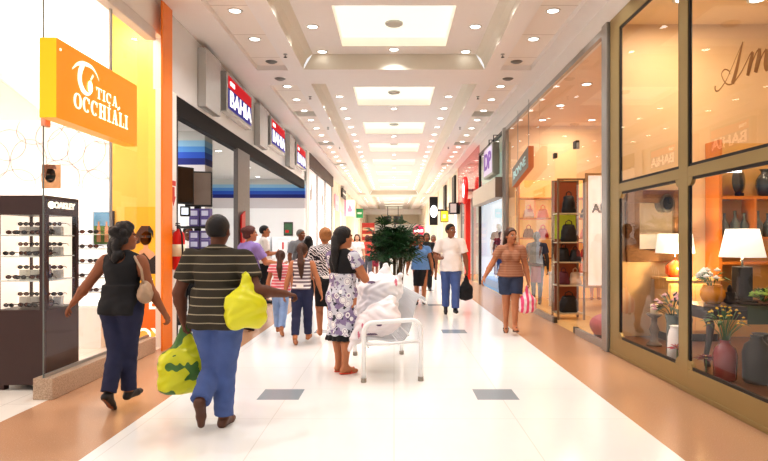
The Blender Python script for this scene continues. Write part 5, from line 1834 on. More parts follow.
HBLACK = hairm('hair_black', (24, 18, 18))
HBROWN = hairm('hair_brown', (74, 44, 28))
HREDB = hairm('hair_red_brown', (84, 36, 28))
HBLOND = hairm('hair_dark_blond', (158, 106, 58))
HGREY = hairm('hair_grey', (120, 112, 104))


def rotz(v, a):
    c, s = math.cos(a), math.sin(a)
    return V3(v[0] * c - v[1] * s, v[0] * s + v[1] * c, v[2])


class Skel:
    """joint positions in metres; the figure faces +y, its right hand on +x"""

    def __init__(S, h, bulk=1.0, fem=True, legs=None, arms=None, yaw=0.0, nod=0.0, hip=1.0, lean=0.0, belly=0.0, splay=0.0):
        S.h, S.b, S.fem, S.hipw = h, bulk, fem, hip
        S.belly = belly
        S.hs = 1.07
        legs = legs or {'L': (8, 6), 'R': (-8, 10)}
        S.leg = {}
        for sd, sx in (('L', -1), ('R', 1)):
            p, kn = legs[sd][0], legs[sd][1]
            fp = legs[sd][2] if len(legs[sd]) > 2 else 0
            tw = legs[sd][3] if len(legs[sd]) > 3 else 4
            p, kn, fp, tw = [math.radians(a) for a in (p, kn, fp, tw)]
            hj = V3(sx * 0.050 * h * (0.6 + 0.4 * bulk), 0, 0.505 * h)
            d1 = V3(sx * splay, math.sin(p), -math.cos(p))
            k = hj + nrm(d1) * 0.235 * h
            q = p - kn
            d2 = V3(-sx * 0.02, math.sin(q), -math.cos(q))
            a = k + nrm(d2) * 0.232 * h
            fd = rotz(V3(0, math.cos(q + fp), math.sin(q + fp)), -sx * tw)
            # heel sits under and behind the ankle in the foot's own frame
            dn = nrm(np.cross(np.cross(fd, V3(0, 0, -1)), fd))
            heel = a - fd * 0.018 * h + dn * 0.024 * h
            ball = a + fd * 0.068 * h + dn * 0.027 * h
            toe = a + fd * 0.105 * h + dn * 0.029 * h
            S.leg[sd] = dict(hip=hj, knee=k, ank=a, heel=heel, ball=ball, toe=toe, fd=fd, dn=dn)
        zmin = min(min(l['heel'][2] - .016 * h, l['ball'][2] - .014 * h, l['toe'][2] - .011 * h) for l in S.leg.values())
        S.dz = -zmin
        for l in S.leg.values():
            for k in ('hip', 'knee', 'ank', 'heel', 'ball', 'toe'):
                l[k] = l[k] + V3(0, 0, S.dz)
        S.up = S.dz
        top = V3(0, lean * h, 0)
        S.o = lambda x, y, z: V3(x * h, y * h + (lean * h * max(0, (z - 0.5)) / 0.35), z * h + S.dz)
        S.sh = {'L': S.o(-0.108 * (0.55 + 0.45 * bulk) * (0.93 if fem else 1.06), 0, 0.797), 'R': S.o(0.108 * (0.55 + 0.45 * bulk) * (0.93 if fem else 1.06), 0, 0.797)}
        S.arm = {}
        arms = arms or {}
        for sd, sx in (('L', -1), ('R', 1)):
            u, f, n, curl = arms.get(sd, ((sx * .25, 0, -1), (sx * .1, .2, -1), (-sx, 0, 0), 25))
            e = S.sh[sd] + nrm(u) * 0.172 * h
            wr = e + nrm(f) * 0.150 * h
            S.arm[sd] = dict(sh=S.sh[sd], elb=e, wr=wr, d=nrm(f), n=nrm(n), curl=curl)
        S.hc = S.o(0, 0.012, 0.932)
        S.yaw, S.nod = math.radians(yaw), math.radians(nod)
        cz, sz = math.cos(S.yaw), math.sin(S.yaw)
        cx, sxx = math.cos(S.nod), math.sin(S.nod)
        S.HR = np.array([[cz, -sz, 0], [sz, cz, 0], [0, 0, 1]]) @ np.array([[1, 0, 0], [0, cx, -sxx], [0, sxx, cx]])

    def H(S, x, y, z):
        """head-frame point (fractions of height from the head centre)"""
        return S.hc + S.HR @ (V3(x, y, z) * S.h * S.hs)


def torso(S, t=0.0, parts=('chest', 'sh', 'ab', 'pel')):
    h, b = S.h, S.b
    P = []
    o = S.o
    sw = 0.085 * (0.55 + 0.45 * b) * (0.93 if S.fem else 1.06)
    if 'chest' in parts:
        P.append(ell(o(0, 0.0, 0.735), V3(0.088 * b, 0.062 * b, 0.10) * h + t))
        if S.fem:
            for sx in (-1, 1):
                P.append(ell(o(sx * 0.04 * b, 0.052 * b, 0.732), V3(0.040, 0.038, 0.042) * h * b + t))
    if 'sh' in parts:
        for sx in (-1, 1):
            P.append(cone(o(sx * .02, -0.004, 0.818), o(sx * sw, 0, 0.790), 0.034 * h + t, 0.033 * h + t))
        P.append(ell(o(0, -0.02, 0.76), V3(0.085 * b, 0.045, 0.06) * h + t))
    if 'ab' in parts:
        P.append(ell(o(0, 0.004 + S.belly * 0.5, 0.635), V3(0.078 * b, 0.06 * b + S.belly * .6, 0.10) * h + t))
    if 'pel' in parts:
        P.append(ell(o(0, -0.002, 0.545), V3(0.088 * b * S.hipw, 0.066 * b, 0.07) * h + t))
        for sx in (-1, 1):
            P.append(ell(o(sx * 0.042 * b, -0.034 * b, 0.515), V3(0.048, 0.046, 0.052) * h * (0.5 + 0.5 * b) + t))
    return P


def arm(S, sd, t=0.0, upto=2.0, flare=0.0):
    h = S.h
    k = 0.62 + 0.38 * S.b
    a = S.arm[sd]
    P = []
    if upto >= 1:
        P.append(cone(a['sh'], a['elb'], 0.034 * h * k + t, 0.0255 * h * k + t))
        P.append(ell(a['sh'] * .8 + a['elb'] * .2, V3(.034, .034, .04) * h * k + t))
    else:
        e = a['sh'] + (a['elb'] - a['sh']) * upto
        n = nrm(a['elb'] - a['sh'])
        rb = (0.034 + (0.0255 - 0.034) * upto) * h * k + t + flare
        P.append(cone(a['sh'], e + n * rb, 0.034 * h * k + t, rb, clip=[(n, e)]))
    if upto > 1:
        f = min(upto - 1, 1.0)
        e = a['elb'] + (a['wr'] - a['elb']) * f
        n = nrm(a['wr'] - a['elb'])
        clip = [(n, e)] if f < 1 else []
        mid = a['elb'] + (a['wr'] - a['elb']) * min(0.3, f)
        P.append(cone(a['elb'], mid, 0.0255 * h * k + t, 0.0265 * h * k + t))
        P.append(cone(mid, e + n * (0.02 if clip else 0), 0.0265 * h * k + t, (0.0265 + (0.0155 - 0.0265) * f) * h * k + t + flare, clip=clip))
    return P


def leg(S, sd, t=0.0, upto=2.0, flare=0.0, frm=0.0):
    h = S.h
    k = 0.5 + 0.5 * S.b
    l = S.leg[sd]
    P = []
    f = min(upto, 1.0)
    n = nrm(l['knee'] - l['hip'])
    e = l['hip'] + (l['knee'] - l['hip']) * f
    clip = [(n, e)] if upto < 1 else []
    P.append(cone(l['hip'], e + n * (0.03 if clip else 0), 0.060 * h * k + t, (0.060 + (0.037 - 0.060) * f) * h * k + t + (flare if clip else 0), clip=clip))
    if upto > 1:
        f = min(upto - 1, 1.0)
        n = nrm(l['ank'] - l['knee'])
        e = l['knee'] + (l['ank'] - l['knee']) * f
        clip = [(n, e)] if upto < 1.97 or flare else []
        back = -nrm(np.cross(V3(1, 0, 0), n)) * (-1 if np.cross(V3(1, 0, 0), n)[1] < 0 else 1)
        P.append(cone(l['knee'], e + n * (0.03 if clip else 0), 0.036 * h * k + t, (0.036 + (0.0215 - 0.036) * f) * h * (0.7 + 0.3 * k) + t + flare, clip=clip))
        if f > 0.4:
            c = l['knee'] + (l['ank'] - l['knee']) * 0.30 + V3(0, -0.014 * h, 0)
            P.append(cone(c, l['knee'] + (l['ank'] - l['knee']) * 0.55 + V3(0, -0.006 * h, 0), 0.031 * h * k + t, 0.024 * h * k + t))
    return P


def foot(S, sd, t=0.0):
    l, h = S.leg[sd], S.h
    return [cone(l['ank'], l['heel'], 0.022 * h + t, 0.018 * h + t), cone(l['heel'], l['ball'], 0.017 * h + t, 0.0185 * h + t),
            cone(l['ank'] + l['fd'] * 0.01 * h, l['ball'], 0.02 * h + t, 0.014 * h + t), cone(l['ball'], l['toe'], 0.0185 * h + t, 0.0125 * h + t)]


def hand(S, sd):
    a, h = S.arm[sd], S.h
    d, n = a['d'], a['n']
    n = nrm(n - d * float(n @ d))
    s = np.cross(d, n)
    sx = 1 if sd == 'R' else -1
    w = a['wr']
    u = 0.105 * h / 0.18          # unit scale: 1 for an 18 cm hand
    R = np.stack([d, s, n], axis=1)
    P = [ell(w + d * 0.052 * u, V3(0.05, 0.040, 0.0145) * u, R, k=0.012), cone(w - d * .01, w + d * 0.03 * u, 0.0155 * h * .9, 0.019 * u, k=0.015)]
    # thumb side: the s direction that points forward / inward for a hanging hand
    ts = -1 if a.get('thumb', 1) < 0 else 1
    curl = math.radians(a['curl'])
    L = [(.036, .023, .019), (.041, .026, .02), (.038, .024, .019), (.029, .019, .016)]
    for i in range(4):
        off = (1.5 - i) * 0.0195 * ts
        p = w + (d * (0.092 - 0.004 * abs(i - 1.2)) + s * off) * u
        base = w + (d * 0.06 + s * off * 0.85) * u
        P.append(cone(base, p, 0.0095 * u, 0.0092 * u, k=0.006))
        ang = 0.0
        dd = nrm(d + s * (1.5 - i) * 0.07 * ts)
        for j, ln in enumerate(L[i]):
            ang += curl * (0.8, 1.1, 0.8)[j] * (1 + 0.08 * i)
            q = p + (dd * math.cos(ang) + n * math.sin(ang)) * ln * u
            P.append(cone(p, q, (0.0092, 0.0085, 0.0078)[j] * u, (0.0085, 0.0078, 0.0065)[j] * u, k=0.003))
            p = q
    b = w + (d * 0.026 + s * 0.027 * ts + n * 0.004) * u
    m = b + (d * 0.034 + s * 0.030 * ts + n * 0.014) * u
    e = m + (d * 0.030 + s * 0.006 * ts + n * (0.008 + 0.012 * math.sin(curl))) * u
    P += [cone(w + d * .015 * u + s * .012 * ts * u, b, 0.012 * u, 0.0135 * u, k=0.008), cone(b, m, 0.0125 * u, 0.0105 * u, k=0.005), cone(m, e, 0.0105 * u, 0.008 * u, k=0.003)]
    return P


def head(S):
    H, h = S.H, S.h * S.hs
    R = S.HR
    P = [ell(H(0, -0.006, 0.012), V3(0.0445, 0.056, 0.053) * h, R), ell(H(0, 0.014, -0.024), V3(0.036, 0.041, 0.043) * h, R, k=0.02),
         cone(H(0, 0.038, -0.053), H(0, 0.034, -0.050), 0.016 * h, 0.018 * h, k=0.02),
         cone(H(0, 0.050, 0.010), H(0, 0.061, -0.014), 0.005 * h, 0.0085 * h, k=0.008),
         ell(H(0, 0.051, -0.036), V3(0.014, 0.007, 0.0065) * h, R, k=0.006),
         cone(H(-0.022, 0.046, 0.012), H(0.022, 0.046, 0.012), 0.0075 * h, 0.0075 * h, k=0.01)]
    for sx in (-1, 1):
        P.append(ell(H(sx * 0.0455, -0.002, -0.006), V3(0.007, 0.013, 0.019) * h, R, k=0.004))
        P.append(cone(H(sx * 0.012, 0.054, -0.016), H(sx * 0.009, 0.056, -0.017), 0.0045 * h, 0.005 * h, k=0.005))
        P.append(ell(H(sx * 0.024, 0.034, -0.016), V3(0.014, 0.016, 0.014) * h, R, k=0.012))
    return P


def neck(S, t=0.0):
    h = S.h
    return [cone(S.o(0, -0.006, 0.80), S.H(0, -0.004, -0.04), 0.034 * h * (0.75 + .25 * S.b) + t, 0.030 * h * (0.75 + .25 * S.b) + t)]


def paint_face(S):
    h = S.h * S.hs

    def f(C):
        q = ((C - S.hc) @ S.HR) / h
        mi = np.zeros(len(C), dtype=np.int32)
        front = q[:, 1] > 0.028
        ax = np.abs(q[:, 0])
        e = ((ax - 0.0195) / 0.0095) ** 2 + ((q[:, 2] - 0.001) / 0.0052) ** 2
        mi[front & (e < 1)] = 2
        e2 = ((ax - 0.0195) / 0.0048) ** 2 + ((q[:, 2] - 0.001) / 0.0055) ** 2
        mi[front & (e2 < 1)] = 1
        br = (np.abs(ax - 0.020) < 0.013) & (np.abs(q[:, 2] - 0.0155) < 0.0028)
        mi[front & br] = 4
        lp = (ax / 0.016) ** 2 + ((q[:, 2] + 0.036) / 0.0055) ** 2
        mi[front & (lp < 1)] = 3
        return mi
    return f


def body(S, root, skin, h=0.009, feet=True):
    P = torso(S) + neck(S) + head(S)
    for sd in 'LR':
        P += arm(S, sd) + leg(S, sd) + foot(S, sd) + hand(S, sd)
    return implicit('body', P, [skin, EYEM, EYEW, LIPM, BROWM], root, h=h, k=0.02, paint=paint_face(S))


def hair(S, root, m, style, h=0.009, side=1):
    H, hh, R = S.H, S.h * S.hs, S.HR
    n = nrm(S.HR @ V3(0, 1, -0.62))
    q = H(0, 0.020, 0.012)
    t = 0.006 if style == 'short' else 0.010
    cap = [ell(H(0, -0.008, 0.014), V3(0.0445 + t, 0.056 + t, 0.053 + t) * hh, R, clip=[(n, q)])]
    P = list(cap)
    if style == 'short':
        nn = nrm(S.HR @ V3(0, 0.5, -1))
        P[0]['clip'] = [(n, q), (nrm(S.HR @ V3(0, 0.0, -1)), H(0, 0, -0.03))]
    if style in ('tail', 'lowtail'):
        P.append(ell(H(0, -0.066, 0.0 if style == 'tail' else -0.025), V3(.018, .018, .018) * hh, R))
        a = H(0, -0.075, 0.0 if style == 'tail' else -0.028)
        b_ = a + V3(0, -0.02 * hh, -0.07 * hh)
        c_ = a + V3(0.004 * hh, -0.008 * hh, -0.135 * hh)
        d_ = a + V3(0.006 * hh, 0.0, -0.19 * hh)
        P += [cone(a, b_, .016 * hh, .025 * hh), cone(b_, c_, .025 * hh, .022 * hh), cone(c_, d_, .022 * hh, .008 * hh)]
    if style == 'thicktail':
        a = H(0, -0.060, -0.012)
        b_ = S.o(0.0, -0.075, 0.845)
        c_ = S.o(0.006, -0.085, 0.775)
        d_ = S.o(0.006, -0.078, 0.70)
        P += [cone(a, b_, .030 * hh, .028 * hh), cone(b_, c_, .028 * hh, .024 * hh), cone(c_, d_, .024 * hh, .009 * hh)]
        P.append(ell(H(0, -0.045, -0.015), V3(.042, .036, .042) * hh, R))
    if style == 'long':
        P.append(ell(H(0, -0.03, -0.03), V3(.056, .045, .06) * hh, R, clip=[(nrm(S.HR @ V3(0, 1, 0)), H(0, 0.012, 0))]))
        for x in (-.04, -.013, .013, .04):
            a = H(x * .9, -0.045, -0.05)
            b_ = S.o(x * 1.25, -0.062, 0.80)
            c_ = S.o(x * 1.5, -0.068, 0.745 + 0.012 * math.cos(x * 90))
            P += [cone(a, b_, .026 * hh, .026 * hh), cone(b_, c_, .026 * hh, .013 * hh)]
        for sx in (-1, 1):
            P.append(cone(H(sx * .046, -0.012, 0.0), S.o(sx * .062, -0.03, .80), .018 * hh, .018 * hh))
    if style == 'longtail':
        a = H(0, -0.062, 0.0)
        b_ = S.o(0.004, -0.085, 0.80)
        c_ = S.o(0.008, -0.085, 0.70)
        P += [cone(a, b_, .022 * hh, .034 * hh), cone(b_, c_, .034 * hh, .020 * hh), cone(c_, S.o(0.01, -0.08, 0.65), .020 * hh, .008 * hh)]
    if style == 'bob':
        P.append(ell(H(0, -0.022, -0.022), V3(.060, .052, .05) * hh, R, clip=[(nrm(S.HR @ V3(0, 1, 0)), H(0, 0.008, 0))]))
    if style == 'bun':
        P.append(ell(H(0, -0.06, 0.03), V3(.030, .028, .028) * hh, R))
        P.append(ell(H(0, -0.035, -0.02), V3(.046, .035, .03) * hh, R))
    if style == 'curly':
        for k in range(46):
            a = random.uniform(0, 2 * PI)
            e = random.uniform(-0.9, 1.3)
            x, y, z = math.cos(a) * math.cos(e), math.sin(a) * math.cos(e), math.sin(e)
            if y > 0.35 and z < 0.55:
                continue
            P.append(ell(H(x * .055, -0.01 + y * .062, 0.005 + z * .062), V3(.02, .02, .022) * hh, R))
        for k in range(24):
            x = random.uniform(-.06, .06)
            z = random.uniform(-.14, -.03)
            P.append(ell(H(x, -0.05 + random.uniform(-.02, .015), z), V3(.022, .02, .028) * hh, R))
    return implicit('hair', P, m, root, h=h, k=0.012, wrinkle=0.0016 if style != 'short' else 0.0008, wfreq=140)


def rootp(x, y, rz, label, group=None):
    return empty('person', (x, y, 0), math.radians(rz), label=label, cat='person', group=group)


def pants(S, root, m, name='jeans', h=0.009, t=0.012, upto=1.93, flare=0.012, waist=0.585, wr=0.0022):
    P = [p for p in torso(S, t, ('pel',))]
    P.append(ell(S.o(0, 0.0, 0.58), V3(0.082 * S.b, 0.064 * S.b, 0.05) * S.h + t))
    for p in P:
        p['clip'] = p['clip'] + [(V3(0, 0, 1), S.o(0, 0, waist))]
    for sd in 'LR':
        P += leg(S, sd, t, upto, flare)
    return implicit(name, P, m, root, h=h, k=0.03, wrinkle=wr, wfreq=38, seed=S.h)


def shirt(S, root, m, name='shirt', sleeve=0.6, h=0.009, t=0.013, hem=0.53, wr=0.0022, low=None, flare=0.008, subs=(), narrow=0.0, hemflare=0.0):
    P = torso(S, t)
    zc = S.o(0, 0, hem)
    b = S.b
    if hem < 0.56:
        P += torso(S, t + 0.014, ('pel',))
        hipx = (0.050 * (0.6 + 0.4 * b) + 0.060 * (0.5 + 0.5 * b)) * S.h + 0.016 + 0.016
        r1 = (0.092 * b * S.h + t, 0.068 * b * S.h + t + S.belly * .3)
        r0 = (max(hipx, r1[0]) * (1 + hemflare * .4) + 0.004, r1[1] * (1 + hemflare) + 0.012)
        P.append(frus((0, S.o(0, 0, .6)[1]), zc[2], S.o(0, 0, 0.66)[2], r0, r1, 0.02, 9))
    for p in P:
        p['clip'] = p['clip'] + [(V3(0, 0, -1), zc)]
    if narrow:
        for p in P:
            p['clip'] = p['clip'] + [(V3(1, 0, 0), V3(narrow * S.h, 0, 0)), (V3(-1, 0, 0), V3(-narrow * S.h, 0, 0))]
    if sleeve:
        for sd in 'LR':
            P += arm(S, sd, t + 0.004, sleeve, flare)
    return implicit(name, P, m, root, h=h, k=0.025, wrinkle=wr, wfreq=34, subs=subs, seed=S.h * 3)


def skirt(S, root, m, z0, name='skirt', h=0.009, t=0.014, top=0.60, r0=None, ripple=0.03):
    b = S.b
    hx = 0.088 * b * S.hipw * S.h + t
    hy = 0.07 * b * S.h + t + 0.012
    r0 = r0 or (hx * 0.92, hy * 0.9)
    P = torso(S, t, ('pel',))
    P.append(ell(S.o(0, 0.0, 0.58), V3(0.082 * b, 0.064 * b, 0.05) * S.h + t))
    for p in P:
        p['clip'] = [(V3(0, 0, 1), S.o(0, 0, top))]
    P.append(frus((0, -0.006), z0, S.o(0, 0, 0.52)[2], r0, (hx, hy), ripple, 8))
    return implicit(name, P, m, root, h=h, k=0.03, wrinkle=0.0015, wfreq=30, seed=1.0)


def shoes(S, root, m, name='shoe', h=0.008, t=0.007, low=False):
    for sd in 'LR':
        l = S.leg[sd]
        P = foot(S, sd, t)
        if low:
            P = [cone(l['heel'], l['ball'], 0.017 * S.h + t, 0.019 * S.h + t, clip=[(-l['dn'], l['heel'] - l['dn'] * 0.012)]), cone(l['ball'], l['toe'], 0.0185 * S.h + t, 0.0125 * S.h + t)]
        else:
            P[0]['clip'] = [(V3(0, 0, 1), l['ank'])] if abs(l['fd'][2]) < .5 else []
        for p in P:
            p['clip'] = p['clip'] + [(l['dn'], l['heel'] + l['dn'] * (0.0165 * S.h))]
        implicit(name, P, m, root, h=h, k=0.012)


def sandals(S, root, m, h=0.007):
    for sd in 'LR':
        l = S.leg[sd]
        d = l['dn']
        o = 0.017 * S.h
        P = [cone(l['heel'] + d * o, l['ball'] + d * o, 0.021 * S.h, 0.026 * S.h), cone(l['ball'] + d * o, l['toe'] + d * (o - .004), 0.025 * S.h, 0.018 * S.h)]
        for p in P:
            p['clip'] = [(-d, l['heel'] + d * (o - 0.002)), (d, l['heel'] + d * (o + 0.012))]
        side = np.cross(l['fd'], d)
        mid = l['ball'] - l['fd'] * 0.03 * S.h
        P += [cone(mid + side * .024 * S.h + d * .012 * S.h, l['ball'] + l['fd'] * .01 * S.h - d * .018 * S.h, .012, .012), cone(mid - side * .024 * S.h + d * .012 * S.h, l['ball'] + l['fd'] * .01 * S.h - d * .018 * S.h, .012, .012)]
        implicit('sandal', P, m, root, h=h, k=0.006)


# fabrics
DENIM = mat('blue_denim', (78, 98, 150), 0.85, var=0.2, scale=9, bump=0.3, bscale=400)
DENIMD = mat('dark_denim', (38, 42, 74), 0.85, var=0.2, scale=9, bump=0.3, bscale=400)
DENIML = mat('light_denim', (140, 166, 206), 0.85, var=0.2, scale=9)
BLACKF = mat('black_cloth', (26, 25, 28), 0.85, var=0.15, scale=10)
WHITEF = mat('white_cloth', (240, 232, 226), 0.85, var=0.05, scale=10)
LEATHER = mat('brown_shoe_leather', (84, 48, 30), 0.45, var=0.2)
TANL = mat('tan_shoe_leather', (168, 108, 66), 0.5)
SHOEB = mat('black_shoe', (26, 22, 22), 0.4)
POLO = pattern_mat('striped_polo_cloth', stripes((62, 56, 46), (158, 148, 126), 15.5, 0.13, 'Z'), 0.9)
PINKS = pattern_mat('pink_striped_cloth', stripes((222, 110, 122), (240, 206, 206), 22, 0.4, 'Z'), 0.9)
GREYS = pattern_mat('grey_striped_cloth', stripes((126, 110, 118), (232, 226, 226), 20, 0.42, 'Z'), 0.9)
BROWNT = pattern_mat('brown_striped_cloth', stripes((164, 114, 88), (178, 132, 106), 26, 0.3, 'Z'), 0.9)
PURPF = mat('purple_blouse', (150, 128, 186), 0.85, var=0.15)
GREYF = mat('grey_shirt', (150, 154, 160), 0.85, var=0.1)
BLUEF = mat('sky_blue_blouse', (122, 166, 224), 0.85, var=0.15, scale=24)


def floral(nt, vec):
    n = N(nt, 'ShaderNodeTexNoise', Scale=9.0, Detail=3.0)
    nt.links.new(vec, n.inputs['Vector'])
    base = mixc(nt, math_node(nt, 'GREATER_THAN', n.outputs['Fac'], 0.52), (204, 204, 214), (146, 130, 164))
    n2 = N(nt, 'ShaderNodeTexNoise', Scale=22.0, Detail=4.0)
    nt.links.new(vec, n2.inputs['Vector'])
    base = mixc(nt, math_node(nt, 'GREATER_THAN', n2.outputs['Fac'], 0.60), base, (58, 60, 72))
    v = N(nt, 'ShaderNodeTexVoronoi', Scale=9.5)
    v.inputs['Randomness'].default_value = 0.9
    nt.links.new(vec, v.inputs['Vector'])
    d = v.outputs['Distance']
    base = mixc(nt, math_node(nt, 'LESS_THAN', d, 0.40), base, (240, 238, 238))
    ring = math_node(nt, 'MULTIPLY', math_node(nt, 'LESS_THAN', d, 0.31), math_node(nt, 'GREATER_THAN', d, 0.27))
    base = mixc(nt, ring, base, (150, 130, 160))
    return base


def zebra(nt, vec):
    wv = N(nt, 'ShaderNodeTexWave', Scale=15.0, Distortion=7.0, Detail=2.0)
    wv.bands_direction = 'DIAGONAL'
    nt.links.new(vec, wv.inputs['Vector'])
    return mixc(nt, math_node(nt, 'GREATER_THAN', wv.outputs['Fac'], 0.55), (44, 42, 48), (236, 230, 230))


FLORAL = pattern_mat('floral_dress_cloth', floral, 0.85)
ZEBRA = pattern_mat('zebra_cloth', zebra, 0.85)
HB = 0.0075

# ---- 1 woman in black, walking away on the left
S = Skel(1.545, 1.14, True, {'L': (-4, 18, -18), 'R': (7, 4, 0)},
         {'L': ((-.55, -.30, -.9), (-.62, .15, -.62), (.6, .2, -.7), 25), 'R': ((.32, .05, -1), (.40, .30, -.9), (-1, 0, 0), 35)}, yaw=-42, hip=1.05, lean=0.015, splay=-0.13)
r = rootp(-2.40, 5.38, -8, 'woman in black sleeveless top and dark jeans striding past the optician')
body(S, r, SK_BROWN, HB)
shirt(S, r, BLACKF, 'sleeveless_top', 0, HB, 0.014, 0.50, 0.0025, subs=[ell(S.o(0, -0.075, 0.83), V3(.055, .05, .045) * S.h)], narrow=0.098)
pants(S, r, DENIMD, 'jeans', HB, 0.012, 1.95, 0.018)
hair(S, r, HBLACK, 'curly', HB)
shoes(S, r, SHOEB)
P1, R1 = S, r

# ---- 2 man in striped polo with yellow bags
S = Skel(1.665, 1.24, False, {'L': (10, 68, -34), 'R': (3, 4, 0)},
         {'L': ((-.34, -.12, -1), (-.02, .42, -1), (1, 0.2, 0), 62), 'R': ((.42, -.26, -.80), (.75, .66, -.16), (-.2, 0, -1), 60)}, yaw=-6, belly=0.01, splay=-0.10)
r = rootp(-1.40, 4.84, -4, 'man in brown striped polo and blue jeans carrying yellow shopping bags')
body(S, r, SK_DARK, HB)
shirt(S, r, POLO, 'polo_shirt', 0.66, HB, 0.017, 0.475, 0.003, flare=0.012, hemflare=0.03)
cl_ = [cone(S.o(-.03, -.008, .852), S.o(.03, -.008, .852), .032 * S.h, .032 * S.h)]
implicit('collar', [ell(S.o(0, -0.004, 0.848), V3(.050, .048, .022) * S.h)], POLO, r, h=HB, k=0.01)
pants(S, r, DENIM, 'jeans', HB, 0.016, 1.95, 0.022, wr=0.003)
hair(S, r, HBLACK, 'short', HB)
shoes(S, r, LEATHER)
P2, R2 = S, r

# ---- 3 woman in the floral dress by the bench, arms folded
S = Skel(1.60, 1.06, True, {'L': (2, 2, 0, 10), 'R': (-2, 3, 0, 10)},
         {'L': ((-.25, .35, -.95), (.85, .62, .18), (0, -1, 0), 40), 'R': ((.30, .38, -.9), (-.85, .58, .22), (0, -1, 0), 40)}, yaw=-18, hip=1.06)
r = rootp(-0.575, 6.82, -38, 'woman in floral dress with a black back standing with folded arms beside the bench')
body(S, r, SK_TAN, HB)
shirt(S, r, BLACKF, 'dress_bodice', 0.0, HB, 0.012, 0.665, 0.001, subs=[ell(S.o(0, -0.085, 0.845), V3(.06, .05, .05) * S.h)], narrow=0.10)
for sd in 'LR':
    implicit('dress_sleeve', arm(S, sd, 0.016, 0.42, 0.012), FLORAL, r, h=HB, k=0.02, wrinkle=0.002)
b = S.b
implicit('floral_skirt', [ell(S.o(0, 0, .66), V3(.084 * b, .066 * b, .04) * S.h + .012, clip=[(V3(0, 0, 1), S.o(0, 0, .685))])] + torso(S, 0.02, ('pel',)) +
         [frus((0, -.004), S.o(0, 0, 0.255)[2], S.o(0, 0, 0.54)[2], (.186, .160), (.165, .140), 0.06, 8), frus((0, 0.0), S.o(0, 0, 0.54)[2], S.o(0, 0, 0.672)[2], (.165, .138), (.148, .122), 0.0, 8)], FLORAL, r, h=HB, k=0.04, wrinkle=0.003, wfreq=24)
implicit('hem_ruffle', [frus((0, -.004), S.o(0, 0, 0.222)[2], S.o(0, 0, 0.262)[2], (.200, .172), (.184, .158), 0.07, 16)], BLACKF, r, h=HB, k=0.01, wrinkle=0.002)
hair(S, r, HBLACK, 'thicktail', HB)
sandals(S, r, mat('coral_sandal', (206, 74, 50), 0.5))
P3, R3 = S, r

# ---- 4 woman in brown top and denim shorts walking toward us
HM = 0.0085
S = Skel(1.60, 1.05, True, {'L': (8, 6, 4), 'R': (-10, 10, -12)},
         {'R': ((.52, .02, -.92), (.50, .30, -.85), (-.5, 0, -.8), 30), 'L': ((-.26, -.05, -1), (-.16, .16, -1), (1, 0, 0), 55)}, yaw=32, hip=1.05, splay=-0.05)
r = rootp(1.84, 9.62, 176, 'woman in brown top and denim shorts walking toward the camera on the right')
body(S, r, SK_TAN, HM)
shirt(S, r, BROWNT, 't_shirt', 0.5, HM, 0.012, 0.535, 0.002, subs=[ell(S.o(0, 0.06, 0.825), V3(.034, .06, .045) * S.h)])
pants(S, r, mat('denim_shorts', (52, 62, 88), 0.85, var=0.25, scale=14), 'denim_shorts', HM, 0.015, 0.62, 0.02, 0.58)
hair(S, r, HBROWN, 'tail', HM)
sandals(S, r, mat('brown_sandal', (70, 42, 30), 0.5), 0.008)
P4, R4 = S, r

# ---- 5 man in white polo, walking toward us
S = Skel(1.735, 1.10, False, {'L': (8, 4, 0), 'R': (-10, 10, -8)},
         {'R': ((.32, -.05, -.95), (-.25, .85, -.1), (0, 0, 1), 40), 'L': ((-.28, -.02, -1), (-.12, .12, -1), (1, 0, 0), 60)}, yaw=35, belly=0.012)
r = rootp(1.12, 12.05, 180, 'man in white polo shirt and blue jeans walking toward the camera with a black bag')
body(S, r, SK_BROWN, HM)
shirt(S, r, WHITEF, 'polo_shirt', 0.72, HM, 0.018, 0.47, 0.003, flare=0.014, hemflare=0.03)
pants(S, r, DENIM, 'jeans', HM, 0.016, 1.95, 0.02)
hair(S, r, HBLACK, 'short', HM)
shoes(S, r, SHOEB)
P5, R5 = S, r

# ---- 6 woman in blue blouse behind the bench
HF = 0.011
S = Skel(1.56, 1.14, True, {'L': (8, 5), 'R': (-8, 9)}, {'L': ((-.3, 0, -1), (-.15, .2, -1), (1, 0, 0), 40), 'R': ((.36, 0, -1), (.2, .3, -1), (-1, 0, 0), 40)}, yaw=10)
r = rootp(0.60, 13.9, 180, 'woman in sky blue blouse and black knee skirt walking toward the camera by the palm')
body(S, r, SK_TAN, HF)
shirt(S, r, BLUEF, 'blouse', 0.35, HF, 0.016, 0.50, 0.002, hemflare=0.03, subs=[ell(S.o(0, 0.06, 0.825), V3(.034, .06, .04) * S.h)])
skirt(S, r, BLACKF, 0.44, 'skirt', HF)
hair(S, r, HBLACK, 'bob', HF)
shoes(S, r, SHOEB, h=0.01, low=True)

# ---- 7 girl in pink stripes
S = Skel(1.27, 0.94, True, {'L': (12, 6), 'R': (-14, 14, -12)}, {'L': ((-.28, -.1, -1), (-.12, .1, -1), (1, 0, 0), 25), 'R': ((.28, .1, -1), (.1, .2, -1), (-1, 0, 0), 25)}, yaw=0)
r = rootp(-1.77, 9.5, 0, 'girl in pink striped top and light jeans walking away')
body(S, r, SK_TAN, HM)
shirt(S, r, PINKS, 'striped_top', 0.35, HM, 0.013, 0.52, 0.002)
pants(S, r, DENIML, 'jeans', HM, 0.012, 1.9, 0.012)
hair(S, r, HBROWN, 'longtail', HM)
shoes(S, r, TANL, low=True)

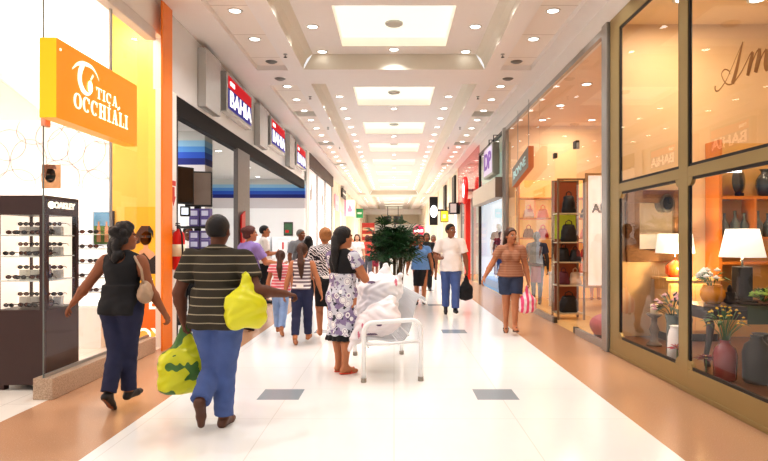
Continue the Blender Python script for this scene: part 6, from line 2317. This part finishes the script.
# ---- 8 girl in grey stripes, dark jeans
S = Skel(1.38, 0.98, True, {'L': (-12, 10, -10), 'R': (12, 4)}, {'L': ((-.30, -.05, -1), (-.22, .10, -1), (1, 0, 0), 25), 'R': ((.36, .1, -1), (.22, .2, -1), (-1, 0, 0), 25)}, yaw=-8)
r = rootp(-1.31, 8.7, -3, 'girl in grey striped tank top and dark jeans walking away')
body(S, r, SK_TAN, HM)
shirt(S, r, GREYS, 'tank_top', 0, HM, 0.012, 0.545, 0.0015, narrow=0.086, subs=[ell(S.o(0, -0.07, 0.83), V3(.05, .05, .035) * S.h)])
pants(S, r, DENIMD, 'jeans', HM, 0.011, 1.92, 0.012)
hair(S, r, HBROWN, 'longtail', HM)
shoes(S, r, TANL, low=True)
MB().box(-0.05, 0.05, -0.004, 0.0, 0, 0.05).build('white_tag', WHITEF, r).location = tuple(S.o(0, -0.112, 0.553))

# ---- 9 woman in zebra top, black skirt
S = Skel(1.60, 1.02, True, {'L': (8, 4), 'R': (-8, 10, -8)}, {'L': ((-.30, .3, -.95), (.15, .8, -.5), (1, 0, 0), 30), 'R': ((.32, .1, -1), (.05, .6, -.8), (-1, 0, 0), 30)}, yaw=12)
r = rootp(-1.03, 9.12, 10, 'woman in black and white patterned top and black skirt with tied-up blond hair walking away')
body(S, r, SK_TAN, HM)
shirt(S, r, ZEBRA, 'patterned_top', 0.75, HM, 0.018, 0.56, 0.003, flare=0.015)
implicit('white_waistband', [frus((0, 0), S.o(0, 0, .535)[2], S.o(0, 0, .565)[2], (.175, .142), (.172, .138))], WHITEF, r, h=HM)
skirt(S, r, BLACKF, 0.50, 'skirt', HM, top=0.56)
hair(S, r, HBLOND, 'bun', HM)
shoes(S, r, TANL, low=True)

# ---- 10 .. 14 mid distance, left
S = Skel(1.53, 1.0, True, {'L': (8, 4), 'R': (-8, 9)}, {}, yaw=0)
r = rootp(-1.95, 13.9, 0, 'person with black hair in black clothes and grey sneakers walking away ahead of the girls')
body(S, r, SK_BROWN, HF)
shirt(S, r, BLACKF, 'black_top', 0.9, HF, 0.02, 0.50)
pants(S, r, BLACKF, 'trousers', HF, 0.012)
hair(S, r, HBLACK, 'long', HF)
shoes(S, r, mat('grey_sneaker', (150, 148, 150), 0.6), h=0.01)

S = Skel(1.70, 1.16, False, {'L': (6, 4), 'R': (-6, 6)}, {'L': ((-.3, .1, -1), (-.1, .4, -1), (1, 0, 0), 30), 'R': ((.3, .1, -1), (.1, .4, -1), (-1, 0, 0), 30)}, yaw=30)
r = rootp(-2.28, 14.9, -150, 'older man in grey shirt with thinning hair facing us outside the electronics shop')
body(S, r, SK_BROWN, HF)
shirt(S, r, GREYF, 'grey_shirt', 0.8, HF, 0.018, 0.48)
pants(S, r, DENIMD, 'trousers', HF, 0.014)
hair(S, r, HGREY, 'short', HF)
shoes(S, r, SHOEB, h=0.01)

S = Skel(1.665, 1.04, True, {'L': (6, 4), 'R': (-8, 8)}, {'L': ((-.3, .1, -1), (-.1, .4, -1), (1, 0, 0), 30), 'R': ((.32, .45, -.9), (.3, .95, -.1), (0, 0, 1), 30)}, yaw=-30)
r = rootp(-2.37, 10.0, -35, 'woman in purple blouse and dark trousers with red-brown hair beyond the man in the polo')
body(S, r, SK_TAN, HM)
shirt(S, r, PURPF, 'purple_blouse', 0.7, HM, 0.017, 0.54, 0.003, flare=0.012)
pants(S, r, BLACKF, 'trousers', HM, 0.014)
hair(S, r, HREDB, 'bun', HM)
shoes(S, r, SHOEB)

S = Skel(1.80, 1.06, False, {'L': (0, 2), 'R': (0, 2)}, {'L': ((-.25, .2, -1), (.5, .85, .05), (0, -1, 0), 40), 'R': ((.3, .25, -1), (-.6, .8, .1), (0, -1, 0), 40)}, yaw=-10)
r = rootp(-3.05, 14.3, -75, 'shop assistant in white shirt with folded arms at the electronics shop opening')
body(S, r, SK_TAN, HF)
shirt(S, r, WHITEF, 'white_shirt', 0.8, HF, 0.017, 0.52)
pants(S, r, BLACKF, 'trousers', HF, 0.014)
hair(S, r, HBLACK, 'short', HF)
shoes(S, r, SHOEB, h=0.01)

S = Skel(1.72, 1.05, False, {'L': (2, 2), 'R': (-2, 2)}, {}, yaw=10)
r = rootp(-3.95, 11.7, 200, 'shop assistant in white shirt half hidden beside the black display stand')
body(S, r, SK_DARK, HF)
shirt(S, r, WHITEF, 'white_shirt', 1.85, HF, 0.016, 0.52)
pants(S, r, BLACKF, 'trousers', HF, 0.014)
hair(S, r, HBLACK, 'short', HF)
shoes(S, r, SHOEB, h=0.01)

S = Skel(1.62, 1.04, True, {'L': (5, 3), 'R': (-5, 6)}, {'L': ((-.3, 0, -1), (-.05, .3, -1), (1, 0, 0), 40), 'R': ((.3, .1, -1), (.0, .5, -1), (-1, 0, 0), 40)})
r = rootp(4.98, 15.1, 165, 'blond woman in pale top and khaki skirt inside the bag shop, seen through the glass')
body(S, r, SK_LIGHT, HF)
shirt(S, r, WHITEF, 'pale_top', 0.5, HF, 0.015, 0.50)
skirt(S, r, mat('khaki_cloth', (206, 176, 126), 0.85), 0.42, 'skirt', HF)
hair(S, r, HBLOND, 'long', HF)
shoes(S, r, TANL, h=0.01, low=True)

# ---- far people
far = [(-1.27, 21.0, 180, 1.62, WHITEF, mat('cream_skirt', (236, 214, 190), 0.85), 'skirt', HBROWN, 'long', 'woman in white top and cream skirt with brown hair, left of the palm'),
       (-0.98, 22.5, 10, 1.60, mat('coral_cloth', (222, 84, 70), 0.85), mat('grey_trousers', (92, 92, 100), 0.85), 'pants', HREDB, 'bob', 'person in coral red top and grey trousers left of the palm'),
       (-0.74, 23.5, 0, 1.66, mat('maroon_cloth', (140, 44, 60), 0.85), mat('maroon_cloth', (140, 44, 60), 0.85), 'skirt', HBLACK, 'long', 'woman in maroon dress just left of the palm'),
       (-0.42, 24.5, 0, 1.68, mat('navy_cloth', (52, 54, 74), 0.85), BLACKF, 'pants', HBLACK, 'short', 'man in navy shirt half hidden behind the palm leaves'),
       (0.92, 17.2, 180, 1.62, BLACKF, BLACKF, 'pants', HBLACK, 'bob', 'person all in black behind the woman in the blue blouse'),
       (1.42, 22.0, 180, 1.60, mat('pale_pink_cloth', (226, 176, 160), 0.85), BLACKF, 'skirt', HGREY, 'bob', 'woman in pale pink top between the blue blouse and the white polo'),
       (1.02, 27.0, 180, 1.78, mat('red_cloth', (190, 46, 46), 0.85), BLACKF, 'pants', HREDB, 'short', 'man in red shirt far beyond the palm under the magenta sign'),
       (-1.65, 27.0, 0, 1.68, mat('orange_cloth', (236, 140, 90), 0.85), DENIMD, 'pants', HBROWN, 'tail', 'woman in orange top and jeans far along the left side')]
for (x, y, rz, hgt, top_, bot, kind, hm, hs, lb) in far:
    S = Skel(hgt, random.uniform(1.0, 1.12), hs != 'short', {'L': (9, 5), 'R': (-9, 10, -8)} if y % 2 < 1.2 else {'R': (9, 5), 'L': (-9, 10, -8)}, {})
    r = rootp(x, y, rz, lb)
    hq_ = 0.013
    body(S, r, random.choice([SK_TAN, SK_LIGHT, SK_BROWN]), hq_)
    shirt(S, r, top_, 'top', 0.6, hq_, 0.018, 0.52)
    if kind == 'skirt':
        skirt(S, r, bot, 0.46, 'skirt', hq_)
    else:
        pants(S, r, bot, 'trousers', hq_, 0.015)
    hair(S, r, hm, hs, hq_)
    shoes(S, r, SHOEB, h=0.012)


# ================================================================== things carried
def to_world(root, p):
    a = root.rotation_euler.z
    return V3(root.location) + rotz(V3(p), a)


def palm_pt(S, root, sd, f=0.09, nn=0.03):
    a = S.arm[sd]
    return to_world(root, a['wr'] + a['d'] * f * S.h / 1.7 + a['n'] * nn)


YBAG = pattern_mat('yellow_green_plastic', lambda nt, vec: (lambda n: (nt.links.new(vec, n.inputs['Vector']), mixc(nt, math_node(nt, 'GREATER_THAN', n.outputs['Fac'], 0.53), (206, 206, 34), (74, 116, 50)))[1])(N(nt, 'ShaderNodeTexNoise', Scale=5.0)), 0.35, spec=0.5)
YBAG2 = pattern_mat('yellow_plastic', lambda nt, vec: (lambda n: (nt.links.new(vec, n.inputs['Vector']), mixc(nt, math_node(nt, 'GREATER_THAN', n.outputs['Fac'], 0.66), (216, 214, 40), (180, 176, 84)))[1])(N(nt, 'ShaderNodeTexNoise', Scale=7.0)), 0.35, spec=0.5)


def plastic_bag(name, top, w_, d_, h_, m, label, rz=0.0, cat='shopping bag', seed=0.0, res=0.009, group=None):
    """carrier bag hanging from a grip point"""
    o = empty(name, tuple(top), rz, label=label, cat=cat, group=group)
    P = [ell((0, 0, -h_ * .66), (w_ * .5, d_ * .5, h_ * .34)), cone((-w_ * .3, 0, -h_ * .88), (w_ * .3, 0, -h_ * .88), d_ * .36, d_ * .36), cone((-w_ * .26, 0, -h_ * .55), (w_ * .26, 0, -h_ * .55), d_ * .38, d_ * .36),
         cone((0, 0, -h_ * .5), (0, 0, -h_ * .12), d_ * .36, d_ * .06), cone((-w_ * .2, 0, -h_ * .42), (-w_ * .03, 0, -.01), d_ * .12, .012), cone((w_ * .2, 0, -h_ * .42), (w_ * .03, 0, -.01), d_ * .12, .012)]
    implicit('bag_body', P, m, o, h=res, k=0.05, wrinkle=0.006, wfreq=34, seed=seed)
    q = MB()
    q.tube([(-w_ * .05, 0, -0.06), (-0.02, 0, 0.0), (0, 0, 0.012), (0.02, 0, 0.0), (w_ * .05, 0, -0.06)], 0.011, 8)
    q.build('handle_loop', m, o)
    return o


p = palm_pt(P2, R2, 'L') + V3(-0.03, 0, 0.045)
plastic_bag('shopping_bag', p, 0.42, 0.24, 0.54, YBAG, 'large yellow-green carrier bag hanging low from the left hand of the man in the polo', 0.5, seed=1.3)
p = to_world(R2, P2.arm['R']['elb'] * .8 + P2.arm['R']['sh'] * .2 + V3(0, 0, 0.03))
plastic_bag('shopping_bag', p + V3(-0.05, -0.06, 0.05), 0.28, 0.21, 0.39, YBAG2, 'rounded yellow carrier bag hanging from the bent right forearm of the man in the polo', 0.4, seed=4.0)
# handbag of woman 1
q = to_world(R1, V3(0.215, 0.03, 1.03))
o = empty('handbag', tuple(q), 0.2, label='beige shoulder bag under the right arm of the woman in black', cat='bag')
BEIGE = mat('beige_leather', (176, 148, 122), 0.5, var=0.2)
implicit('body', [ell((0, 0, 0), (.06, .17, .10)), cone((0, -.10, -.04), (0, .10, -.04), .055, .055)], BEIGE, o, h=0.009, k=0.04, wrinkle=0.003, wfreq=50)
MB().tube([(0.0, -.11, .05), (-0.02, -.12, .2), (-.08, -.06, .29), (-.10, 0.0, .31), (-.08, .07, .27), (-.01, .11, .2), (0.0, .11, .05)], .011, 8).build('strap', BEIGE, o)
# pink-striped bag of woman 4
p = palm_pt(P4, R4, 'L')
PKST = pattern_mat('pink_striped_bag', stripes((236, 92, 140), (250, 236, 240), 12, 0.5, 'X'), 0.5)
plastic_bag('shopping_bag', p, 0.30, 0.14, 0.40, PKST, 'pink and white striped bag in the hand of the woman in denim shorts', 0.2, seed=2.0)
# black bag of man 5
p = palm_pt(P5, R5, 'L')
plastic_bag('shopping_bag', p, 0.27, 0.15, 0.50, BLACKF, 'black carrier bag in the hand of the man in the white polo', 0.2, seed=3.0)
# ================================================================== BENCH
BW = mat('white_powder_coat', (246, 246, 246), 0.3, coat=0.3, var=0.01)
yaw = math.radians(7)
ld = V3(-math.sin(yaw), math.cos(yaw), 0)      # along the bench (away from us)
dd = V3(math.cos(yaw), math.sin(yaw), 0)       # from front to back
t = empty('bench', (-0.315, 6.34, 0), yaw, label='white tubular metal bench with a curved slatted seat in the middle of the corridor', cat='bench')
LB = 1.5
DB = 0.60
RT = 0.024


def armframe(y, nm):
    pts = [(0, y, 0.03), (0, y, 0.52)]
    for k in range(1, 7):
        a = PI / 2 * k / 6
        pts.append((0.10 - 0.10 * math.cos(a), y, 0.52 + 0.10 * math.sin(a)))
    pts.append((DB - 0.10, y, 0.64))
    for k in range(1, 7):
        a = PI / 2 * k / 6
        pts.append((DB - 0.10 + 0.10 * math.sin(a), y, 0.54 + 0.10 * math.cos(a)))
    pts += [(DB, y, 0.03)]
    MB().tube(pts, RT, 14).build('arm_frame', BW, t)
    for x in (0, DB):
        MB().lathe([(0.0, 0.0), (0.028, 0.0), (0.03, 0.01), (0.03, 0.045), (0.0, 0.045)], (x, y, 0), 16).build('foot_cap', mat('grey_foot_cap', (150, 142, 130), 0.5), t)


armframe(0.0, 'near')
armframe(LB, 'far')
# slatted shell: front lip, seat, curved back
prof = [(0.05, 0.375), (0.03, 0.405), (0.05, 0.435), (0.12, 0.44), (0.25, 0.42), (0.36, 0.41), (0.43, 0.43), (0.475, 0.49), (0.505, 0.58), (0.53, 0.70), (0.55, 0.80), (0.575, 0.865), (0.615, 0.885), (0.65, 0.865), (0.655, 0.83)]
sl = MB()
for i in range(18):
    y = 0.05 + (LB - 0.10) * i / 17
    sl.tube([(x, y, z) for (x, z) in prof], 0.009, 7)
sl.build('slatted_shell', mat('shell_grey_white', (206, 208, 212), 0.35, var=0.01), t)
rl = MB()
for (x, z) in (prof[0], prof[5], prof[7], prof[-1]):
    rl.tube([(x, 0.0, z - 0.008), (x, LB, z - 0.008)], 0.013, 8)
for y in (0.0, LB):
    rl.tube([(0.0, y, 0.40), (0.25, y, 0.395), (DB, y, 0.42)], 0.018, 8)
rl.build('cross_rail', BW, t)

# ---- white shopping bags resting on it
WBAG = mat('white_bag_plastic', (232, 232, 236), 0.35, var=0.03, scale=6, spec=0.5)
WBAG2 = mat('blush_bag_plastic', (234, 226, 228), 0.35, var=0.06, scale=5, spec=0.5)
INK = mat('bag_print_purple', (86, 58, 92), 0.6)
INK2 = mat('bag_print_pink', (206, 120, 140), 0.6)
INK3 = mat('bag_print_ochre', (176, 140, 60), 0.6)


def bpos(u, v, z):
    p = V3(-0.315, 6.34, 0) + ld * v + dd * u
    return (p[0], p[1], z)


def sitting_bag(pos, rx, ry, rz_, m, label, seed, prims, decals):
    o = empty('shopping_bag', pos, yaw, label=label, cat='shopping bag', group='white bags on the bench')

    def paint(C):
        mi = np.zeros(len(C), dtype=np.int32)
        for (c, r_, k) in decals:
            d = ((C - V3(c)) / V3(r_)) ** 2
            mi[d.sum(axis=1) < 1] = k
        return mi
    implicit('bag_body', prims, [m, INK, INK2, INK3], o, h=0.0085, k=0.05, wrinkle=0.0075, wfreq=36, seed=seed, paint=paint)
    return o


B1 = sitting_bag(bpos(0.20, 0.28, 0.45), 0, 0, 0, WBAG2, 'nearer white shopping bag slumped over the front edge of the bench', 0.7,
                 [ell((0.02, 0, .17), (.21, .20, .18)), ell((-.10, .02, .12), (.17, .18, .13)), cone((.08, .0, .30), (.13, .06, .38), .10, .05), cone((-.02, .06, .24), (.02, .10, .31), .07, .03),
                  cone((-.16, -.03, .10), (-.26, -.02, -.03), .09, .06), cone((-.24, -.04, .02), (-.34, -.10, -.13), .06, .02), cone((-.2, .1, .05), (-.28, .12, -.08), .06, .03)],
                 [((-.06, -.17, .16), (.022, .07, .018), 3), ((-.03, -.19, .13), (.03, .06, .014), 1), ((-.20, -.1, .10), (.016, .06, .05), 2), ((-.24, -.08, .02), (.014, .05, .05), 2), ((-.10, -.14, .02), (.06, .12, .016), 1), ((-.02, -.2, .17), (.03, .06, .012), 2)])
B2 = sitting_bag(bpos(0.23, 0.92, 0.45), 0, 0, 0, WBAG, 'farther and taller white shopping bag leaning on the back of the bench', 2.9,
                 [ell((0.0, 0, .24), (.25, .27, .24)), ell((-.10, .0, .18), (.18, .24, .18)), ell((.06, -.05, .44), (.24, .22, .18)), ell((-.04, .02, .42), (.2, .22, .16)), cone((-.04, .08, .50), (-.06, .10, .63), .10, .03), cone((.08, -.02, .52), (.10, .0, .72), .12, .04), cone((.18, -.08, .46), (.27, -.12, .62), .09, .03)],
                 [((-.15, -.2, .12), (.03, .06, .025), 1), ((-.1, -.18, .54), (.06, .1, .016), 1), ((.2, -.2, .54), (.016, .08, .05), 2), ((-.17, -.15, .22), (.03, .08, .03), 1)])

# ================================================================== PALM
pp = empty('potted_palm', (0.0, 12.9, 0), label='bushy dark green potted lady palm in the middle of the corridor', cat='plant')
MB().lathe([(0.0, 0.0), (0.20, 0.0), (0.22, 0.03), (0.27, 0.40), (0.29, 0.42), (0.29, 0.46), (0.26, 0.46), (0.25, 0.40), (0.0, 0.40)], seg=32).build('pot', mat('white_planter', (232, 226, 216), 0.4), pp)
MB().lathe([(0.0, 0.41), (0.25, 0.41)], seg=24).build('soil', mat('dark_soil', (52, 38, 28), 0.9, var=0.4, scale=30), pp)
random.seed(21)
fo = MB()
stm = MB()
PALMG = mat('palm_green', (34, 74, 34), 0.45, var=0.35, scale=6, spec=0.4)
PALMST = mat('palm_cane', (84, 70, 44), 0.7, var=0.3, scale=20)
for i in range(26):
    a = random.uniform(0, 2 * PI)
    rr = 0.18 * math.sqrt(random.random())
    b0 = Vector((rr * math.cos(a), rr * math.sin(a), 0.41))
    hgt = random.uniform(0.85, 1.38)
    ax = a + random.uniform(-.6, .6)
    tip = b0 + Vector((math.cos(ax) * 0.14, math.sin(ax) * 0.14, hgt - 0.2))
    stm.tube([b0, b0.lerp(tip, 0.5) + Vector((0, 0, 0.02)), tip], [0.014, 0.012, 0.009], 6)
    for j in range(7):
        f = 0.62 + 0.38 * j / 6
        p = b0.lerp(tip, f)
        az = ax + j * 2.4 + random.uniform(-.4, .4)
        el = random.uniform(0.35, 1.15) + (0.35 if j == 6 else 0)
        pet = Vector((math.cos(az) * math.cos(el), math.sin(az) * math.cos(el), math.sin(el)))
        L = random.uniform(0.20, 0.36)
        c = p + pet * L
        stm.tube([p, p.lerp(c, 0.6) + Vector((0, 0, 0.015)), c], 0.004, 4)
        nb = 8
        sdv = pet.cross(Vector((0, 0, 1))).normalized()
        upv = sdv.cross(pet).normalized()
        for k in range(nb):
            th = (k - (nb - 1) / 2) / nb * 2.5
            d = (pet * math.cos(th) + sdv * math.sin(th)).normalized()
            bl = random.uniform(0.25, 0.38) * (1 - 0.25 * abs(th) / 1.25)
            w_ = 0.018
            s_ = d.cross(upv).normalized()
            m1 = c + d * bl * 0.5 + upv * 0.01
            e1 = c + d * bl + Vector((0, 0, -0.06 - 0.05 * random.random()))
            fo.add([c, m1 - s_ * w_, m1 + upv * -0.006, m1 + s_ * w_, e1 - s_ * w_ * .45, e1 + s_ * w_ * .45], [(0, 1, 2), (0, 2, 3), (1, 4, 5, 2), (2, 5, 3)], 0, False)
fo.build('foliage', PALMG, pp)
stm.build('canes', PALMST, pp)

# ================================================================== mannequins in the icy window
MQ = mat('mannequin_white', (226, 226, 226), 0.35)
for i, (x, y, top_, bot, lb) in enumerate(((3.30, 19.2, mat('navy_cloth', (52, 54, 74), 0.85), DENIM, 'white mannequin in navy top and jeans in the icy lit window, nearer the glass edge'),
                                           (4.0, 19.5, mat('teal_cloth', (70, 120, 130), 0.85), DENIMD, 'white mannequin in teal top and dark jeans in the icy lit window, deeper inside'),
                                           (3.25, 17.4, WHITEF, DENIM, 'white mannequin in white top and jeans in the icy lit window, first behind the glass'))):
    S = Skel(1.70, 0.95, True, {'L': (3, 2), 'R': (-3, 3)}, {})
    r = empty('mannequin', (x, y, 0.28), math.radians(190 + 12 * i), label=lb, cat='mannequin', group='mannequins in the icy lit window')
    hq_ = 0.013
    P = torso(S) + neck(S) + head(S)
    for sd in 'LR':
        P += arm(S, sd) + leg(S, sd) + foot(S, sd) + hand(S, sd)
    implicit('body', P, MQ, r, h=hq_, k=0.02)
    shirt(S, r, top_, 'top', 0.6, hq_, 0.018, 0.52)
    pants(S, r, bot, 'trousers', hq_, 0.014)

S = Skel(1.66, 0.95, True, {'L': (3, 2), 'R': (-3, 3)}, {})
r = empty('mannequin', (3.30, 14.1, 0), math.radians(160), label='dark mannequin in navy top and plum skirt behind the bag shop glass', cat='mannequin')
P = torso(S) + neck(S) + head(S)
for sd in 'LR':
    P += arm(S, sd) + leg(S, sd) + foot(S, sd) + hand(S, sd)
implicit('body', P, mat('mannequin_dark', (60, 44, 40), 0.4), r, h=0.012, k=0.02)
shirt(S, r, mat('navy_cloth', (52, 54, 74), 0.85), 'top', 0.6, 0.012, 0.018, 0.52)
skirt(S, r, mat('maroon_cloth', (140, 44, 60), 0.85), 0.5, 'skirt', 0.012)
